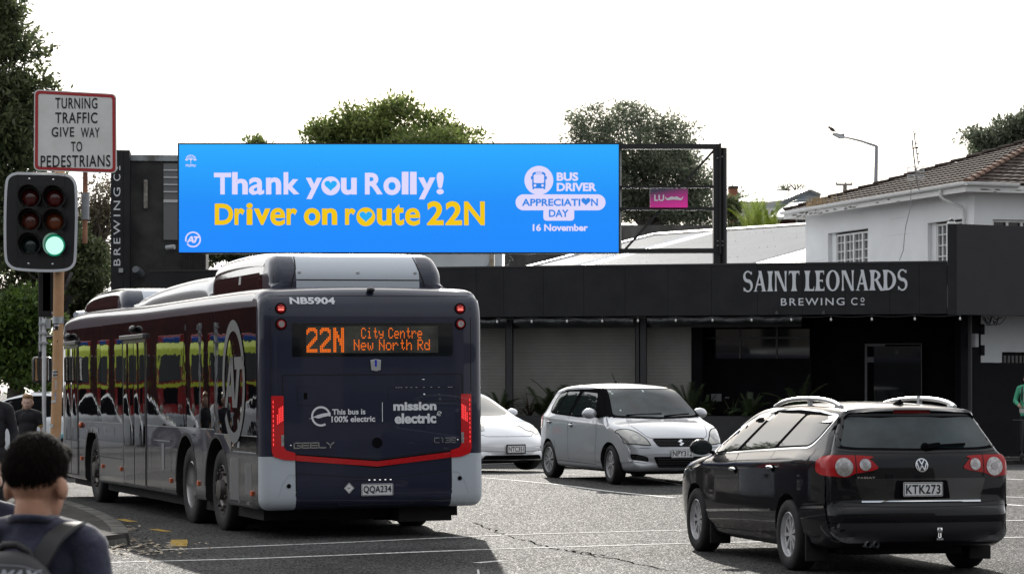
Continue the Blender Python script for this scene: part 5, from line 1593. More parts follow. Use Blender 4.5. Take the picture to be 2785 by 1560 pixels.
MB().bar((Tp(163,0).x - (gs.location-pole_base).x, .03, Gs(163*1.85,470).z), (p.x, -.12, Gs(425,560).z), .03, .03).build('bracket', M_['satin_black'], gs)
# white pole with a push box further back
wp = thing('white_pole', 'slim white pole standing behind the orange signal pole', 'pole', Vector((at(120,0,34).x, 34.0, .12)))
def Wp(px, py): return at(px, py, 34) - wp.location
MB().tube([(0,0,0), (0,0,Wp(120,860).z)], .028, 12).build('pole', mat('pole_white', (.62,.63,.65), .5, var=.1, vscale=5), wp, smooth=50)
MB().tube([(-.05,0,Wp(120,955).z), (-.05,0,Wp(120,860).z)], .018, 8).build('conduit', M_['steel'], wp, smooth=50)
for py in (880, 906, 932): MB().box(-.07,.05,-.04,.04,Wp(0,py).z-.015,Wp(0,py).z+.015).build('band', M_['steel'], wp)
MB().box(Wp(128,0).x, Wp(136,0).x, -.05,.05, Wp(0,893).z, Wp(0,866).z).build('box', mat('box_lt', (.3,.31,.32), .5), wp)
# ---------------------------------------------------------------- vehicle pieces
def paint(name, col, metal=0.0, rough=0.35, coat=1.0, var=0.0, spec=0.25):
    return mat(name, col, rough, metal, spec, coat, var=var, vscale=2.0, crough=0.02)
M_['glass'] = mat('car_glass', (0.012,0.017,0.018), 0.02, spec=0.5)
M_['trimblk'] = mat('black_trim', (0.008,0.008,0.009), 0.6, spec=.0)
M_['headlamp'] = mat('headlamp_glass', (0.36,0.36,0.335), 0.15, 0.3, coat=.8)
M_['amber'] = mat('amber_lens', (0.45,0.12,0.02), 0.15, coat=0.8)
M_['clearlens'] = mat('clear_lens', (0.42,0.40,0.40), 0.12, 0.4, coat=1.0, var=0.35, vscale=26)
M_['gap'] = mat('panel_gap', (0.003,0.003,0.003), 0.8)

def wheel(parent, x, y, z, r, rr, w, side, spokes=10, style='alloy', steer=0.0, dish=0.03, m=None):
    """side -1 left, +1 right; the outer face looks along side*x"""
    e = thing('wheel', None, None, (x, y, z)); e.parent = parent
    e.rotation_euler = (0, 0, steer)
    Mx = Matrix.Rotation(R(90)*side, 4, 'Y')       # local z -> side*x
    t = MB(); h = w/2
    t.lathe([(rr*.97,-h*.9),(rr*1.04,-h),(r*.93,-h*.98),(r*.985,-h*.8),(r,-h*.4),(r,h*.4),(r*.985,h*.8),(r*.93,h*.98),(rr*1.06,h),(rr*.99,h*.86)], Mx, 48)
    t.build('tyre', M_['rubber'], e, smooth=50)
    rm = MB(); m = m or M_['alloy']
    zf = h - dish
    rm.lathe([(rr*1.0,h*.86),(rr*.955,h*.92),(rr*.93,h*.75),(rr*.90,zf-.05)], Mx, 48)
    rm.lathe([(0,zf+.004),(rr*.16,zf),(rr*.2,zf-.02)], Mx, 24)
    if spokes:
        for k in range(spokes):
            q = 2*math.pi*(k+.3)/spokes
            if style == 'cover':    # paired blades of a plastic wheel cover
                for s2 in (-1, 1):
                    a0, a1 = q - s2*.05, q + s2*.20
                    pts = [(rr*.17, a0-.16), (rr*.17, a0+.16), (rr*.90, a1+.13), (rr*.90, a1-.13)]
                    P = [Mx @ Vector((p*math.cos(a), p*math.sin(a), zf - .012*(p/rr))) for p, a in pts]
                    Q = [Mx @ Vector((p*math.cos(a), p*math.sin(a), zf - .03)) for p, a in pts]
                    rm.add(P+Q, [(0,1,2,3),(0,4,5,1),(1,5,6,2),(2,6,7,3),(3,7,4,0)])
            else:
                wd0, wd1 = rr*.06, rr*.085
                c, s = math.cos(q), math.sin(q)
                pts = [(rr*.14,-wd0),(rr*.14,wd0),(rr*.92,wd1),(rr*.92,-wd1)]
                f = lambda a, b, hh: Mx @ Vector((a*c-b*s, a*s+b*c, hh))
                P = [f(a, b, zf - .004*(a/rr)) for a, b in pts]; Q = [f(a, b*1.4, zf - .045) for a, b in pts]
                rm.add(P+Q, [(0,1,2,3),(0,4,5,1),(1,5,6,2),(2,6,7,3),(3,7,4,0)])
        if style == 'alloy':
            rm.lathe([(rr*.78,zf-.012),(rr*.92,zf-.006)], Mx, 40)
    rm.build('rim', m, e, smooth=35)
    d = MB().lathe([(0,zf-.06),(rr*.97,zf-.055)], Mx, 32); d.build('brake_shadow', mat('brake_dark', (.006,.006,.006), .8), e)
    return e

def plate_on(parent, text, f, x0, x1, z0, z1, frame=None):
    """number plate; f maps (x, z, proud) to a point"""
    n = round_rect(x0, x1, z0, z1, .008, 3)
    if frame:
        g = frame; mb = MB(); mb.prism(round_rect(x0-g, x1+g, z0-g, z1+g, .01, 3), lambda a,b: f(a,b,.002), lambda a,b: f(a,b,.010)); mb.build('plate_holder', M_['trimblk'], parent)
    mb = MB(); mb.prism(n, lambda a,b: f(a,b,.006), lambda a,b: f(a,b,.014)); p = mb.build('number_plate', M_['plate'], parent)
    h = z1-z0; w = x1-x0
    vs, fs = text_geo(text, .022, 1.06); xs = [v[0] for v in vs]; ys = [v[1] for v in vs]; ax, bx, ay, by = min(xs), max(xs), min(ys), max(ys)
    xa, xb, za, zb = x0+.06*w, x1-.06*w, z0+.17*h, z1-.17*h
    o = MB().add([f(xa+(x-ax)/(bx-ax)*(xb-xa), za+(y-ay)/(by-ay)*(zb-za), .0158) for x, y in vs], fs).build('lettering', M_['ink'], p, fix=False)
    mb = MB(); t = .006
    fr = [(x0+.004,z0+.004),(x1-.004,z0+.004),(x1-.004,z1-.004),(x0+.004,z1-.004)]; fi = [(x0+.009,z0+.009),(x1-.009,z0+.009),(x1-.009,z1-.009),(x0+.009,z1-.009)]
    mb.add([f(a,b,.0155) for a,b in fr+fi], [(i,(i+1)%4,4+(i+1)%4,4+i) for i in range(4)]); mb.build('plate_edge', M_['ink'], p, fix=False)
    return p

def mirror_obj(parent, c, side, m, sz=(.11,.09,.075), fwd=1):
    e = MB(); 
    e.ell((0,0,0), sz, 18, 12)
    for i, v in enumerate(e.v):      # flat glass side faces the rear
        x, y, z = v; e.v[i] = (x, max(y, -sz[1]*.35), z*(1.0 if z > 0 else .8))
    o = e.build('door_mirror', m, parent, smooth=60); o.location = c
    g = MB().ell((0,0,0), (sz[0]*.86,.004,sz[2]*.8), 18, 8).build('mirror_glass', M_['glass'], o, smooth=60); g.location = (0,-sz[1]*.36,0)
    s = MB().bar((-side*sz[0]*.9, .02, -sz[2]*.45), (-side*(sz[0]+.10), .04, -sz[2]*.75), .05, .03).build('mirror_stalk', M_['trimblk'], o)
    return o

def car(name, label, cat, loc, rz, sp, pm):
    root = thing(name, label, cat, loc, rz)
    me = body(sp['top'], sp['bot'], sp['w'], sp['r'], N=sp.get('N', 170), K=24, NC=10, crown=sp['crown'])
    me.materials.append(pm)
    W = sp['W']
    cutters = []
    for y in sp['axles']:
        for s in (-1, 1):
            cutters.append(cyl_mesh(min(s*(W/2-.30), s*(W/2+.3)), max(s*(W/2-.30), s*(W/2+.3)), y, sp['wz'], sp['arch']))
    me = cut(me, cutters, M_['under'])
    bv = bvh_of(me)
    b = link('body', me, root, smooth=38)
    return root, b, bv

def both(bv, poly, axis_l, off, cell=.06):
    l = wrap(bv, poly, 'x-', off, cell); return l
def side_part(name, bv, poly, off, m, parent, cell=.06, sides=(-1,1), smooth=40):
    out = []
    for s in sides:
        out.append(wrap(bv, poly, 'x-' if s < 0 else 'x+', off, cell).build(name, m, parent, smooth=smooth))
    return out
def fr_part(name, bv, poly, axis, off, m, parent, cell=.05, smooth=40, both=False):
    o = [wrap(bv, poly, axis, off, cell).build(name, m, parent, smooth=smooth)]
    if both: o.append(wrap(bv, [(-a, b) for a, b in poly][::-1], axis, off, cell).build(name, m, parent, smooth=smooth))
    return o
def gap_lines(bv, lines, axis, m, parent, w=.007, off=.0015, name='panel_gap', sides=None, close=False):
    ms = []
    for l in lines: ms.append(strip(bv, l, axis, w, off, close=close))
    return join_mb(*ms).build(name, m, parent, fix=False)

def rpoly(pts, step=.03):
    """rounded closed outline through the points"""
    C = curve2(list(pts) + [pts[0]], step); return [tuple(c) for c in C[:-1]]
def soft(poly, r=.03, n=4):
    """polygon with rounded corners"""
    out = []
    P = [Vector(p) for p in poly]
    for i in range(len(P)):
        a, b, c = P[i-1], P[i], P[(i+1) % len(P)]
        d1 = min(r, (a-b).length*.45); d2 = min(r, (c-b).length*.45)
        p = b + (a-b).normalized()*d1; q = b + (c-b).normalized()*d2
        for k in range(n+1):
            t = k/n; out.append(tuple(p*(1-t)**2 + b*2*t*(1-t) + q*t*t))
    return out

# ---------------------------------------------------------------- black station wagon (right front)
def mkw(W, L, lr, kr, lf, kf, belt, tum, zs, low=.22, sh=.045):
    def w(y, z):
        p = W/2
        if y < lr: p -= kr*((lr-y)/lr)**2.2
        if y > L-lf: p -= kf*((y-(L-lf))/lf)**2.3
        bz = belt(y)
        p -= sh*sm((z-bz+.05)/.10)
        if z > bz: p -= tum*(z-bz) + .10*(z-bz)**2
        if z < zs: p -= low*(zs-z)**2
        if z < .36: p -= .25*(.36-z)
        return max(p, .05)
    return w
wag = dict(W=1.80, axles=(1.0, 3.74), wz=.315, arch=.365,
  top=[(0,.45),(-.005,.53),(.012,.595),(.05,.635),(.062,.75),(.078,.95),(.105,1.05),(.135,1.105),(.30,1.355),(.315,1.385),(.285,1.42),(.33,1.445),(.6,1.468),(1.1,1.49),(1.7,1.49),(2.3,1.465),(2.75,1.41),(3.1,1.26),(3.45,1.07),(3.60,1.0),(3.8,.965),(4.15,.90),(4.45,.80),(4.62,.70),(4.71,.58),(4.74,.45)],
  bot=[(0,.45),(.01,.36),(.06,.285),(.2,.245),(.6,.22),(1.0,.20),(3.8,.19),(4.4,.20),(4.6,.24),(4.71,.33),(4.74,.45)],
  w=mkw(1.80, 4.74, .9, .105, 1.0, .19, lambda y: 1.035 - .035*y, .55, .66),
  r=lambda y, z: .072 + .085*sm((.80-z)/.2)*sm((.4-y)/.3),
  crown=lambda y, z: (.055 if y < .35 and z > .3 else (.03 if z > 1.3 else (.045 if z > .6 else .0))))
M_['paint_black'] = paint('black_car_paint', (0.004,0.004,0.006), 0.0, 0.3, .65, spec=.05)
wagon, wb_, wv = car('station_wagon', 'black station wagon with silver roof rails and number plate KTK273', 'car', (3.545, 22.1, 0), R(13.2), wag, M_['paint_black'])
# side glass: three panes inside a chrome line
win_out = [(3.50,.962),(3.36,1.04),(3.0,1.235),(2.6,1.365),(2.1,1.425),(1.5,1.437),(.9,1.42),(.47,1.388),(.42,1.36),(.52,1.20),(.60,1.115),(.70,1.082),(1.2,1.066),(2.2,1.022)]
wo = soft(win_out, .05)
side_part('chrome_surround', wv, wo, .003, M_['chrome'], wagon)
ins = lambda P, d: [(p.x, p.y) for p in [Vector(a) + (Vector((sum(q[0] for q in P)/len(P), sum(q[1] for q in P)/len(P)))-Vector(a)).normalized()*d for a in P]]
dark = [(3.44,.975),(3.3,1.055),(2.97,1.222),(2.6,1.346),(2.1,1.405),(1.5,1.417),(.9,1.401),(.50,1.372),(.45,1.35),(.545,1.20),(.625,1.132),(.71,1.10),(1.2,1.083),(2.2,1.039)]
side_part('window_seal', wv, soft(dark, .04), .0045, M_['trimblk'], wagon)
panes = [[(3.40,.985),(3.28,1.052),(2.95,1.213),(2.6,1.333),(2.19,1.388),(2.67,1.03)],
         [(2.09,1.392),(1.5,1.403),(1.24,1.399),(1.60,1.083),(1.62,1.075),(2.2,1.05),(2.55,1.037)],
         [(1.16,1.395),(.9,1.388),(.52,1.362),(.475,1.345),(.565,1.20),(.64,1.142),(.72,1.113),(1.2,1.097),(1.50,1.085)]]
for p in panes: side_part('side_window', wv, soft(p, .02), .006, M_['glass'], wagon)
# rear screen
rs = soft([(-.625,1.372),(.625,1.372),(.70,1.19),(.74,1.10),(.60,1.083),(0,1.075),(-.60,1.083),(-.74,1.10),(-.70,1.19)], .05)
fr_part('rear_screen_surround', wv, rs, 'y-', .002, M_['trimblk'], wagon, .05)
fr_part('rear_window', wv, soft([(-.585,1.362),(.585,1.362),(.655,1.19),(.695,1.115),(.56,1.10),(0,1.092),(-.56,1.10),(-.695,1.115),(-.655,1.19)], .04), 'y-', .005,
        mat('wagon_rear_glass', (.014,.026,.030), .03, spec=.45, var=.6, vscale=2.2), wagon, .05)
fr_part('brake_light', wv, [(-.17,1.400),(.17,1.400),(.17,1.421),(-.17,1.421)], 'y-', .006, mat('brake_red', (.20,.01,.01), .25), wagon, .05)
# rear lamps: two rounds in a red case, across the corner
def lamp(pts_r, pts_s, s):
    a = wrap(wv, [(s*x, z) for x, z in pts_r] if s > 0 else [(s*x, z) for x, z in pts_r][::-1], 'y-', .008, .03)
    b = wrap(wv, pts_s, 'x-' if s < 0 else 'x+', .008, .03)
    return join_mb(a, b)
for s in (-1, 1):
    o = lamp(soft([(.38,.925),(.45,1.0),(.56,1.035),(.80,1.036),(.80,.86),(.67,.845),(.60,.88),(.44,.905)], .03), soft([(.11,1.036),(.26,1.03),(.335,.99),(.345,.90),(.26,.87),(.12,.855)], .03), s).build('tail_lamp', M_['redlens'], wagon, smooth=40)
    for cx, cz, r in ((.69,.935,.078),(.505,.955,.050)):
        pts = [(s*(cx + r*math.cos(2*math.pi*k/28)), cz + r*math.sin(2*math.pi*k/28)) for k in range(28)]
        if s < 0: pts = pts[::-1]
        wrap(wv, pts, 'y-', .014, .03).build('reflector', M_['clearlens'], o, smooth=40)
        pts2 = [(s*(cx + r*.42*math.cos(2*math.pi*k/20)), cz + r*.42*math.sin(2*math.pi*k/20)) for k in range(20)]
        wrap(wv, pts2 if s > 0 else pts2[::-1], 'y-', .018, .03).build('bulb_cover', mat('bulb_cover', (.30,.28,.28), .15, .3, coat=1), o, smooth=40)
    gap_lines(wv, [[(s*.585,1.04),(s*.585,.85)]], 'y-', M_['gap'], o, .008, .0095)
# badge
bdg = MB(); f = lambda a, b: drop(wv, 'y-', a, b, .012)
arc_band(bdg, 0, .95, .049, .058, 0, 360, f, 40)
def vee(pts, w=.009):
    for (x0,z0),(x1,z1) in zip(pts[:-1], pts[1:]):
        l = math.hypot(x1-x0,z1-z0); nx, nz = -(z1-z0)/l*w/2, (x1-x0)/l*w/2
        bdg.add([f(x0-nx,.95+z0-nz), f(x1-nx,.95+z1-nz), f(x1+nx,.95+z1+nz), f(x0+nx,.95+z0+nz)], [(0,1,2,3)])
vee([(-.022,.045),(0,.006),(.022,.045)]); vee([(-.044,.022),(-.022,-.044),(0,-.002),(.022,-.044),(.044,.022)])
bo = fr_part('badge', wv, ring_pts(0,.95,.056,36), 'y-', .009, mat('badge_dark', (.02,.025,.05), .2), wagon, .05)[0]
bdg.build('emblem', M_['chrome'], bo, fix=False)
vs, fs = text_geo('PASSAT', .03, 1.1); xs = [v[0] for v in vs]; ys = [v[1] for v in vs]
MB().add([drop(wv,'y-', -.575+(x-min(xs))/(max(xs)-min(xs))*.155, .838+(y-min(ys))/(max(ys)-min(ys))*.016, .004) for x, y in vs], fs).build('lettering', M_['chrome'], wagon, fix=False)
fr_part('number_recess', wv, soft([(-.26,.662),(.26,.662),(.235,.822),(-.235,.822)], .02), 'y-', .003, M_['trimblk'], wagon)
fr_part('tailgate_lower', wv, soft([(-.545,.652),(.545,.652),(.60,.838),(-.60,.838)], .02), 'y-', .0015, mat('tailgate_black', (.004,.004,.005), .25, coat=.6), wagon)
yp = drop(wv, 'y-', 0, .745, 0).y
plate_on(wagon, 'KTK273', lambda a, b, p: Vector((a, yp - .012 - p, b)), -.18, .18, .684, .806, .012)
cs_ = strip(wv, [(-.545,.640),(.545,.640)], 'y-', .016, .012); cs_.build('chrome_strip', M_['chrome'], wagon, fix=False)
for s, ax in ((-1,'x-'),(1,'x+')):
    for a, b in (((3.42,.428),(2.36,.476)),((2.34,.477),(1.44,.518)),((.64,.572),(.20,.595))):
        strip(wv, [a, b], ax, .020, .009).build('side_moulding', M_['chrome'], wagon, fix=False)
    gap_lines(wv, [[(3.45,.95),(3.50,.80),(3.42,.42),(3.38,.26)], [(2.62,1.02),(2.36,.85),(2.34,.29)], [(1.56,1.07),(1.50,.9),(1.44,.75),(1.35,.62)], [(3.38,.262),(1.45,.30)], [(.12,.84),(.20,.63),(.62,.60)]], ax, M_['gap'], wagon)
    for y, z in ((2.50,.855),(1.42,.902)):
        hb = MB(); c = drop(wv, ax, y, z, .022)
        hb.ell((0,0,0), (.016,.10,.016), 12, 8); o = hb.build('door_handle', M_['chrome'] if s < 0 else M_['paint_black'], wagon, smooth=60); o.location = c
        cup = MB(); cup.v = []; o2 = wrap(wv, [(y-.05+.055*math.cos(q)*1.0, z-.012+.035*math.sin(q)) for q in [2*math.pi*k/14 for k in range(14)]], ax, .002, .04).build('handle_cup', M_['trimblk'], wagon, smooth=40)
gap_lines(wv, [[(-.87,.605),(0,.595),(.87,.605)], [(-.81,.84),(-.80,.65),(-.55,.63)], [(.81,.84),(.80,.65),(.55,.63)], [(-.80,1.08),(-.60,1.062),(0,1.05),(.60,1.062),(.80,1.08)]], 'y-', M_['gap'], wagon)
fr_part('bumper_lower', wv, soft([(-.86,.46),(.86,.46),(.80,.30),(-.80,.30)], .06), 'y-', .003, mat('bumper_grey_black', (.010,.010,.012), .5), wagon)
for s in (-1, 1):
    wheel(wagon, s*(.90-.105), 1.0, .315, .315, .205, .205, s, 9, dish=.035); wheel(wagon, s*(.90-.105), 3.74, .315, .315, .205, .205, s, 9, dish=.035)
    for y, n in ((.60,'rear'),(3.34,'front')):
        mb = MB(); mb.box(s*.66, s*.87, y-.012, y+.012, .10, .40); mb.build('mud_flap', M_['rubber'], wagon, bevel=.01)
# roof rails
for s in (-1, 1):
    mb = MB(); P = [(.62,0),(.72,.018),(.95,.036),(1.4,.045),(1.9,.042),(2.25,.022),(2.42,.0)]
    C = curve2(P, .05); pts = []
    for y, h in C:
        x = .535 - .02*sm((y-1.9)/.6); g = drop(wv, 'z+', s*x, y, 0); pts.append(g + Vector((0,0,h+.012)))
    mb.tube(pts, [.020]*len(pts), 10)
    o = mb.build('roof_rail', M_['alu'] if False else mat('rail_silver', (.62,.62,.62), .3, .6), wagon, smooth=60)
    g = drop(wv, 'z+', s*.53, 1.42, 0); MB().box(s*.53-.014, s*.53+.014, 1.39, 1.45, g.z-.02, g.z+.08).build('rail_foot', M_['alu'], o)
    g = drop(wv, 'z+', s*.53, .66, 0); MB().box(s*.53-.02, s*.53+.02, .60, .74, g.z-.02, g.z+.022).build('rail_end', M_['alu'], o, bevel=.008)
mirror_obj(wagon, (-.935, 3.43, 1.03), -1, M_['paint_black'], (.115,.09,.085)); mirror_obj(wagon, (.935, 3.43, 1.03), 1, M_['paint_black'], (.115,.09,.085))
# wiper, tow ball, exhausts, underside
wp_ = MB(); pa, pb = drop(wv,'y-',.06,1.098,.03), drop(wv,'y-',.43,1.118,.02)
wp_.bar(pa, pb, .018, .022); wp_.lathe([(0,0),(.03,0),(.03,.03),(0,.035)], Matrix.Translation(pa - Vector((.01,-.03,0))) @ Matrix.Rotation(R(90),4,'X'), 16); wp_.bar(pa, drop(wv,'y-',.18,1.112,.03), .035, .035)
wp_.build('rear_wiper', M_['trimblk'], wagon, smooth=30)
MB().lathe([(0,.335),(.035,.335),(.035,.35),(.018,.36),(.016,.395),(.025,.40),(.028,.42),(.024,.44),(0,.45)], Matrix.Translation((.11,-.06,-.02)), 16).build('tow_ball', M_['chrome'], wagon, smooth=50)
MB().bar((.11,-.06,.325),(.11,.3,.30),.04,.03).build('tow_bar', M_['trimblk'], wagon); 
for x in (-.50,-.43): MB().lathe([(.028,0),(.028,.12),(.022,.12),(.022,0)], Matrix.Translation((x,.02,.275)) @ Matrix.Rotation(R(-90),4,'X'), 16).build('exhaust', M_['steel'], wagon, smooth=40)
MB().box(-.55,.55,.5,4.2,.16,.24).build('underside', M_['under'], wagon)
ant = MB(); g = drop(wv,'z+',0,.62,0); ant.add([g+Vector((-.03,-.07,0)), g+Vector((.03,-.07,0)), g+Vector((.025,.09,0)), g+Vector((-.025,.09,0)), g+Vector((0,-.06,.05))], [(0,1,4),(1,2,4),(2,3,4),(3,0,4)]); ant.build('roof_aerial', M_['trimblk'], wagon, smooth=30)

# ---------------------------------------------------------------- silver hatchback
hat = dict(W=1.70, axles=(.62, 3.05), wz=.295, arch=.34,
  top=[(0,.50),(.0,.60),(.03,.72),(.06,.92),(.11,1.0),(.20,1.10),(.43,1.345),(.50,1.42),(.68,1.462),(1.05,1.495),(1.5,1.508),(2.0,1.49),(2.3,1.455),(2.45,1.40),(2.75,1.18),(2.97,1.01),(3.10,.965),(3.3,.93),(3.55,.85),(3.70,.75),(3.79,.62),(3.82,.48)],
  bot=[(0,.50),(.02,.38),(.1,.29),(.4,.23),(.62,.21),(3.05,.20),(3.45,.20),(3.68,.215),(3.78,.28),(3.815,.38),(3.82,.48)],
  w=mkw(1.70, 3.82, .9, .13, .85, .17, lambda y: 1.02 - .035*y, .40, .58, low=.18, sh=.03),
  r=lambda y, z: .083 + .037*sm((y-3.2)/.5),
  crown=lambda y, z: (.03 + .02*sm((y-2.0)/.4) + .02*sm((.5-y)/.3) + .05*sm((y-3.1)/.6))*sm((z-.22)/.12))
M_['paint_silver'] = paint('silver_car_paint', (.45,.465,.49), 0.45, 0.36, 1.0)
hz_ = gh(1.2, 40) 
hatch, hb_, hv = car('hatchback_car', 'silver hatchback facing the camera with number plate NPY312', 'car', (1.12, 41.85, gh(1.5, 40.2)+.0), R(200.3), hat, M_['paint_silver'])
hatch.rotation_euler = (R(-.35), 0, R(201.6))
ip = len(hb_.data.materials); hb_.data.materials.append(M_['trimblk'])
for p_ in hb_.data.polygons:       # blacked-out windscreen pillars
    c_ = p_.center
    if 1.0 < c_.z < 1.415 and abs(c_.x) > .48 and abs(c_.y - (2.80-.95*(c_.z-1.0))) < .15: p_.material_index = ip
seal = soft([(2.74,.995),(2.56,1.19),(2.36,1.392),(1.6,1.41),(1.0,1.400),(.74,1.36),(.67,1.30),(.60,1.12),(.66,1.035),(1.0,1.015),(1.8,.985)], .06)
side_part('window_seal', hv, seal, .006, M_['trimblk'], hatch, .03)
for p in ([(2.42,1.0),(2.215,1.30),(2.13,1.352),(1.62,1.372),(1.50,1.015)], [(1.40,1.022),(1.46,1.374),(1.02,1.370),(.92,1.04)], [(.89,1.045),(.985,1.366),(.77,1.335),(.70,1.285),(.645,1.14),(.70,1.06)]):
    side_part('side_window', hv, soft(p, .03), .0095, M_['glass'], hatch)
wsp = soft([(-.56,1.415),(.56,1.415),(.70,1.03),(.60,1.015),(0,.995),(-.60,1.015),(-.70,1.03)], .05)
fr_part('windscreen_surround', hv, soft([(-.62,1.43),(.62,1.43),(.80,1.02),(.64,.995),(0,.975),(-.64,.995),(-.80,1.02)], .05), 'y+', .008, M_['trimblk'], hatch, .03)
fr_part('windscreen', hv, wsp, 'y+', .012, mat('windscreen_glass', (.016,.024,.028), .02, spec=.35, var=.6, vscale=2.5), hatch, .04)
# door lines, sills, handles, mirrors
for s, ax in ((-1,'x-'),(1,'x+')):
    gap_lines(hv, [[(2.56,.96),(2.58,.80),(2.50,.28)], [(1.46,.99),(1.46,.30)], [(2.50,.28),(1.0,.30),(.94,.42),(.90,.62)], [(.62,1.10),(.60,.92),(.64,.78)]], ax, M_['gap'], hatch)
    gap_lines(hv, [[(2.34,1.42),(1.5,1.445),(.9,1.42),(.62,1.33),(.52,1.18)]], ax, M_['gap'], hatch, .006)
    for y, z in ((.72,.90),(1.60,.865)):
        c = drop(hv, ax, y, z, .02); o = MB().ell((0,0,0), (.018,.085,.016), 12, 8).build('door_handle', M_['paint_silver'], hatch, smooth=60); o.location = c
        wrap(hv, [(y+.045*math.cos(2*math.pi*k/14), z+.035*math.sin(2*math.pi*k/14)) for k in range(14)], ax, .002, .03).build('handle_cup', M_['trimblk'], hatch, smooth=40)
    for y in (.62, 3.05): wheel(hatch, s*(.85-.11), y, .295, .295, .205, .185, s, 7, 'cover', dish=.02, m=mat('wheel_cover', (.40,.40,.40), .4, .5), steer=(R(-6) if y > 2 else 0))
    mirror_obj(hatch, (s*.93, 2.50, 1.045), s, M_['paint_silver'], (.12,.085,.09))
    wrap(hv, soft([(.03,.86),(.12,1.0),(.30,.99),(.36,.93),(.24,.80),(.08,.74)], .03), ax, .006, .03).build('tail_lamp', M_['redlens'], hatch, smooth=40)
    # headlamp over the corner
    P = rpoly([(.33,-.137),(.27,-.05),(.20,.01),(.12,.075),(.0,.13),(-.11,.143),(-.21,.125),(-.155,.075),(-.10,-.01),(-.065,-.085),(.03,-.112),(.19,-.133)], .02); ha = 'h-' if s < 0 else 'h+'
    o = wrap(hv, P, ha, .008, .03).build('headlamp', M_['headlamp'], hatch, smooth=50)
    strip(hv, P, ha, .012, .0095, step=.03, close=True).build('lamp_edge', M_['gap'], o, fix=False)
    wrap(hv, rpoly([(.10+.085*math.cos(q), -.03+.075*math.sin(q)) for q in [2*math.pi*k/10 for k in range(10)]], .02), ha, .011, .03).build('lamp_bowl', mat('lamp_inner', (.22,.22,.22), .12, .8, coat=1.0), o, smooth=50)
    wrap(hv, rpoly([(.10+.045*math.cos(q), -.03+.045*math.sin(q)) for q in [2*math.pi*k/10 for k in range(10)]], .02), ha, .014, .03).build('lamp_bulb', M_['headlamp'], o, smooth=50)
    # fog lamp vent
    vp = soft([(.50,.35),(.73,.37),(.755,.45),(.72,.475),(.52,.43)], .04); vp = [(s*x, z) for x, z in vp]
    vo = wrap(hv, vp if s > 0 else vp[::-1], 'y+', .006, .03).build('fog_vent', M_['trimblk'], hatch, smooth=40)
    ra = [(s*.765,.47),(s*.745,.365),(s*.52,.340)]
    strip(hv, ra, 'y+', .022, .012).build('vent_rim', M_['paint_silver'], vo, fix=False)
    for k in range(3): strip(hv, [(s*.54,.375+.022*k),(s*.72,.395+.022*k)], 'y+', .007, .010).build('vent_slat', mat('slat', (.04,.04,.042), .4), vo, fix=False)
gr = soft([(-.435,.695),(.435,.695),(.36,.575),(-.36,.575)], .04)
go = fr_part('grille', hv, gr, 'y+', .005, M_['trimblk'], hatch)[0]
mesh_ = MB()
for k in range(5):
    for i in range(18):
        x = -.40 + .047*i + (.0235 if k % 2 else 0); z = .59 + .021*k
        if abs(x) > .36 + (z-.575)*.6: continue
        mesh_ = join_mb(mesh_, strip(hv, [(x-.016,z),(x+.016,z)], 'y+', .006, .0065, step=.1))
mesh_.build('grille_mesh', mat('grille_mesh', (.035,.035,.036), .4), go, fix=False)
sl = MB(); f = lambda a, b: drop(hv, 'y+', -a, b, .014)
for pts in ([(.0,.047),(-.048,.014),(-.048,.002),(-.012,-.014),(.028,.008),(.048,-.004),(.006,.028),(.032,.042)],): pass
# emblem: a zig-zag of two slanted bars joined by a diagonal
for pts in ([(-.048,.012),(.006,.046),(.034,.030),(-.008,.006),(-.030,.018),(-.030,.006)], [(.048,-.012),(-.006,-.046),(-.034,-.030),(.008,-.006),(.030,-.018),(.030,-.006)], [(-.030,.018),(-.048,.012),(.030,-.018),(.048,-.012)]):
    sl.add([f(a, .635+b) for a, b in pts], [tuple(range(len(pts)))])
sl.build('emblem', M_['chrome'], hatch, fix=False)
yb = drop(hv,'y+',0,.46,0).y
plate_on(hatch, 'NPY312', lambda a, b, p: Vector((-a, yb + .012 + p, b)), -.18, .18, .415, .54)
lo = fr_part('lower_grille', hv, soft([(-.44,.43),(.44,.43),(.36,.27),(-.36,.27)], .03), 'y+', .005, M_['trimblk'], hatch)[0]
for k in range(4): strip(hv, [(-.37,.29+.035*k),(.37,.29+.035*k)], 'y+', .010, .008).build('grille_bar', mat('bar_dk', (.03,.03,.03), .4), lo, fix=False)
gap_lines(hv, [[(-.62,.90),(-.50,.73),(-.44,.70),(.44,.70),(.50,.73),(.62,.90)], [(-.845,.53),(-.70,.56),(-.48,.56)], [(.845,.53),(.70,.56),(.48,.56)]], 'y+', M_['gap'], hatch)
wpm = MB()
for a, b in (((.50,1.02),(-.08,1.045)),((-.10,1.005),(-.56,1.04))):
    wpm.bar(drop(hv,'y+',a[0],a[1],.018), drop(hv,'y+',b[0],b[1],.014), .016, .02)
wpm.build('wiper', M_['trimblk'], hatch)
st = MB(); st.v = []
for x, z, w_, h_ in ((.545,1.375,.035,.018),(.535,1.345,.03,.016),(.55,1.095,.022,.022),(.03,1.385,.03,.03)):
    fr_part('windscreen_label', hv, [(x-w_/2,z-h_/2),(x+w_/2,z-h_/2),(x+w_/2,z+h_/2),(x-w_/2,z+h_/2)], 'y+', .0135, mat('label_pale', (.45,.55,.52), .5), hatch)
g = drop(hv,'z+',0,1.1+.3,0); am = MB(); am.tube([g+Vector((0,.0,.0)), g+Vector((0,-.02,.02))], .02, 8); am.tube([g, g+Vector((.0,-.16,.15))], .006, 6); am.build('roof_aerial', M_['trimblk'], hatch, smooth=40)
MB().box(-.55,.55,.4,3.5,.16,.24).build('underside', M_['under'], hatch)

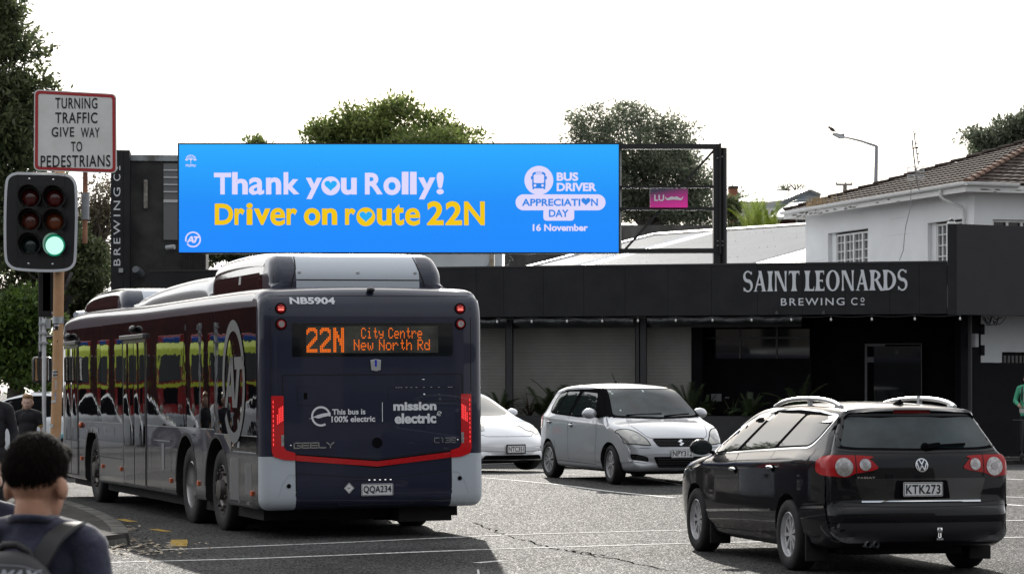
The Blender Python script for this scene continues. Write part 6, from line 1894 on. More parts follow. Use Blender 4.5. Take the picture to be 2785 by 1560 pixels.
# ---------------------------------------------------------------- rounded saloon, used for the white car and the waiting cars
sal = dict(W=1.85, axles=(.99, 3.86), wz=.32, arch=.365,
  top=[(0,.52),(.0,.62),(.03,.78),(.10,.98),(.25,1.05),(.55,1.12),(1.0,1.27),(1.5,1.39),(2.0,1.435),(2.4,1.43),(2.8,1.34),(3.2,1.15),(3.55,.975),(3.75,.91),(4.05,.85),(4.35,.77),(4.55,.66),(4.66,.54),(4.69,.42)],
  bot=[(0,.52),(.03,.40),(.12,.30),(.4,.22),(1.0,.18),(3.8,.17),(4.35,.18),(4.58,.21),(4.67,.29),(4.69,.42)],
  w=mkw(1.85, 4.69, .9, .13, 1.05, .24, lambda y: .95 - .02*y, .33, .60, low=.2, sh=.03),
  r=lambda y, z: .085 + .025*sm((y-4.0)/.5),
  crown=lambda y, z: (.03 + .03*sm((y-2.2)/.4) + .03*sm((.7-y)/.4) + .10*sm((y-3.8)/.7))*sm((z-.18)/.12))
def saloon(name, label, loc, rz, pm, plate=None, ev=False, rx=0.0):
    root, b, bv = car(name, label, 'car', loc, rz, sal, pm)
    root.rotation_euler = (rx, 0, rz)
    side_part('window_seal', bv, soft([(3.42,.91),(3.12,1.09),(2.7,1.27),(2.3,1.345),(1.9,1.35),(1.4,1.31),(.95,1.20),(.72,1.08),(.75,1.02),(1.3,.97),(2.4,.915)], .05), .007, M_['trimblk'], root, .03)
    for p in ([(3.38,.925),(3.05,1.09),(2.65,1.245),(2.3,1.318),(2.22,1.32),(2.14,.945)], [(2.06,.948),(2.13,1.325),(1.9,1.325),(1.42,1.285),(1.25,1.235),(1.15,.995)], [(1.08,1.005),(1.18,1.215),(.98,1.155),(.82,1.07)]):
        side_part('side_window', bv, soft(p, .03), .0055, M_['glass'], root)
    fr_part('windscreen', bv, soft([(-.56,1.375),(.56,1.375),(.72,.985),(.55,.955),(0,.94),(-.55,.955),(-.72,.985)], .05), 'y+', .004, mat('screen_pale', (.06,.075,.075), .02, spec=.8), root, .05)
    fr_part('rear_window', bv, soft([(-.52,1.33),(.52,1.33),(.60,1.12),(-.60,1.12)], .05), 'y-', .004, M_['glass'], root, .05)
    for s, ax in ((-1,'x-'),(1,'x+')):
        gap_lines(bv, [[(3.52,.88),(3.50,.6),(3.40,.24)], [(2.16,.92),(2.16,.24)], [(1.12,.98),(1.12,.6),(1.25,.24)]], ax, M_['gap'], root)
        for y in (.99, 3.86): wheel(root, s*(.925-.115), y, .32, .32, .225, .215, s, 10, dish=.03, steer=(R(8) if (ev and y > 2) else 0))
        mirror_obj(root, (s*1.0, 3.15, .99), s, pm, (.11,.09,.075))
        P = [(s*x, z) for x, z in soft([(.60,.665),(.66,.62),(.78,.64),(.84,.70),(.82,.77),(.72,.76)], .03)]
        hl = wrap(bv, P if s > 0 else P[::-1], 'y+', .005, .03); h2 = wrap(bv, soft([(4.30,.66),(4.38,.70),(4.22,.79),(4.02,.815),(4.10,.76)], .02), ax, .009, .03)
        join_mb(hl, h2).build('headlamp', M_['headlamp'], root, smooth=50)
        c = drop(bv, ax, 2.35, .82, .006)
        P = [(s*x, z) for x, z in soft([(.62,.42),(.74,.44),(.75,.40),(.64,.385)], .015)]
        wrap(bv, P if s > 0 else P[::-1], 'y+', .005, .03).build('fog_vent', M_['trimblk'], root, smooth=40)
        P = [(s*x, z) for x, z in soft([(.45,.84),(.80,.86),(.82,.74),(.5,.72)], .03)]
        wrap(bv, P if s > 0 else P[::-1], 'y-', .005, .04).build('tail_lamp', M_['redlens'], root, smooth=50)
        for y in (1.35, 2.40):
            o = MB().ell((0,0,0), (.014,.09,.014), 12, 8).build('door_handle', pm, root, smooth=60); o.location = drop(bv, ax, y, .80, .012)
    fr_part('lower_grille', bv, soft([(-.62,.305),(.62,.305),(.50,.245),(-.50,.245)] if not ev else [(-.56,.285),(.56,.285),(.62,.215),(-.62,.215)], .025), 'y+', .005, M_['trimblk'], root)
    gap_lines(bv, [[(-.56,.64),(-.45,.60),(.45,.60),(.56,.64)], [(-.80,.36),(0,.34),(.80,.36)]], 'y+', M_['gap'], root)
    MB().box(-.6,.6,.6,4.2,.14,.22).build('underside', M_['under'], root)
    y_ = drop(bv,'y+',0,.45,0).y
    if plate:
        plate_on(root, plate, lambda a, b, p: Vector((-a, y_ + .01 + p, b)), -.18, .18, .325, .45, .018)
    return root, bv
M_['paint_white'] = paint('white_car_paint', (.74,.76,.79), 0.0, 0.3, 1.0)
T_h = R(180 + 35)
sedan, sv = saloon('sedan_car', 'white rounded sedan turning behind the bus with number plate NTC351', (0,0,0), T_h, M_['paint_white'], 'NTC351', True)
fwd = Vector((-math.sin(T_h), math.cos(T_h)))
nose = at(1400, 1221, 43.75)
org = Vector((nose.x, nose.y)) - fwd*4.66
sedan.location = (org.x, org.y, .205)
# ---------------------------------------------------------------- the bus
M_['navy'] = paint('navy_bus_paint', (.015,.018,.040), 0.0, .32, .7, var=.10)
M_['bus_white'] = paint('bus_white', (.45,.49,.54), 0.0, .35, .6)
M_['bus_silver'] = mat('bus_silver_side', (.16,.16,.165), .20, .55, .5, .6, var=.25, vscale=.8, bump=.10, bscale=1.3, bdist=.02)
M_['bus_glass'] = mat('bus_side_glass', (.004,.004,.005), .015, spec=.42, bump=.17, bscale=.9, bdist=.02)
M_['pod_gloss'] = mat('pod_gloss_black', (.006,.006,.008), .08, spec=.8, coat=.8, bump=.1, bscale=2, bdist=.02)
BL = 12.8
busb = dict(W=2.5, axles=(), wz=0, arch=0,
  top=[(0,1.3),(0,1.8),(0,1.8),(0,2.42),(.015,2.50),(.05,2.60),(.12,2.68),(.28,2.715),(.8,2.73),(6,2.735),(12.2,2.72),(12.55,2.62),(12.72,2.4),(12.8,1.3)],
  bot=[(0,1.3),(0,.9),(0,.9),(0,.46),(.02,.38),(.08,.33),(.3,.325),(6,.32),(12.3,.32),(12.7,.36),(12.8,.6),(12.8,1.3)],
  w=lambda y, z: 1.25 - (.05*((z-2.35)/.38)**2 if z > 2.35 else 0) - (.10*((y-12.2)/.6)**2 if y > 12.2 else 0),
  r=lambda y, z: .115 if y < .4 else (.15 if z > 1.5 else .06), crown=lambda y, z: .03 if z > 2.6 else 0.0)
bus = thing('city_bus', 'navy and silver electric bus seen from behind, showing route 22N', 'bus', (-1.475, 27.70, .0), R(19.5), ry=R(-.55))
me = body(busb['top'], busb['bot'], busb['w'], busb['r'], N=260, K=26, NC=10, crown=busb['crown'])
AXL = (2.10, 3.72, 9.95)
me.materials.append(M_['navy'])
for y in AXL:
    for s in (-1, 1):
        me = cut(me, [cyl_mesh(min(s*.80, s*1.4), max(s*.80, s*1.4), y, .50, .565, flat_to=-.2)], M_['under'])
for m in (M_['bus_white'], M_['bus_silver']): me.materials.append(m)
iw, isv = [i for i, m in enumerate(me.materials) if m and m.name == 'bus_white'][0], [i for i, m in enumerate(me.materials) if m and m.name.startswith('bus_silver')][0]
bm = bmesh.new(); bm.from_mesh(me)
for co, no in (((0,0,.90),(0,0,1)), ((0,.13,0),(0,1,0)), ((.87,0,0),(1,0,0)), ((-.87,0,0),(1,0,0))):
    bmesh.ops.bisect_plane(bm, geom=bm.verts[:]+bm.edges[:]+bm.faces[:], plane_co=co, plane_no=no)
for f in bm.faces:
    c = f.calc_center_median()
    if f.material_index == 0 and c.z < .90:
        if c.y < .13 and abs(c.x) > .87: f.material_index = iw
        elif c.y >= .13 and abs(c.x) > 1.2: f.material_index = isv
bm.to_mesh(me); bm.free()
bb_v = bvh_of(me)
link('body', me, bus, smooth=40)
MB().box(-1.1,1.1,.5,12.2,.20,.34).build('underside', M_['under'], bus)
MB().box(.35,.95,.25,1.1,.16,.34).build('undertray', M_['under'], bus)
for s in (-1, 1):
    for y in (1.45, 3.1): MB().box(s*.72-.3*(s>0), s*.72+.3*(s<0)+.0, y-.02, y+.02, .12, .40).build('mud_flap', M_['rubber'], bus)
# glazing on both sides: flat panels 4 mm proud, hugging the curve near the roof
def side_panel(name, pts, off, m, s=-1, parent=None, cell=.5):
    return wrap(bb_v, pts, 'x-' if s < 0 else 'x+', off, cell).build(name, m, parent or bus, smooth=30)
def bowed(o, y0, y1, s, b=.010):      # toughened side glass is never flat: it bows out a little
    for v in o.data.vertices: v.co.x += s*b*max(0, 1-((v.co.y-(y0+y1)/2)/((y1-y0)/2))**2)
    o.data.polygons.foreach_set('use_smooth', [True]*len(o.data.polygons)); o.data.update()
SEG = [(.16,2.16,1.12,2.50),(2.18,3.62,1.17,2.50),(3.64,5.98,1.17,2.50),(7.62,9.2,1.17,2.50),(9.22,10.98,1.17,2.50)]
for s in (-1, 1):
    for y0, y1, z0, z1 in SEG:
        bowed(side_panel('side_window', soft([(y0,z0),(y1,z0),(y1,z1),(y0,z1)], .02, 2), .004, M_['bus_glass'], s, cell=.12), y0, y1, s)
side_panel('side_window', [(6.0,1.17),(7.6,1.17),(7.6,2.50),(6.0,2.50)], .004, M_['bus_glass'], 1)
side_panel('destination_glass', [(6.0,2.34),(7.6,2.34),(7.6,2.50),(6.0,2.50)], .004, M_['bus_glass'], -1)
side_panel('destination_glass', [(11.0,2.30),(12.45,2.30),(12.45,2.50),(11.0,2.50)], .004, M_['bus_glass'], -1)
side_panel('black_lower_panel', [(.16,.93),(2.16,.93),(2.16,1.118),(.16,1.118)], .003, M_['bus_glass'], -1)
# doors of glass with rails
for y0, y1 in ((6.05,7.58),(11.03,12.2)):
    ym = (y0+y1)/2
    d = side_panel('door', [(y0,.36),(y1,.36),(y1,2.26),(y0,2.26)], .006, M_['satin_black'])
    for a, b in ((y0+.06, ym-.02), (ym+.02, y1-.06)):
        bowed(side_panel('door_glass', soft([(a,.88),(b,.88),(b,2.22),(a,2.22)], .03, 3), .009, M_['bus_glass'], -1, d, .12), a, b, -1, .006)
        side_panel('door_panel', [(a,.38),(b,.38),(b,.86),(a,.86)], .009, M_['bus_silver'], -1, d)
    MB().box(-1.30,-1.24,y0-.03,y1+.03,2.27,2.33).build('door_header', mat('header_grey', (.10,.10,.105), .3), bus, bevel=.01)
# black joints, trim lines and flaps
def sline(l, w=.008, off=.005, m=None, name='panel_gap', s=-1): return strip(bb_v, l, 'x-' if s < 0 else 'x+', w, off, step=.3).build(name, m or M_['gap'], bus, fix=False)
sline([(.16,1.115),(2.16,1.115)], .012, .006, M_['steel'], 'trim_line'); sline([(2.18,1.16),(5.98,1.16)], .012, .006, M_['steel'], 'trim_line'); sline([(7.62,1.16),(10.98,1.16)], .012, .006, M_['steel'], 'trim_line')
for l in ([(.16,.33),(.16,2.5)], [(.95,.33),(.95,1.1)], [(2.16,1.12),(2.16,.92)], [(4.55,.33),(4.55,.98)], [(5.75,.33),(5.75,.98)], [(4.55,.98),(5.75,.98)], [(5.98,.33),(5.98,2.3)], [(7.62,.33),(7.62,2.3)], [(7.62,.68),(9.35,.68)], [(10.98,.33),(10.98,2.3)], [(9.35,.33),(9.35,.62)]): sline(l)
sline([(.2,.935),(1.25,.935)], .012, .006, M_['steel'], 'trim_line'); sline([(4.6,.98),(5.6,.98)], .010, .006, M_['steel'], 'trim_line')
M_['vent'] = mat('vent_light', (.36,.36,.37), .4, .5)
for y0, y1, z0, z1 in ((.42,.72,.48,.82),(1.02,1.42,.40,.86)):
    gv = MB()
    n = 9
    for k in range(n):
        a = y0 + (y1-y0)*k/n; gv.box(-1.2535,-1.2505,a,a+(y1-y0)/n*.5,z0,z1)
    gv.build('vent_grille', M_['vent'], bus)
for y, z in ((.38,.50),(3.0,.52),(4.55,.50),(7.75,.55),(9.1,.55),(10.75,.62)):
    MB().box(-1.275,-1.25,y-.035,y+.035,z-.03,z+.03).build('side_marker', M_['orange'], bus, bevel=.008)
MB().ell((-1.27,10.75,1.10),(.03,.045,.045),12,8).build('side_indicator', M_['orange'], bus, smooth=60)
for y in (6.7, 11.6):
    MB().ell((-1.29,y,2.40),(.05,.09,.05),12,8).build('door_camera', M_['satin_black'], bus, smooth=60)
for y in (.55,.62,1.0,5.0): MB().box(-1.256,-1.25,y-.01,y+.01,.37,.40).build('catch', M_['steel'], bus)
# wheel arches and wheels
for y in AXL:
    ar = MB(); arc_band(ar, y, .50, .565, .60, 0, 180, lambda a, b: Vector((-1.2545, a, b)), 30)
    ar.build('arch_trim', M_['satin_black'], bus, fix=False)
for s in (-1, 1):
    for y, style in zip(AXL, ('hub','deep','hub')):
        w = wheel(bus, s*1.06, y, .475, .475, .285, .27, s, 0, dish=(.17 if style == 'deep' else .03), m=(mat('steel_rim', (.42,.42,.42), .3, .9) if style == 'deep' else mat('dark_rim', (.09,.085,.08), .5, .6)))
        Mx = Matrix.Rotation(R(90)*s, 4, 'Y'); hb = MB()
        if style == 'hub':
            hb.lathe([(.27,.10),(.20,.115),(.17,.10),(.12,.11),(.11,.17),(.06,.18),(0,.18)], Mx, 28)
            for k in range(10):
                q = 2*math.pi*k/10; hb.lathe([(.018,.10),(.018,.15),(0,.152)], Mx @ Matrix.Translation((.225*math.cos(q),.225*math.sin(q),0)), 8)
        else:
            hb.lathe([(.27,.09),(.25,-.04),(.14,-.06),(.11,-.05),(.10,.0),(0,.0)], Mx, 32)
            for k in range(10):
                q = 2*math.pi*k/10; hb.lathe([(.016,-.05),(.016,.0),(0,.002)], Mx @ Matrix.Translation((.19*math.cos(q),.19*math.sin(q),0)), 8)
        hb.build('hub', mat('hub_metal', (.11,.10,.095) if style == 'hub' else (.36,.36,.36), .45, .7), w, smooth=35)
# ---- rear face
RF = lambda a, b, o=.004: drop(bb_v, 'y-', a, b, o)
def rpart(name, pts, off, m, parent=None, cell=.3): return wrap(bb_v, pts, 'y-', off, cell).build(name, m, parent or bus, smooth=30)
def rtext(s, x0, x1, z0, z1, m=None, bold=.03, off=.006, parent=None, space=1.0, slant=0):
    vs, fs = text_geo(s, bold, space); xs = [v[0] for v in vs]; ys = [v[1] for v in vs]; ax, bx, ay, by = min(xs), max(xs), min(ys), max(ys)
    return MB().add([RF(x0+(x-ax)/(bx-ax)*(x1-x0)+slant*(y-ay)/(by-ay), z0+(y-ay)/(by-ay)*(z1-z0), off) for x, y in vs], fs).build('lettering', m or M_['white_letter'], parent or bus, fix=False)
X = lambda px: (px-662)/441.0            # enlarged view of the rear -> metres
Zr = lambda py: 1.6-(py-738)/468.0
rw = rpart('rear_window', soft([(X(266),Zr(570)),(X(1058),Zr(570)),(X(1058),Zr(403)),(X(266),Zr(403))], .02), .003, mat('rear_glass', (.006,.008,.010), .03, spec=.7, var=.6, vscale=1.4))
rpart('display_panel', [(X(333),Zr(553)),(X(985),Zr(553)),(X(985),Zr(418)),(X(333),Zr(418))], .005, mat('display_black', (.022,.023,.023), .15, col2=(.10,.10,.08), vscale=2.2), rw)
# dot-matrix writing
FONT = {'C':"01110 10001 10000 10000 10000 10001 01110",'i':"00100 00000 01100 00100 00100 00100 01110",'t':"00100 00100 01110 00100 00100 00101 00010",'y':"00000 00000 10001 10001 01111 00001 01110",
'e':"00000 00000 01110 10001 11111 10000 01110",'n':"00000 00000 10110 11001 10001 10001 10001",'r':"00000 00000 10110 11001 10000 10000 10000",'N':"10001 10001 11001 10101 10011 10001 10001",'w':"00000 00000 10001 10001 10101 10101 01010",
'o':"00000 00000 01110 10001 10001 10001 01110",'h':"10000 10000 10110 11001 10001 10001 10001",'R':"11110 10001 10001 11110 10100 10010 10001",'d':"00001 00001 01101 10011 10001 10001 01111",' ':"000 000 000 000 000 000 000"}
BIG2 = ["0111110","1111111","1100011","1000001","0000001","0000011","0000111","0001110","0011100","0111000","1110000","1100000","1111111","1111111"]
BIGN = ["1100011","1100011","1110011","1110011","1111011","1111011","1101111","1101111","1100111","1100111","1100011","1100011","1100011","1100011"]
M_['dot'] = glow('amber_dots', srgb(255,118,32), 1.0)
def dots(rows, x0, z1, dx, dz, mb, fade=None):
    for r, row in enumerate(rows):
        for c, ch in enumerate(row):
            if ch == '1':
                x = x0 + c*dx; z = z1 - r*dz
                flat(mb, [(x-dx*.40,z-dz*.36),(x+dx*.40,z-dz*.36),(x+dx*.40,z+dz*.36),(x-dx*.40,z+dz*.36)], lambda a, b: RF(a, b, .008))
def dot_word(word, x0, x1, z0, z1):
    mb = MB(); rows = [''] * 7
    for ch in word:
        for k, rr in enumerate(FONT[ch].split()): rows[k] += rr + '0'
    n = len(rows[0])-1; dots(rows, x0, z1, (x1-x0)/(n-1), (z1-z0)/6, mb); return mb
bgm = MB(); x0, x1 = X(338), X(520); dx = (x1-x0)/24
for k, gl in enumerate((BIG2, BIG2, BIGN)): dots(gl, x0 + k*8.6*dx, Zr(430), dx, (Zr(430)-Zr(545))/13, bgm)
bgm.build('lettering', M_['dot'], rw, fix=False)
dot_word('City Centre', X(604), X(902), Zr(477), Zr(430)).build('lettering', M_['dot'], rw, fix=False)
dot_word('New North Rd', X(568), X(940), Zr(536), Zr(489)).build('lettering', M_['dot'], rw, fix=False)
rtext('NB5904', X(259), X(479), Zr(309), Zr(275), bold=.04)
for px in (213, 1098):
    for py, lit in ((330, True), (408, False)):
        x, z = X(px), Zr(py)
        c = RF(x, z, .0); Mc = Matrix.Translation(c) @ Matrix.Rotation(R(90),4,'X')
        rg = MB().lathe([(.062,0),(.062,.012),(.052,.018),(.050,.008),(0,.008)], Mc, 28).build('lamp_bezel', M_['trimblk'], bus, smooth=40)
        MB().lathe([(.049,.010),(.04,.016),(0,.018)], Mc, 28).build('round_lamp', M_['redlens'], rg, smooth=50)
        if lit:
            for dz in (.014,-.014): 
                mb = MB(); mb.prism(round_rect(x-.032,x+.032,z+dz-.010,z+dz+.010,.009,4), lambda a,b: RF(a,b,.020), lambda a,b: RF(a,b,.016)); mb.build('lit_strip', glow('red_lit', srgb(255,120,110), 1.3), rg)
        else:
            mb = MB(); mb.prism(ring_pts(x,z,.033,20), lambda a,b: RF(a,b,.022), lambda a,b: RF(a,b,.016)); mb.build('reverse_lens', M_['clearlens'], rg)
MB().ell((0,0,0),(.045,.05,.03),14,10).build('rear_camera', M_['satin_black'], bus, smooth=60).location = RF(X(662),2.655,.03)
lo = [(X(645),Zr(590)),(X(672),Zr(584)),(X(698),Zr(590)),(X(695),Zr(640)),(X(672),Zr(646)),(X(649),Zr(640))]
lb = MB(); lb.prism(lo, lambda a,b: RF(a,b,.018), lambda a,b: RF(a,b,.002)); lb = lb.build('badge', mat('badge_silver', (.55,.57,.60), .25, .8), bus, bevel=.004)
mb = MB(); flat(mb, soft([(X(667),Zr(622)),(X(677),Zr(622)),(X(677),Zr(586)),(X(667),Zr(586))], .008), lambda a,b: RF(a,b,.0195)); mb.build('blue_bar', mat('badge_blue', (.01,.03,.45), .3), lb, fix=False)
def rgap(pts, w=.010, close=False, parent=None, m=None, name='panel_gap'): return strip(bb_v, pts, 'y-', w, .0018, step=.12, close=close).build(name, m or M_['gap'], parent or bus, fix=False)
rgap([(X(225),Zr(662)),(X(1100),Zr(662)),(X(1105),Zr(670)),(X(1105),Zr(1015)),(X(1090),Zr(1040)),(X(690),Zr(1085)),(X(655),Zr(1085)),(X(245),Zr(1055)),(X(218),Zr(1020)),(X(218),Zr(668))], close=True)
rgap([(X(160),Zr(266)),(X(1150),Zr(266))], .007); rgap([(-1.135,Zr(266)),(-1.135,Zr(760))], .007); rgap([(1.105,Zr(266)),(1.105,Zr(750))], .007)
rpart('filler_flap', soft([(X(290),Zr(812)),(X(388),Zr(812)),(X(388),Zr(722)),(X(290),Zr(722))], .012), .003, M_['navy'])
rgap(soft([(X(290),Zr(812)),(X(388),Zr(812)),(X(388),Zr(722)),(X(290),Zr(722))], .012), .006, True)
rpart('flap_latch', soft([(X(320),Zr(782)),(X(336),Zr(782)),(X(336),Zr(750)),(X(320),Zr(750))], .004), .005, M_['trimblk'])
rgap(soft([(X(735),Zr(798)),(X(1083),Zr(798)),(X(1083),Zr(730)),(X(735),Zr(730))], .012), .005, True)
hl_ = MB(); r = random.Random(6)
for k in range(26):
    a = X(745) + (X(1070)-X(745))*k/26
    if r.random() < .5: hl_ = join_mb(hl_, strip(bb_v, [(a,Zr(728)),(a+.02,Zr(728))], 'y-', .003, .004))
hl_.build('worn_edge', M_['white_letter'], bus, fix=False)
MB().ell((0,0,0),(.012,.006,.012),10,8).build('lock', M_['chrome'], bus, smooth=60).location = RF(X(913),Zr(765),.003)
MB().ell((0,0,0),(.018,.006,.006),10,8).build('lock', M_['chrome'], bus, smooth=60).location = RF(X(909),Zr(689),.003)
# slogans
eg = MB(); f6 = lambda a, b: RF(a, b, .006); cx, cz, rr = X(402), Zr(868), .108
arc_band(eg, cx, cz, rr*.80, rr, 0, 300, f6, 40); 
pl = [(-1.30,-.26),(-.42,.02),(-.40,-.06),(.05,.18),(.06,.08),(.98,.30),(.98,.06),(.22,-.12),(.20,-.02),(-.24,-.28),(-.26,-.16)]
for tri in ([(-1.30,-.27),(-.30,-.02),(-.36,.12)], [(-.60,-.12),(-.36,.14),(-.06,.20),(-.26,-.22)], [(-.26,-.20),(-.06,.22),(.30,.30),(.10,-.12)], [(.04,-.12),(.24,.28),(1.0,.36),(.98,.08)]):
    eg.add([RF(cx+a*rr, cz+b*rr, .0065) for a, b in tri], [tuple(range(len(tri)))])
eg.build('emblem', M_['white_letter'], bus, fix=False)
rtext('This bus is', X(457), X(620), Zr(861), Zr(833), bold=.03); rtext('100% electric', X(453), X(668), Zr(899), Zr(868), bold=.03)
rpart('divider', [(X(702.5),Zr(900)),(X(705.5),Zr(900)),(X(705.5),Zr(801)),(X(702.5),Zr(801))], .005, M_['white_letter'])
rtext('mission', X(758), X(974), Zr(845), Zr(801), bold=.045); rtext('electric', X(764), X(972), Zr(911), Zr(858), bold=.045)
sm_ = MB(); arc_band(sm_, X(988), Zr(862), .019, .026, 0, 310, f6, 20); sm_.add([f6(X(974),Zr(866)), f6(X(998),Zr(858)), f6(X(998),Zr(862)), f6(X(974),Zr(870))], [(0,1,2,3)]); sm_.build('emblem', M_['white_letter'], bus, fix=False)
# chrome names from straight strokes
def strokes(word, x0, x1, z0, z1, m):
    G = {'G':[((1,1),(.15,1)),((.15,1),(0,.85)),((0,.85),(0,.1)),((0,0),(1,0)),((1,0),(1,.5)),((1,.5),(.5,.5))],'E':[((0,1),(1,1)),((0,.5),(.95,.5)),((0,0),(1,0)),((0,1),(0,.62)),((0,.4),(0,0))],'L':[((0,1),(0,0)),((0,0),(1,0))],
         'Y':[((0,1),(.5,.5)),((1,1),(.5,.5)),((.5,.5),(.5,0))],'C':[((1,1),(0,1)),((0,1),(0,0)),((0,0),(1,0))],'1':[((.3,1),(.6,1)),((.6,1),(.6,0))],'3':[((0,1),(1,1)),((1,1),(1,0)),((1,0),(0,0)),((.3,.5),(1,.5))]}
    mb = MB(); n = len(word); adv = (x1-x0)/(n-.18); w = adv*.82; t = (z1-z0)*.20
    for i, ch in enumerate(word):
        for (a, b), (c, d) in G[ch]:
            p = RF(x0+i*adv+a*w, z0+t/2+b*(z1-z0-t), .004); q = RF(x0+i*adv+c*w, z0+t/2+d*(z1-z0-t), .004); dd = (q-p).normalized()*t*.45
            mb.bar(p-dd, q+dd, t, .008, up=(0,1,0))
    return mb.build('chrome_lettering', m, bus)
strokes('GEELY', X(270), X(463), Zr(1028), Zr(997), M_['chrome']); strokes('C13E', X(962), X(1068), Zr(1012), Zr(983), M_['chrome'])
for px in (254, 1079): MB().lathe([(.010,0),(.010,.006),(.006,.008),(0,.008)], Matrix.Translation(RF(X(px),Zr(1012 if px < 500 else 997),0)) @ Matrix.Rotation(R(90),4,'X'), 14).build('bolt', M_['chrome'], bus, smooth=40)
rpart('round_cap', ring_pts(X(677),Zr(1005),.058,28), .004, M_['trimblk']); rgap([(X(655),Zr(1007)),(X(700),Zr(1007))], .012, m=M_['navy'], name='cap_slot')
# tail lamps: red L at each side and the red chevron between
for s in (-1, 1):
    xo, xi, xf = (1.105, .985, .862) if s > 0 else (-1.135, -1.0, -.875)
    P = [(xo,1.545),(xi,1.545),(xi+.012*s*0,1.0),(xi-.02*s,.965),(xf,.935),(xf,.855),(xi,.865),(xo-.02*s,.90),(xo,.96)]
    if s > 0: P = P[::-1]
    g = 1.035
    cxp = sum(p[0] for p in P)/len(P)
    out = []
    for i, p in enumerate(P):
        a, b, c = Vector(P[i-1]), Vector(p), Vector(P[(i+1)%len(P)]); n1 = Vector(((b-a).y, -(b-a).x)).normalized(); n2 = Vector(((c-b).y, -(c-b).x)).normalized(); out.append(tuple(b + (n1+n2)*.010))
    rpart('lamp_frame', out, .005, M_['trimblk'], cell=.1)
    tl = rpart('tail_lamp', soft(P, .015, 3), .011, mat('tail_red', (.30,.004,.007), .12, coat=1.0, bump=.4, bscale=90, bdist=.003, emit=((.75,.01,.015), .10)), cell=.08)
    ld = MB()
    for k in range(9):
        for i in range(4):
            z = 1.43 - .018*k; x = xi + s*.012 + s*.019*i
            if i < 3 or 2 < k: 
                p = RF(x, z - .012*i, .015); ld.add([p+Vector((-.006,0,-.006)), p+Vector((.006,0,-.006)), p+Vector((.006,0,.006)), p+Vector((-.006,0,.006))], [(0,1,2,3)])
    for k in range(10):
        for j, (xx, zz) in enumerate(((xo-s*.02, 1.48-.05*k),)):
            p = RF(xx, zz, .015); ld.add([p+Vector((-.004,0,-.015)), p+Vector((.004,0,-.015)), p+Vector((.004,0,.015)), p+Vector((-.004,0,.015))], [(0,1,2,3)])
    ld.build('lit_dots', glow('led_red', srgb(255,70,70), 1.4), tl, fix=False)
    rpart('reverse_lens', soft([(xi,1.13),(xi+s*.03,1.13),(xi+s*.03,1.01),(xi,1.01)][::(1 if s > 0 else -1)], .01), .014, M_['clearlens'], tl, .1)
    xe = .858*s if s > 0 else -.871
    ch = [(xe,.852),(xe,.912),(X(677),.830),(X(677),.774)]
    if s > 0: ch = [(X(677),.774),(X(677),.830),(xe,.917),(xe,.857)][::-1][::-1]
    o2 = [(a, b + (.012 if b > (.84 if abs(a) > .5 else .8) else -.012)) for a, b in ch]
    rpart('lamp_frame', o2 if s < 0 else o2, .004, M_['trimblk'], cell=.2)
    lsl = rpart('light_bar', ch, .009, mat('bar_red', (.40,.004,.008), .15, coat=1.0, bump=.5, bscale=70, bdist=.004, emit=((.7,.008,.012), .03)), cell=.1)
# bumper: plate recess, lines, sensors
rgap([(-.87,.90),(-.87,.33)], .012); rgap([(.87,.90),(.87,.33)], .012); rgap([(-.87,.72),(-.2,.66),(.3,.66),(.87,.72)], .006); rgap([(-.87,.40),(-.42,.38)], .006); rgap([(.42,.38),(.87,.42)], .006)
rec = soft([(-.41,.365),(.45,.365),(.37,.615),(.30,.625),(-.26,.625),(-.33,.615)], .03)
rpart('plate_recess', rec, .003, mat('navy_matt', (.020,.023,.046), .4)); rgap(rec, .012, True)
plate_on(bus, 'QQA234', lambda a, b, p: RF(a, b, p+.002), X(596), X(752), Zr(1270), Zr(1210))
for k in range(5): MB().box(-.008,.008,-.004,.004,-.004,.004, 0, Matrix.Translation(RF(-.06+.06*k,.632,.006))).build('plate_light', glow('plate_led', (1,1,1), 1.2), bus)
c = (X(536),Zr(1230)); dm = [(c[0],c[1]-.058),(c[0]+.055,c[1]),(c[0],c[1]+.058),(c[0]-.055,c[1])]
dmo = rpart('diamond_label', dm, .006, M_['plate']); rgap([(c[0]+a*.045, c[1]+b*.048) for a, b in ((0,-1),(1,0),(0,1),(-1,0))], .003, True, dmo).location = (0,-.0055,0)
rtext('EV', c[0]-.016, c[0]+.016, c[1]-.009, c[1]+.009, M_['ink'], .02, .008, dmo)
for px, py in ((483,1215),(868,1202)): rpart('parking_sensor', ring_pts(X(px),Zr(py),.022,16), .005, M_['navy'])
for x, z in ((-.95,.585),(.965,.63)): rpart('parking_sensor', ring_pts(x,z,.024,16), .006, M_['trimblk'])
for s in (-1, 1):
    rgap([(s*.885,.80),(s*.90,.77),(s*.98,.74)] if False else [(s*.88,.70),(s*.95,.70),(s*1.02,.60),(s*1.10,.36)], .010, m=mat('white_shade', (.36,.39,.44), .5), name='crease_shade')  # bumper crease drawn as a line, its shade put into the colour
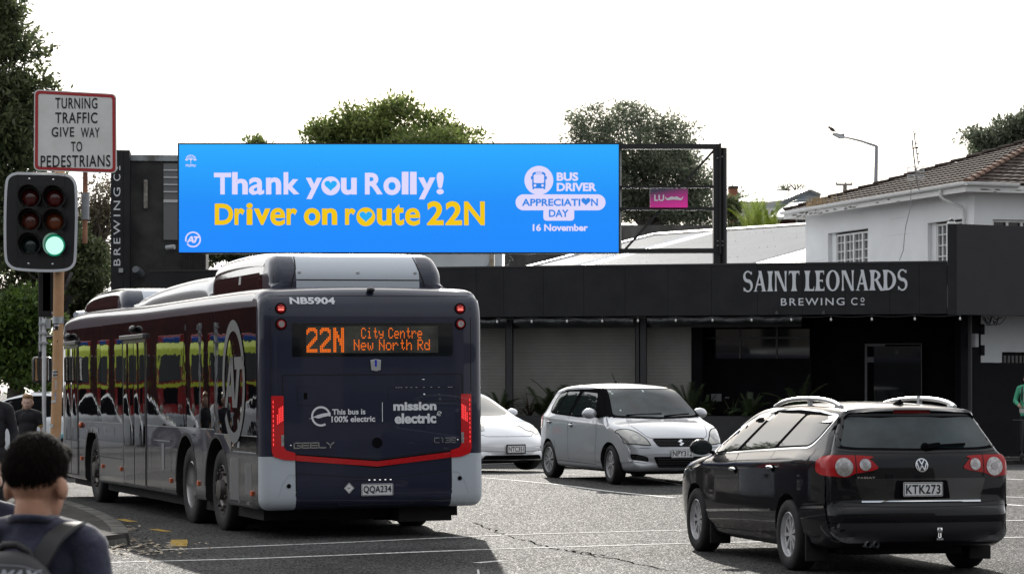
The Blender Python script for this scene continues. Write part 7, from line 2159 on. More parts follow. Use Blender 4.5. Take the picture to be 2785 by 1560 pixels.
# ---- roof pods
def pod(name, prof, hw, y0, y1, r, m_side, m_top, endwhite=None):
    """prof: (y, z) outline of the side"""
    pass
def hump(name, y0, y1, z0, z1, hw, sl0, sl1, mats, parent=bus, rr=.14):
    tp = [(y0,z0+.02),(y0+.02,z0+(z1-z0)*.5),(y0+sl0*.55,z1-.045),(y0+sl0,z1),(y1-sl1,z1),(y1-sl1*.4,z1-.06),(y1-.02,z0+(z1-z0)*.5),(y1,z0+.02)]
    bt = [(y0,z0+.02),(y0+.03,z0),(y1-.03,z0),(y1,z0+.02)]
    m_ = body(tp, bt, lambda y, z: hw - .22*max(0,(z-z0-(z1-z0)*.45))**1.0*.9, lambda y, z: rr if z > z0+.1 else .01, N=80, K=12, NC=8)
    for q in mats: m_.materials.append(q)
    return m_
pz0, pz1 = 2.66, 3.09
pm_ = hump('rear_pod', .55, 3.5, pz0, pz1, .98, .30, .25, [M_['navy'], M_['bus_white'], M_['pod_gloss']])
bmm = bmesh.new(); bmm.from_mesh(pm_)
for co, no in (((.70,0,0),(1,0,0)), ((-.70,0,0),(1,0,0)), ((0,.95,0),(0,1,0)), ((0,3.3,0),(0,1,0))): bmesh.ops.bisect_plane(bmm, geom=bmm.verts[:]+bmm.edges[:]+bmm.faces[:], plane_co=co, plane_no=no)
for f in bmm.faces:
    cc = f.calc_center_median()
    if abs(cc.x) < .70 and cc.z > pz0+.02: f.material_index = 1
    elif .95 < cc.y < 3.3 and abs(cc.x) > .5: f.material_index = 2
bmm.to_mesh(pm_); bmm.free()
pv = bvh_of(pm_); po = link('roof_pod', pm_, bus, smooth=40)
strip(pv, [(-.70,2.80),(.70,2.80)], 'y-', .012, .003).build('panel_gap', M_['gap'], po, fix=False)
for x in (-.66,0,.66): MB().lathe([(.022,0),(.018,.008),(0,.010)], Matrix.Translation(drop(pv,'y-',x,2.88,0)) @ Matrix.Rotation(R(90),4,'X'), 14).build('cap_screw', M_['steel'], po, smooth=40)
for s in (-1, 1):
    strip(pv, [(s*.76,2.72),(s*.74,2.80),(s*.70,2.92),(s*.68,3.06)], 'y-', .014, .003).build('panel_gap', M_['gap'], po, fix=False)
    sw_ = soft([(1.05,2.76),(3.25,2.76),(3.25,2.90),(1.1,2.90)], .03)
    wrap(pv, sw_, 'x-' if s < 0 else 'x+', .003, .2).build('pod_hatch', M_['pod_gloss'], po, smooth=30)
    wrap(pv, [(1.95,2.80),(2.05,2.80),(2.05,2.89),(1.95,2.89)], 'x-' if s < 0 else 'x+', .005, .2).build('pod_label', mat('label_grey', (.35,.35,.35), .5), po)
pm_ = hump('middle', 3.55, 8.3, 2.68, 2.95, .96, .25, 1.6, [mat('pod_grey', (.33,.34,.35), .3, .3, coat=.5), M_['navy']], rr=.2)
p2 = link('roof_pod', pm_, bus, smooth=40)
for y in (4.5,5.2,6.0): MB().box(-.9,-.80,y,y+.16,2.885,2.90).build('clip', M_['gap'], p2)
pm_ = hump('front', 9.05, 12.2, 2.66, 3.02, .97, .28, .7, [M_['navy'], M_['bus_white'], M_['pod_gloss']])
bmm = bmesh.new(); bmm.from_mesh(pm_)
for co, no in (((.66,0,0),(1,0,0)), ((-.66,0,0),(1,0,0)), ((0,9.4,0),(0,1,0))): bmesh.ops.bisect_plane(bmm, geom=bmm.verts[:]+bmm.edges[:]+bmm.faces[:], plane_co=co, plane_no=no)
for f in bmm.faces:
    cc = f.calc_center_median()
    if abs(cc.x) < .66 and cc.z > 2.7: f.material_index = 1
    elif cc.y > 9.4 and abs(cc.x) > .5: f.material_index = 2
bmm.to_mesh(pm_); bmm.free(); link('roof_pod', pm_, bus, smooth=40)
MB().tube([(-1.05,12.3,2.74),(-.9,12.5,2.76),(-.7,12.55,2.76)], .05, 8).build('roof_marker', M_['bus_white'], bus, smooth=50)
# side emblem on the black glass, fleet number, hanging mirror
al = MB(); at_logo(al, 1.14, 1.70, .68, lambda a, b: Vector((-1.2705, 2*1.14-a, b)), .78); al.build('side_emblem', mat('emblem_grey', (.14,.145,.15), .4), bus, fix=False)
def stext(s, y0, y1, z0, z1, bold=.03):
    vs, fs = text_geo(s, bold); xs = [v[0] for v in vs]; ys = [v[1] for v in vs]; ax, bx, ay, by = min(xs), max(xs), min(ys), max(ys)
    return MB().add([Vector((-1.256, y0+(x-ax)/(bx-ax)*(y1-y0), z0+(y-ay)/(by-ay)*(z1-z0))) for x, y in vs], fs).build('lettering', mat('dim_letter', (.35,.36,.38), .4), bus, fix=False)
stext('NB5904', 10.1, 9.45, 1.0, 1.09)
sq = MB()
for r0 in range(2):
    for k in range(7):
        y = 8.95 - .11*k; arc_band(sq, y, 1.075 - .06*r0, .018, .034, 0, 360, lambda a, b: Vector((-1.256, a, b)), 12)
sq.build('dot_pattern', mat('dim_pattern', (.30,.31,.33), .4), bus, fix=False)
side_panel('label', [(.95,.98),(1.05,.98),(1.05,1.05),(.95,1.05)], .006, mat('label_lt', (.30,.31,.33), .5)); side_panel('label', [(4.95,.62),(5.1,.62),(5.1,.95),(4.95,.95)], .004, mat('label_dk', (.20,.20,.21), .4))
mo = MB(); mo.box(-1.62,-1.32,12.85,13.0,1.72,2.12); mo = mo.build('door_mirror', M_['satin_black'], bus, bevel=.05)
MB().box(-1.60,-1.34,12.838,12.849,1.75,2.09).build('mirror_glass', mat('mirror_face', (.4,.42,.44), .03, 1.0), mo)
MB().tube([(-1.05,12.6,2.35),(-1.30,12.8,2.42),(-1.50,12.9,2.40),(-1.50,12.92,2.1)], .03, 8).build('mirror_arm', M_['satin_black'], mo, smooth=50)
# ---------------------------------------------------------------- people
def blob(prims, voxel, smooth=6):
    """one continuous surface around ('e', centre, radii[, euler]) and ('c', p0, r0, p1, r1[, flat]) pieces"""
    mb = MB()
    for p in prims:
        if p[0] == 'e':
            M = Matrix.Translation(p[1]) @ (Matrix.Rotation(p[3][2],4,'Z') @ Matrix.Rotation(p[3][1],4,'Y') @ Matrix.Rotation(p[3][0],4,'X') if len(p) > 3 else Matrix())
            mb.ell((0,0,0), p[2], 20, 14, 0, M)
        else:
            a, b = Vector(p[1]), Vector(p[3]); d = (b-a); l = d.length; d.normalize()
            mb.tube([a - d*p[2]*.55, a - d*p[2]*.3, a, a.lerp(b,.5), b, b + d*p[4]*.3, b + d*p[4]*.55], [p[2]*.45, p[2]*.85, p[2], (p[2]+p[4])/2*1.02, p[4], p[4]*.85, p[4]*.45], 16)
    me = bpy.data.meshes.new('blob'); me.from_pydata([tuple(v) for v in mb.v], [], mb.f)
    bm = bmesh.new(); bm.from_mesh(me); bmesh.ops.remove_doubles(bm, verts=bm.verts, dist=1e-6); bmesh.ops.recalc_face_normals(bm, faces=bm.faces); bm.to_mesh(me); bm.free()
    o = bpy.data.objects.new('blob', me); COL.objects.link(o)
    m = o.modifiers.new('r', 'REMESH'); m.mode = 'VOXEL'; m.voxel_size = voxel
    if smooth:
        s = o.modifiers.new('s', 'SMOOTH'); s.factor = .5; s.iterations = smooth
    r = bpy.data.meshes.new_from_object(o.evaluated_get(bpy.context.evaluated_depsgraph_get()))
    bpy.data.objects.remove(o)
    return r
def part_mesh(name, me, m, parent):
    me.materials.clear(); me.materials.append(m)
    return link(name, me, parent, smooth=180)
M_['skin'] = mat('skin_tan', (.38,.20,.13), .55, var=.22, vscale=12, spec=.35)
M_['skin2'] = mat('skin_fair', (.58,.38,.30), .5, var=.08, vscale=12, spec=.35)
M_['hair_black'] = mat('hair_black', (.008,.006,.005), .8, spec=.03)
M_['hair_fair'] = mat('hair_fair', (.27,.16,.075), .5, var=.3, vscale=20)
M_['navy_cloth'] = mat('navy_sweatshirt', (.020,.022,.048), .9, var=.15, vscale=9, bump=.7, bscale=11, bdist=.03, sheen=.3)
M_['dark_cloth'] = mat('dark_cloth', (.012,.012,.016), .9, var=.2, vscale=9, bump=.7, bscale=10, bdist=.03)
M_['green_cloth'] = mat('green_jacket', (.06,.33,.20), .8, var=.12, vscale=9, bump=.7, bscale=10, bdist=.03)
M_['jeans'] = mat('black_trousers', (.010,.010,.012), .85, var=.2, vscale=9)

def hand_prims(w, d, side, s=1.0, curl=.5):
    """palm, four fingers of different length and a thumb; w wrist, d direction of the hand"""
    w = Vector(w); d = Vector(d).normalized(); n = Vector((side, 0, 0)); n = (n - d*n.dot(d)).normalized(); b = d.cross(n)
    if b.y < 0: b = -b                      # b: thumb side (forward)
    out = [('c', w, .024*s, w + d*.035*s, .027*s), ('e', w + d*.055*s, (.018*s,.040*s,.045*s))]
    for i, (o, l) in enumerate(((.030,.068),(.010,.078),(-.010,.072),(-.029,.056))):
        k = w + d*.088*s + b*o*s; c1 = k + d*l*.5*s - n*.008*s*curl; c2 = c1 + d*l*.5*s - n*l*.45*s*curl
        out += [('c', k, .0088*s, c1, .0080*s), ('c', c1, .0080*s, c2, .0066*s)]
    k = w + d*.030*s + b*.030*s; c1 = k + d*.032*s + b*.028*s - n*.01*s; out += [('c', k, .012*s, c1, .010*s), ('c', c1, .010*s, c1 + d*.030*s + b*.004*s - n*.01*s, .008*s)]
    return out

def person(label, loc, rz, H, pose, cloth, legs, skin, sleeve='long', vox=.012, detail=False, build=1.0, tilt=0.0, hs=1.08, turn=0.0):
    """a standing figure that faces local +y; pose: elbow and wrist of the left and right arm"""
    t = thing('person', label, 'person', loc, rz)
    s = H/1.70; V = lambda x, y, z: Vector((x*s, y*s, z*s)); q = build
    ca, sa_ = math.cos(tilt), math.sin(tilt); ct, st_ = math.cos(turn), math.sin(turn)
    def Hd(x, y, z):       # head parts turn forward about the neck
        x, y, z = (x*ct - y*st_)*hs, (x*st_ + y*ct)*hs, 1.70-(1.70-z)*hs; dy, dz = y, z-1.46; return V(x, dy*ca + dz*sa_, 1.46 - dy*sa_ + dz*ca)
    h = s*hs
    body_ = [('e', Hd(0,-.004,1.605), (.074*h,.094*h,.096*h)), ('e', Hd(0,.018,1.545), (.064*h,.072*h,.082*h)), ('e', Hd(0,.045,1.500), (.040*h,.040*h,.035*h)),
             ('c', Hd(0,.098,1.565), .011*h, Hd(0,.088,1.595), .008*h), ('e', Hd(0,.085,1.520), (.022*h,.012*h,.008*h)),
             ('c', V(0,-.025,1.38), .058*s, Hd(0,-.010,1.52), .050*h)]
    for sd in (-1, 1):
        body_ += [('e', Hd(sd*.080,-.010,1.558), (.011*h,.022*h,.031*h), (0,0,sd*-.35)), ('e', Hd(sd*.034,.080,1.578), (.015*h,.010*h,.010*h))]
    body_ += [('e', V(0,0,1.22), (.135*s*q,.095*s,.20*s)), ('e', V(0,0,.95), (.135*s*q,.10*s,.12*s))]
    top = [('e', V(0,-.005,1.30), (.158*s*q,.112*s,.14*s)), ('e', V(0,0,1.16), (.150*s*q,.110*s,.16*s)), ('e', V(0,0,1.08), (.147*s*q,.110*s,.13*s)), ('e', V(0,0,1.00), (.150*s*q,.115*s,.10*s)), ('c', V(0,-.02,1.37), .075*s, V(0,-.014,1.438), .067*s)]
    trs = [('e', V(0,0,.93), (.145*s*q,.108*s,.10*s))]
    sh = []
    for sd, key in ((-1,'l'),(1,'r')):
        S0 = V(sd*.172*q,-.01,1.372); E0 = V(*pose[key][0]); W0 = V(*pose[key][1]); d = (W0-E0).normalized()
        body_ += [('c', S0, .042*s, E0, .036*s), ('c', E0, .036*s, W0, .025*s)] 
        top += [('c', V(sd*.05,-.012,1.405), .058*s, S0, .058*s)]
        if sleeve == 'long': top += [('c', S0, .060*s, E0, .050*s), ('c', E0, .050*s, W0 - d*.01*s, .036*s)]
        else: top += [('c', S0, .062*s, S0.lerp(E0,.62), .056*s)]
        Hp, Kn, An = V(sd*.085,0,.90), V(sd*.095,.01+pose.get('step',0)*sd,.49), V(sd*.10,-.02+pose.get('step',0)*sd*1.6,.09)
        body_ += [('c', Hp, .075*s, Kn, .052*s), ('c', Kn, .052*s, An, .036*s)]
        trs += [('c', Hp, .092*s, Kn, .068*s), ('c', Kn, .066*s, An, .058*s)]
        sh += [('e', An + V(0,.055,-.045), (.046*s,.125*s,.045*s))]
    bd = part_mesh('body', blob(body_, vox, 4), skin, t)
    hm = blob([p for sd, key in ((-1,'l'),(1,'r')) for p in hand_prims(V(*pose[key][1]), V(*pose[key][1]) - V(*pose[key][0]), sd, s*.97)], .0055 if not detail else .005, 2)
    # hands join the same body mesh
    bm = bmesh.new(); bm.from_mesh(bd.data); bm.from_mesh(hm); bm.to_mesh(bd.data); bm.free()
    bd.data.polygons.foreach_set('use_smooth', [True]*len(bd.data.polygons))
    for sd in (-1, 1):
        c = Hd(sd*.031,.0865,1.580)
        e = MB().ell(c, (.011*h,.008*h,.008*h), 12, 8).build('eye', mat('eye_white', (.7,.68,.65), .2), bd, smooth=60)
        MB().ell(c + Vector((0,.0065*h,0)), (.0052*h,.003*h,.0052*h), 10, 6).build('iris', M_['ink'], e, smooth=60)
    MB().ell(Hd(0,.094,1.520), (.019*h,.006*h,.005*h), 12, 6).build('lips', mat('lips', (.45,.17,.15), .5), bd, smooth=60)
    part_mesh('top', blob(top, vox, 8), cloth, t); part_mesh('trousers', blob(trs, vox, 6), legs, t); part_mesh('shoes', blob(sh, vox, 3), M_['trimblk'], t)
    return t, s, Hd, V
def strands(anchor, n, l0, l1, m, parent, seed, comb, w=.0011, name='hair_strands'):
    """short hair: thin blades over the surface given by anchor(u) -> point, normal"""
    r = random.Random(seed); vs = []; fs = []
    for i in range(n):
        p, nn = anchor(r); l = r.uniform(l0, l1); g = (comb(p, nn) + Vector((r.gauss(0,.17), r.gauss(0,.17), r.gauss(0,.17)))).normalized()
        a = nn.cross(g); a = a.normalized()*w if a.length > 1e-6 else Vector((w,0,0))
        m_ = p + (nn*.35 + g*.9)*l*.5; e = m_ + (g - nn*.05)*l*.5; b = len(vs)
        vs += [p-a, p+a, m_+a*.8, m_-a*.8, e]; fs += [(b,b+1,b+2,b+3),(b+3,b+2,b+4)]
    o = MB().add(vs, fs).build(name, m, parent, fix=False, smooth=180); return o

STAND = dict(l=((-.235,-.03,1.10),(-.245,.06,.86)), r=((.235,-.03,1.10),(.245,.06,.86)))
# the boy in front, seen from behind
BYc = at(95, 1300, 6.9)
boy, s, Hd, V = person('boy with short black hair in a navy sweatshirt seen from behind in the foreground', (BYc.x, 6.9, gh(BYc.x,6.9)), R(-9), 1.475, STAND, M_['navy_cloth'], M_['jeans'], M_['skin'], vox=.0062, detail=True, build=1.02, tilt=R(12), hs=1.17, turn=R(-7))
s1 = s; s = s*1.17
# hair: a close cap with thousands of short blades
hp = [('e', Hd(0,-.012,1.628), (.078*s,.100*s,.086*s)), ('e', Hd(0,-.042,1.612), (.074*s,.067*s,.058*s)), ('e', Hd(0,.05,1.665), (.060*s,.055*s,.035*s))]
hm = blob(hp, .006, 4); hair = part_mesh('hair', hm, M_['hair_black'], boy)
hv_ = [(v.co.copy(), v.normal.copy()) for v in hm.vertices]
def anc(r):
    while True:
        p, n = r.choice(hv_)
        if p.z > Hd(0,-.06,1.565).z: return p + Vector((r.uniform(-.003,.003), r.uniform(-.003,.003), r.uniform(-.003,.003))), n
cz = Hd(0,-.02,1.69)
def comb(p, n):
    d = p - cz; g = Vector((d.x*.5, d.y*.8, -.9 if p.z < cz.z - .035 else -.15)) ; g = g - n*g.dot(n)*.7
    return g.normalized() if g.length > 1e-6 else Vector((0,-1,0))
strands(anc, 17000, .014, .024, M_['hair_black'], hair, 4, comb)
# ribbed collar
s = s1
cl = MB(); ring = []
for k in range(33):
    q = 2*math.pi*k/32; ring.append(V(.072*math.cos(q), -.018+.070*math.sin(q), 1.440 + .014*math.sin(q)*-1))
cl.tube(ring, .011*s, 10); cl.build('collar', M_['navy_cloth'], boy, smooth=60)
MB().tube([V(.060,.02,1.444), V(.067,.0,1.448), V(.071,-.018,1.448)], .006*s, 8).build('collar_trim', mat('yellow_trim', (.55,.36,.05), .7), boy, smooth=60)
# his rucksack
bp = thing('backpack', 'black backpack with grey lettering worn by the boy in the navy sweatshirt', 'backpack', boy.location, R(-9))
M_['bag'] = mat('black_nylon', (.012,.012,.014), .6, var=.25, vscale=14, bump=.4, bscale=160, bdist=.002)
bx = -.012; bz = .085; lz = .165
bgm = blob([('e', V(bx,-.185,1.13+bz), (.150*s,.085*s,.145*s)), ('e', V(bx,-.18,.98+bz), (.160*s,.10*s,.16*s)), ('c', V(bx-.07,-.16,1.19+bz), .05*s, V(bx+.07,-.16,1.19+bz), .05*s)], .008, 8)
part_mesh('bag', bgm, M_['bag'], bp); bgv = bvh_of(bgm)
MB().tube([V(bx-.075,-.14,1.215+bz), V(bx-.062,-.15,1.262+bz), V(bx-.03,-.155,1.288+bz), V(bx+.01,-.155,1.290+bz), V(bx+.045,-.15,1.268+bz), V(bx+.066,-.14,1.215+bz)], .0125*s, 10).build('grab_handle', M_['bag'], bp, smooth=60)
for sd in (-1, 1):
    pth = [V(bx+sd*.07,-.15,1.22+bz), V(sd*.10,-.12,1.39), V(sd*.135,-.05,1.432), V(sd*.142,.03,1.425), V(sd*.135,.085,1.34), V(sd*.13,.115,1.2)]
    C = [Vector(c) for c in pth]; vs = []; fs = []; Q = []
    for i in range(len(C)-1):
        for k in range(6): Q.append(C[i].lerp(C[i+1], k/6))
    Q.append(C[-1])
    for _ in range(3): Q = [Q[0]] + [(Q[i-1]+Q[i]*2+Q[i+1])/4 for i in range(1, len(Q)-1)] + [Q[-1]]
    for i, p in enumerate(Q):
        tng = (Q[min(i+1,len(Q)-1)]-Q[max(i-1,0)]).normalized(); w = Vector((1,0,0)); w = (w - tng*w.dot(tng)).normalized()*.032*s; nn = tng.cross(w).normalized()*.009*s
        if nn.z < 0 and abs(nn.z) > abs(nn.y)*.3: nn = -nn
        up_ = Vector((0,0,1)); out_ = p - V(sd*.10,0,1.25); nn = nn if nn.dot(out_) > 0 else -nn
        vs += [p-w, p-w*.9+nn, p+w*.9+nn, p+w]
        if i: fs += [((i-1)*4+k, (i-1)*4+k+1, i*4+k+1, i*4+k) for k in range(3)]
    MB().add(vs, fs).build('shoulder_strap', M_['bag'], bp, smooth=50)
fb_ = lambda a, b: drop(bgv, 'y-', a, b, .0025)
lab = soft([((bx-.150)*s,(1.085+lz)*s),((bx+.125)*s,(1.075+lz)*s),((bx+.118)*s,(1.125+lz)*s),((bx+.06)*s,(1.150+lz)*s),((bx-.05)*s,(1.155+lz)*s),((bx-.145)*s,(1.140+lz)*s)], .02)
wrap(bgv, lab, 'y-', .0015, .02).build('label_panel', mat('panel_dark', (.020,.020,.023), .45), bp, smooth=60)
strip(bgv, lab, 'y-', .004, .0025, step=.01, close=True).build('label_piping', mat('piping', (.10,.10,.12), .5), bp, fix=False)
M_['baglet'] = mat('bag_letter', (.30,.31,.35), .5)
def bag_text(t_, x0, x1, z0, z1, m, bold):
    vs, fs = text_geo(t_, bold); xs = [v[0] for v in vs]; ys = [v[1] for v in vs]; ax, b_, ay, by = min(xs), max(xs), min(ys), max(ys)
    def g(x, y):
        u = (x-ax)/(b_-ax); xx = (x0+u*(x1-x0) + .012*(y-ay)/(by-ay))*s; zz = (z0+lz+(y-ay)/(by-ay)*(z1-z0) - .05*max(0,xx/s-bx)**1.0*.5)*s
        return drop(bgv, 'y-', xx, zz, .004)
    MB().add([g(x, y) for x, y in vs], fs).build('lettering', m, bp, fix=False)
bag_text('AIR', bx-.075, bx-.02, 1.098, 1.128, mat('bag_letter_dim', (.045,.045,.052), .5), .0); bag_text('MAX', bx-.010, bx+.098, 1.103, 1.140, M_['baglet'], .05); bag_text('X', bx-.150, bx-.118, 1.105, 1.132, M_['baglet'], .04)

# girl walking towards the camera, further along the pavement
g_ = at(75, 1100, 34)
girl, s, Hd, V = person('girl with tied back fair hair in a black polo shirt walking towards the camera', (g_.x, 34, .12), R(180), 1.43, dict(l=((-.24,-.02,1.10),(-.20,.14,.92)), r=((.24,-.02,1.10),(.20,.14,.92)), step=.05), M_['dark_cloth'], M_['dark_cloth'], M_['skin2'], 'short', .011)
part_mesh('hair', blob([('e', Hd(0,.012,1.655), (.079*s,.093*s,.056*s)), ('e', Hd(0,-.018,1.630), (.084*s,.098*s,.088*s)), ('e', Hd(0,-.045,1.56), (.086*s,.07*s,.09*s)), ('c', Hd(.05,-.07,1.56), .03*s, V(.09,-.03,1.36), .025*s)], .01, 4), M_['hair_fair'], girl)
for sd in (-1, 1): 
    S0, E0 = V(sd*.172,-.01,1.372), V(sd*.24,-.02,1.10); c = S0.lerp(E0,.64); d = (E0-S0).normalized()
    MB().tube([c-d*.008, c+d*.008], .060*s, 14).build('cuff', mat('cuff_yellow', (.45,.30,.05), .7), girl, smooth=50)
# two more schoolchildren cut by the left edge
a_ = at(-22, 1100, 26)
kid, s, Hd, V = person('schoolchild in a black jumper cut off by the left edge of the picture', (a_.x, 26, .12), R(178), 1.60, STAND, M_['dark_cloth'], M_['dark_cloth'], M_['skin2'], 'long', .011)
part_mesh('hair', blob([('e', Hd(0,.012,1.655), (.079*s,.093*s,.056*s)), ('e', Hd(0,-.018,1.630), (.084*s,.098*s,.088*s)), ('e', Hd(0,-.045,1.56), (.086*s,.07*s,.09*s))], .01, 4), M_['hair_black'], kid)
a_ = at(-42, 1230, 10.5)
kid2, s, Hd, V = person('fair haired child in dark clothes at the left edge behind the boy', (a_.x, 10.5, 0), R(-5), 1.345, STAND, M_['navy_cloth'], M_['jeans'], M_['skin2'], 'long', .010)
hm = blob([('e', Hd(0,-.018,1.630), (.084*s,.100*s,.088*s)), ('e', Hd(0,-.05,1.56), (.082*s,.065*s,.09*s)), ('c', Hd(.04,-.085,1.60), .03*s, Hd(.05,-.11,1.48), .022*s)], .009, 4)
h2 = part_mesh('hair', hm, M_['hair_fair'], kid2); hv2 = [(v.co.copy(), v.normal.copy()) for v in hm.vertices]
strands(lambda r: r.choice(hv2), 2500, .02, .05, M_['hair_fair'], h2, 9, lambda p, n: Vector((0,-.3,-1)))
# rider in the green jacket on the right edge
a_ = at(2796, 1150, 54.5); zz = gh(a_.x, 54.5) + .08
rid, s, Hd, V = person('person in a green and white jacket riding a small scooter at the right edge', (a_.x, 54.5, zz + .13), R(150), 1.74, dict(l=((-.26,.02,1.10),(-.12,.24,1.02)), r=((.27,.02,1.10),(.12,.24,1.02)), step=.04), M_['green_cloth'], M_['jeans'], M_['skin2'], 'long', .011, build=1.1)
part_mesh('hair', blob([('e', Hd(0,.012,1.655), (.079*s,.093*s,.056*s)), ('e', Hd(0,-.018,1.630), (.084*s,.098*s,.088*s)), ('e', Hd(0,-.05,1.57), (.078*s,.06*s,.07*s))], .01, 4), mat('hair_brown', (.05,.03,.02), .5), rid)
wb2 = MB()
for k in range(25):
    q = 2*math.pi*k/24
hem = MB(); hem.lathe([(.150,1.06),(.172,1.0),(.176,.90),(.172,.80),(.160,.80)], Matrix.Scale(s,4) @ Matrix.Diagonal((1,.76,1,1)), 32); hem.build('jacket_hem', M_['green_cloth'], rid, smooth=60)
wb2.lathe([(.176,.86),(.180,.90),(.178,.95)], Matrix.Scale(s,4) @ Matrix.Diagonal((1,.76,1,1)), 32); wb2.build('white_band', mat('band_white', (.62,.62,.60), .8), rid, smooth=60)
pv_ = MB(); pv_.prism(soft([(-.06,1.08),(.06,1.08),(.05,1.36),(-.05,1.36)], .02), lambda a, b: V(a, .098+.018, b), lambda a, b: V(a, .085, b)); pv_.build('shirt_front', mat('shirt_lilac', (.45,.43,.50), .8), rid)
for sd in (-1, 1): MB().tube([V(sd*.10,.10,1.12), V(sd*.10,.112,1.25), V(sd*.10,.085,1.36), V(sd*.10,.0,1.43), V(sd*.10,-.10,1.36)], .016*s, 8).build('strap', M_['bag'], rid, smooth=60)
part_mesh('bag', blob([('e', V(0,-.16,1.2), (.13*s,.08*s,.19*s))], .012, 4), mat('bag_blue', (.03,.16,.28), .7), rid)
sc = thing('kick_scooter', 'small black scooter under the rider in the green jacket', 'scooter', (a_.x, 54.5, zz), R(150))
MB().box(-.07,.07,-.32,.30,.085,.125).build('deck', M_['satin_black'], sc, bevel=.01)
for y in (-.36,.40): 
    w = MB().lathe([(.03,-.02),(.075,-.022),(.09,-.012),(.09,.012),(.075,.022),(.03,.02)], Matrix.Translation((0,y,.09)) @ Matrix.Rotation(R(90),4,'Y'), 24).build('wheel', M_['rubber'], sc, smooth=40)
MB().tube([(0,.30,.11),(0,.38,.14),(0,.34,.86)], .02, 10).build('stem', M_['satin_black'], sc, smooth=50)
MB().tube([(-.22,.34,.86),(.22,.34,.86)], .014, 8).build('handlebar', M_['satin_black'], sc, smooth=50)
# ---------------------------------------------------------------- trees and plants
def leaf_mat(name, c1, c2, trans=.35, rough=.45):
    m = bpy.data.materials.new(name); m.use_nodes = True; t = m.node_tree; b = t.nodes['Principled BSDF']; L = t.links.new
    g = t.nodes.new('ShaderNodeNewGeometry'); r = t.nodes.new('ShaderNodeValToRGB')
    r.color_ramp.elements[0].color = (*c1, 1); r.color_ramp.elements[1].color = (*c2, 1)
    L(g.outputs['Random Per Island'], r.inputs['Fac']); L(r.outputs['Color'], b.inputs['Base Color'])
    b.inputs['Roughness'].default_value = rough; b.inputs['Specular IOR Level'].default_value = .35
    tr = t.nodes.new('ShaderNodeBsdfTranslucent'); L(r.outputs['Color'], tr.inputs['Color'])
    mx = t.nodes.new('ShaderNodeMixShader'); mx.inputs['Fac'].default_value = trans
    o = t.nodes['Material Output']; L(b.outputs[0], mx.inputs[1]); L(tr.outputs[0], mx.inputs[2]); L(mx.outputs[0], o.inputs['Surface'])
    return m
def leaves_mesh(P, size, rng, up=.25, asp=.42, out=None):
    """P: n x 3 centres; each leaf a bent blade of two faces"""
    n = len(P); d = rng.normal(size=(n,3)); d[:,2] += up
    if out is not None: d += out*.7
    d /= np.linalg.norm(d, axis=1, keepdims=True)
    a = rng.normal(size=(n,3)); a -= d*(a*d).sum(1, keepdims=True); a /= np.maximum(np.linalg.norm(a, axis=1, keepdims=True), 1e-6)
    s = size*rng.uniform(.5, 1.6, (n,1)); nn = np.cross(d, a)
    v = np.stack([P, P + d*s*.5 + a*s*asp*.5 + nn*s*.06, P + d*s, P + d*s*.5 - a*s*asp*.5 + nn*s*.06], 1).reshape(-1,3)
    return v
def quick(name, v, m, parent=None):
    n = len(v)//4; me = bpy.data.meshes.new(name); me.vertices.add(4*n); me.vertices.foreach_set('co', v.astype(np.float32).ravel())
    me.loops.add(4*n); me.loops.foreach_set('vertex_index', np.arange(4*n, dtype=np.int32)); me.polygons.add(n); me.polygons.foreach_set('loop_start', np.arange(0, 4*n, 4, dtype=np.int32)); me.polygons.foreach_set('loop_total', np.full(n, 4, np.int32))
    me.update(calc_edges=True); me.materials.append(m); return link(name, me, parent)
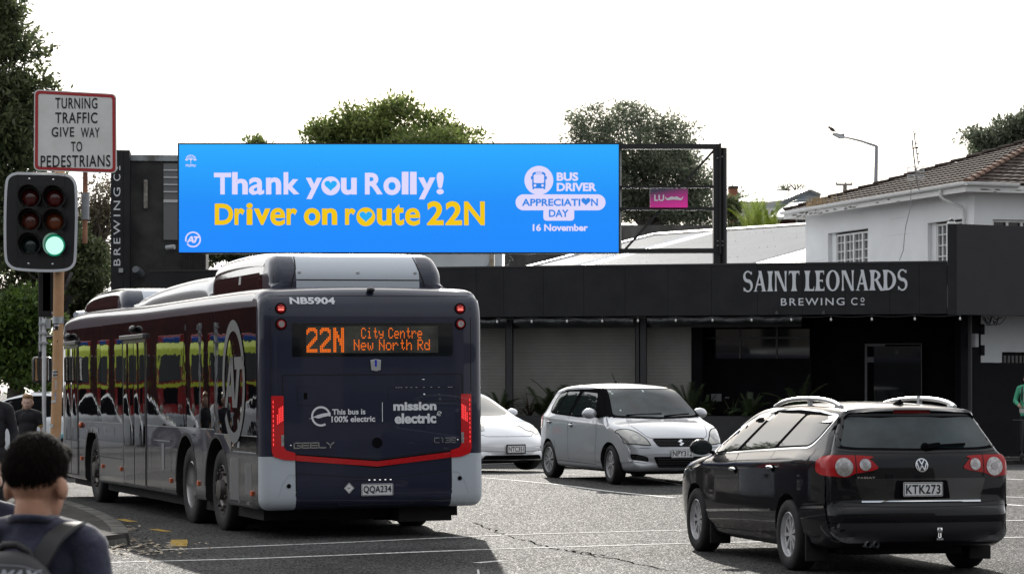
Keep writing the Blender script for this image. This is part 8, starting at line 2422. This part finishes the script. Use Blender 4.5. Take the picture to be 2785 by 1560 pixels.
def tree(name, label, cat, loc, crown, size, n, lm, bark, seed, clump=.5, group=None, gaps=.0, trunk_r=.22, up=.25, limbs=9, base=None):
    """crown: list of (centre, radii) lobes relative to loc; clumps sit near the lobe surfaces, limbs run to them"""
    rng = np.random.default_rng(seed); r = random.Random(seed)
    t = thing(name, label, cat, loc, 0, group)
    sub = []
    for c, rad in crown:
        for _ in range(7):
            u = rng.normal(size=3); u /= np.linalg.norm(u)
            if u[2] < -.3: u[2] *= -1
            f = rng.uniform(.28, .5); sub.append((tuple(np.array(c) + u*np.array(rad)*rng.uniform(.72, 1.02)), tuple(np.array(rad)*f)))
    crown = [(c, tuple(np.array(rd)*.8)) for c, rd in crown] + sub
    vol = np.array([c[1][0]*c[1][1]*c[1][2] for c in crown])**(2/3); pick = rng.choice(len(crown), size=int(n/55)+1, p=vol/vol.sum())
    cen = []
    for k in pick:
        c, rad = crown[k]; u = rng.normal(size=3); u /= np.linalg.norm(u)
        if u[2] < -.55: u[2] *= -.5
        cen.append(np.array(c) + u*np.array(rad)*rng.uniform(.55, 1.0)**.6)
    cen = np.array(cen)
    if gaps: cen = cen[rng.random(len(cen)) > gaps]
    per = 55; P = np.repeat(cen, per, 0); off = rng.normal(size=P.shape); off *= np.minimum(1, 1.75/np.linalg.norm(off, axis=1, keepdims=True)); off = off*np.array([1,1,.72])*clump*.34; P = P + off
    quick('crown', leaves_mesh(P, size, rng, up, out=off/ (np.linalg.norm(off, axis=1, keepdims=True)+1e-6)), lm, t)
    mb = MB(); cc = np.mean([c[0] for c in crown], 0); zb = min(c[0][2]-c[1][2]*.6 for c in crown)
    fork = Vector((cc[0]*.35, cc[1]*.35, max(zb, 1.0)))
    mb.tube([(0,0,-.2),(0,0,fork.z*.4),fork], [trunk_r*1.3, trunk_r, trunk_r*.8], 9)
    idx = rng.choice(len(cen), size=min(len(cen), limbs*5), replace=False)
    for i, k in enumerate(idx):
        e = Vector(cen[k]); main = i < limbs
        m_ = fork.lerp(e, .5) + Vector((r.uniform(-.3,.3), r.uniform(-.3,.3), r.uniform(.0,.5)))*(1 if main else .8)
        mb.tube([fork, fork.lerp(m_,.5)+Vector((0,0,.1)), m_, e], [trunk_r*(.5 if main else .22), trunk_r*(.36 if main else .16), trunk_r*(.22 if main else .10), .012], 6)
    mb.build('trunk', bark, t, smooth=60)
    return t
M_['bark'] = mat('bark', (.045,.038,.032), .9, col2=(.10,.09,.08), vscale=5)
M_['leaf_dark'] = leaf_mat('leaf_dark', (.042,.060,.028), (.16,.19,.085), .48)
M_['leaf_mid'] = leaf_mat('leaf_mid', (.075,.11,.028), (.24,.29,.09), .55)
M_['leaf_grey'] = leaf_mat('leaf_grey', (.085,.105,.07), (.23,.26,.18), .5)
M_['leaf_hedge'] = leaf_mat('leaf_hedge', (.030,.060,.012), (.12,.18,.035), .45)
def lob(*a):      # (px, py, radius px, Y) -> lobes in world units relative to a base
    return a
def tree_px(name, label, cat, Y, base_px, lobes, size, n, lm, seed, **k):
    """lobes: (px, py, rx px, ry px[, depth offset]) where the crown stands at distance Y"""
    b = at(base_px, 1000, Y); loc = Vector((b.x, Y, 0)); sc = Y/FPX; cr = []
    for q in lobes:
        c = at(q[0], q[1], Y) - loc; dy = q[4] if len(q) > 4 else 0.0
        cr.append(((c.x, dy, c.z), (q[2]*sc, max(q[2]*sc*.8, .5), q[3]*sc)))
    return tree(name, label, cat, loc, cr, size, n, lm, k.pop('bark', M_['bark']), seed, **k)
tree_px('evergreen_tree', 'tall dark glossy evergreen tree rising out of the picture at the left edge', 'tree', 55, -120,
        [(-20,60,60,80),(20,160,85,90),(30,300,110,110),(-30,420,150,120),(60,420,85,100),(20,560,110,120),(90,560,70,90),(-40,640,130,120),(75,680,80,70)], .13, 36000, M_['leaf_dark'], 11, clump=.62, trunk_r=.3, limbs=12)
tree_px('garden_tree', 'dark bushy tree low behind the traffic light', 'tree', 84, 190, [(20,720,120,80),(100,745,80,60),(175,650,60,60),(60,690,90,60),(150,700,110,70),(230,740,90,60),(120,790,120,60),(235,700,40,40)], .15, 22000, M_['leaf_dark'], 12, clump=.6)
tree_px('bare_tree', 'brownish twiggy tree with sparse leaves beside the vertical brewery sign', 'tree', 87, 255,
        [(270,540,55,50),(235,600,60,60),(285,620,40,70),(250,690,60,50)], .12, 5200, leaf_mat('leaf_dry', (.10,.085,.055), (.20,.17,.11), .3), 13, clump=.8, limbs=26, bark=mat('twig', (.12,.10,.085), .9), trunk_r=.16)
tree_px('hedge_bush', 'bright green leafy bush behind the waiting cars at the far left', 'bush', 52, 40, [(30,890,70,70),(90,900,60,70),(10,980,80,70),(100,990,60,70),(60,850,50,40),(120,1040,40,30),(-20,930,60,80),(20,1020,100,60),(-30,1000,60,60)], .13, 17000, M_['leaf_hedge'], 14, clump=.5)
tree_px('shade_tree', 'dark dense tree showing between the bush and the brewery sign above the bus', 'tree', 85, 180, [(200,800,70,50),(260,760,40,50),(150,830,60,60),(215,870,60,50)], .14, 8000, M_['leaf_dark'], 15, clump=.55)
tree_px('spreading_tree', 'light green spreading tree rising behind the middle of the big screen', 'tree', 110, 1080,
        [(900,370,60,45),(960,350,60,50),(1090,330,90,42),(1020,390,90,50),(1180,370,70,45),(1270,385,50,28),(870,390,40,25),(1100,420,200,60)], .2, 22000, M_['leaf_mid'], 16, clump=.95, gaps=.05, trunk_r=.3)
tree_px('small_tree', 'small sprig of foliage just above the left part of the screen edge', 'tree', 110, 700, [(700,398,24,12),(690,430,40,25)], .2, 900, M_['leaf_mid'], 17, clump=.5)
tree_px('domed_tree', 'big grey green domed tree behind the open steel frame', 'tree', 140, 1740,
        [(1610,350,70,45),(1580,400,60,40),(1700,350,90,60),(1800,350,90,55),(1740,420,150,90),(1850,400,70,60),(1820,500,110,110),(1700,540,130,90),(1900,520,60,110),(1880,600,80,60),(1960,570,25,60),(1990,560,22,50),(1620,480,90,90),(1760,590,120,50),(1850,570,90,60),(1680,570,80,60),(1900,610,70,40),(1740,480,120,80)], .17, 60000, M_['leaf_grey'], 18, clump=.95, gaps=.10, trunk_r=.4, limbs=14)
tree_px('roadside_tree', 'dark tree showing over the tiled roof at the top right corner', 'tree', 112, 2740, [(2670,385,45,35),(2725,370,45,35),(2775,350,45,40),(2800,370,60,50),(2700,420,70,40)], .2, 8000, M_['leaf_grey'], 19, clump=.7)
tree_px('distant_tree', 'thin distant treetop just above the far pale roof', 'tree', 150, 2170, [(2140,517,16,6),(2175,517,18,6)], .16, 260, M_['leaf_grey'], 20, clump=.5, limbs=4, trunk_r=.1)
tree_px('shrub', 'dark green leafy shrub beside the brick chimney and steel post', 'shrub', 118, 1990, [(1995,600,25,50),(1985,570,16,35),(2005,640,30,25)], .14, 4000, M_['leaf_dark'], 21, clump=.4, limbs=5, trunk_r=.08)
tree_px('low_tree', 'bits of dark foliage under the left part of the screen above the bus roof', 'tree', 92, 620, [(610,700,60,30),(670,690,50,20)], .16, 3000, M_['leaf_dark'], 22, clump=.5, limbs=5)
# palms and flax: arching fronds of thin leaflets
def fronds(name, label, cat, loc, n, length, lm, seed, spread=1.0, leaflet=.0, group=None, width=.05, stem=.0):
    r = random.Random(seed); t = thing(name, label, cat, loc, 0, group); mb = MB()
    for i in range(n):
        a = 2*math.pi*i/n + r.uniform(-.4,.4); tilt = r.uniform(.15, 1.0)*spread; l = length*r.uniform(.65,1.1); h = Vector((math.cos(a), math.sin(a), 0)); P = []
        for k in range(7):
            u = k/6; P.append(Vector((0,0,stem)) + h*l*u*math.sin(tilt*(.5+.6*u)) + Vector((0,0,l*u*math.cos(tilt*(.4+.9*u)))))
        sd = Vector((-h.y, h.x, 0))
        if leaflet:
            for k in range(1, 30):
                u = .18 + .82*k/30; x = u*6; j = min(5, int(x)); p = P[j].lerp(P[j+1], x-j); d = (P[j+1]-P[j]).normalized()
                for s_ in (-1, 1):
                    e = p + (sd*s_*.8 + d*.75).normalized()*leaflet*(1-.55*u)*r.uniform(.8,1.1) - Vector((0,0,.05*leaflet)); w = d*.012
                    mb.add([p-w, p+w, e], [(0,1,2)])
            mb.tube(P, .008, 4)
        else:
            for k in range(6):
                w0, w1 = width*(1-(k/6)**1.5), width*(1-((k+1)/6)**1.5); mb.add([P[k]-sd*w0, P[k]+sd*w0, P[k+1]+sd*w1, P[k+1]-sd*w1], [(0,1,2,3)])
    mb.build('fronds', lm, t, fix=False)
    return t
M_['flax'] = leaf_mat('flax', (.018,.030,.012), (.06,.085,.035), .3); M_['palmleaf'] = leaf_mat('palm_leaf', (.10,.17,.02), (.30,.36,.06), .5); M_['flaxdry'] = leaf_mat('flax_dry', (.03,.016,.012), (.07,.04,.03), .2)
def in_planter(px, d=.55): x, z = onplane(px, 1150, PC, PA, d); return (PC[0]+x*math.cos(PA)-d*math.sin(PA), PC[1]+x*math.sin(PA)+d*math.cos(PA), .93)
for i, (px, l, n, lf, lm, what) in enumerate(((1365,.8,12,.22,'flax','small palm beside the thin post next to the white sedan'),(1440,.75,22,0,'flaxdry','reddish flax clump low between the post and the silver hatchback'),(1475,.85,12,.26,'flax','palm with fanned leaflets left of the silver hatchback roof'),
        (1520,1.05,15,.28,'flax','tallest planter palm just behind the hatchback tailgate'),(1555,.7,20,0,'flaxdry','drooping dark flax behind the hatchback rear corner'),(1875,.95,12,.28,'flax','palm rising right of the hatchback windscreen'),(1915,.6,14,.2,'flax','low palm left of the grey notice'),
        (1990,.6,18,0,'flax','grassy flax clump right of the grey notice'),(2040,.65,14,.22,'flax','low palm over the roof rail front of the black wagon'),(2170,1.05,10,.28,'flax','arching palm in the dark behind the wagon roof rails'),(1840,.5,18,0,'flax','low flax behind the hatchback right mirror'))):
    o = fronds('planter_plant', what, 'plant', in_planter(px), n, l, M_[lm], 40+i, 1.15, lf, 'plants in the bar planter', .018)
pz = at(2050, 640, 80)
for i, (px, l) in enumerate(((2042,1.9),(2070,1.9),(2098,1.4))):
    fronds('palm', ('bright yellow green palm left of the pale house window', 'yellow green palm in the middle of three behind the corrugated ridge', 'smaller palm beside the annex downpipe')[i], 'palm', (at(px,0,112).x, 112, at(0,655,112).z), 14, l*1.25, M_['palmleaf'], 60+i, .75, .5, 'palms behind the corrugated roof', stem=.0)
# ---------------------------------------------------------------- across the street: what the bus windows mirror
def fire_engine(label, loc, rz):
    t = thing('fire_engine', label, 'fire engine', loc, rz, 'fire engines parked in a row')
    M_.setdefault('fire_red', paint('fire_red', (.30,.010,.012))); M_.setdefault('lime', paint('lime_yellow', (.62,.74,.06), rough=.4))
    cb = MB(); cb.prism([(0,.55),(0,1.65),(.25,2.55),(.5,2.7),(2.4,2.7),(2.4,.55)], lambda a,b: (-1.22,a,b), lambda a,b: (1.22,a,b)); 
    o = cb.build('cab', M_['fire_red'], t, bevel=.05)
    up = MB(); up.prism([(-.006,1.62),(.25,2.56),(.5,2.72),(2.41,2.72),(2.41,1.62)], lambda a,b: (-1.232,a,b), lambda a,b: (1.232,a,b)); up.build('cab_top', M_['lime'], t, bevel=.04)
    ws = MB(); ws.add([(-1.05,-.02,1.68),(1.05,-.02,1.68),(.98,.19,2.38),(-.98,.19,2.38)], [(0,1,2,3)]); ws.build('windscreen', M_['glass'], t)
    for s in (-1, 1):
        MB().box(s*1.236-.005,s*1.236+.005,.5,1.3,1.7,2.35).build('side_window', M_['glass'], t); MB().box(s*1.236-.005,s*1.236+.005,1.45,2.2,1.7,2.35).build('side_window', M_['glass'], t)
        MB().ell((0,0,0),(.16,.05,.12),14,8).build('headlamp', M_['headlamp'], t, smooth=60).location = (s*.85,-.02,.95)
        MB().box(s*1.5-.1,s*1.5+.1,.1,.25,1.8,2.4).build('door_mirror', M_['satin_black'], t, bevel=.04)
        for y in (1.2, 5.4): wheel(t, s*1.08, y, .5, .5, .29, .3, s, 0, m=M_['steel'])
    MB().box(-.6,.6,-.02,.01,1.05,1.5).build('grille', M_['trimblk'], t); MB().box(-1.25,1.25,-.25,.1,.45,.8).build('bumper', M_['bus_white'], t, bevel=.05)
    MB().box(-1.24,1.24,-.012,.02,1.52,1.62).build('yellow_stripe', M_['lime'], t)
    MB().box(-1.22,1.22,2.5,7.2,.55,3.0).build('locker_body', M_['fire_red'], t, bevel=.05)
    for s in (-1,1): MB().box(s*1.226-.004,s*1.226+.004,2.6,7.1,1.5,1.7).build('side_stripe', M_['lime'], t)
    MB().box(-.9,.9,.6,1.0,2.72,2.9).build('light_bar', mat('beacon_blue', (.02,.08,.4), .2), t, bevel=.04)
    return t
vd = Vector((.54, -.84)).normalized(); rzv = math.atan2(-vd.y, -vd.x) + R(-90) + R(180)   # facing the bus
sd = Vector((-vd.y, vd.x)); c0 = Vector((-24.5, 64))
rzv = math.atan2(-vd.x, vd.y) + R(180)
f1 = fire_engine('red fire engine with lime cab nearest the bus front', (c0.x, c0.y, 0), rzv)
for k, lb in ((-3.4,'red fire engine with lime cab in the middle of the row'), (3.6,'red fire engine with lime cab at the far end of the row')):
    c = copy_tree(f1); p = c0 + sd*k; c.location = (p.x, p.y, 0); c['label'] = lb
for k, (a, b, rz_) in enumerate(((-1.8, 8, 92), (4.2, 8.5, 88), (-7.0, 7.5, 90))):
    p = c0 + sd*a + vd*b
    if k == 0: wc, _ = saloon('white_car', 'white saloon standing in front of the fire engines', (p.x, p.y, 0), rzv + R(rz_), M_['paint_white'])
    else:
        c = copy_tree(wc); c.location = (p.x, p.y, 0); c.rotation_euler.z = rzv + R(rz_); c['label'] = ('white saloon parked at the end of the fire engine row', 'white saloon parked beside the orange bus')[k-1]
ob = thing('orange_bus', 'orange bus waiting beside the fire engines', 'bus', (*(c0 + sd*-8.5), 0), rzv)
mb = MB(); mb.prism([(0,.4),(0,2.9),(.2,3.05),(11,3.05),(11,.4)], lambda a,b: (-1.25,a,b), lambda a,b: (1.25,a,b)); mb.build('body', paint('orange_paint', (.55,.11,.02)), ob, bevel=.08)
MB().box(-1.1,1.1,-.02,.02,1.2,2.5).build('windscreen', M_['glass'], ob)
for s in (-1,1):
    MB().box(s*1.256-.004,s*1.256+.004,.6,10.6,1.4,2.5).build('side_window', M_['glass'], ob)
    for y in (2, 8): wheel(ob, s*1.1, y, .48, .48, .28, .28, s, 0, m=M_['steel'])
# waiting traffic at the far left of the picture
p = at(415, 1100, 50)
w1, _ = saloon('waiting_car', 'white car waiting behind the girl on the far left', (p.x, 50.0, .13), R(76), M_['paint_white'])
p = at(775, 1100, 46.5)
w2 = copy_tree(w1); w2.location = (p.x, 46.5, .05); w2.rotation_euler.z = R(74); w2['label'] = 'teal car partly hidden by the worn orange pole'; w2.name = 'waiting_car.001'
teal = paint('teal_paint', (.03,.16,.20), .2)
for ch in w2.children_recursive:
    if ch.name.startswith('body'): ch.data = ch.data.copy(); ch.data.materials[0] = teal
bk = thing('brick_hall', 'long dark red hall behind the fire engines', 'building', (*(c0 - vd*13), 0), rzv)
MB().box(-30,6,0,8,0,9.5).build('wall', mat('hall_red', (.075,.014,.012), .7, var=.3, vscale=.4), bk)
# unseen shops and trees added behind the camera to darken what the paintwork mirrors
sh = thing('unseen_shop_row', 'unseen row of dark shops added behind the viewer', 'building', (0, -16, 0))
MB().box(-40, 34, -8, 0, 0, 11).build('wall', mat('unseen_shop_wall', (.045,.043,.04), .8, var=.3, vscale=.5), sh)
for k in range(12):
    x = -37 + k*6; MB().box(x, x+4.4, 0, .06, .6, 2.7).build('window', M_['glass_dark'], sh); MB().box(x, x+1.6, 0, .05, 3.9, 5.4).build('window', M_['glass_dark'], sh)
for k, (x, y) in enumerate(((-14,-10),(3,-11),(13,-9))):
    t_ = tree('offscreen_tree', ('unseen dense tree added behind the viewer on the left', 'unseen dense tree added straight behind the viewer', 'unseen dense tree added behind the viewer on the right')[k], 'tree', (x, y, 0), [((0,0,6.5),(3.0,3.0,2.6)),((1.8,.5,5.2),(2,2,1.7)),((-1.8,-.4,5.4),(2,2,1.8))], .3, 5000, M_['leaf_dark'], M_['bark'], 90+k, clump=1.0, group='unseen trees added behind the viewer')
for k, (a, b, h) in enumerate(((-12,-16,9),(-3,-18,8),(7,-17,9),(15,-15,8))):
    p = c0 + sd*a + vd*b
    tree('offscreen_tree', ('leafy tree behind the orange bus', 'leafy tree behind the first fire engine', 'leafy tree behind the last fire engine', 'leafy tree at the end of the side street')[k], 'tree', (p.x, p.y, 0), [((0,0,h*.65),(3.6,3.2,h*.42)),((2.2,.5,h*.5),(2.4,2,h*.3)),((-2.2,-.4,h*.5),(2.4,2,h*.3))], .3, 6500, M_['leaf_dark'], M_['bark'], 95+k, clump=1.0, group='trees along the side street')
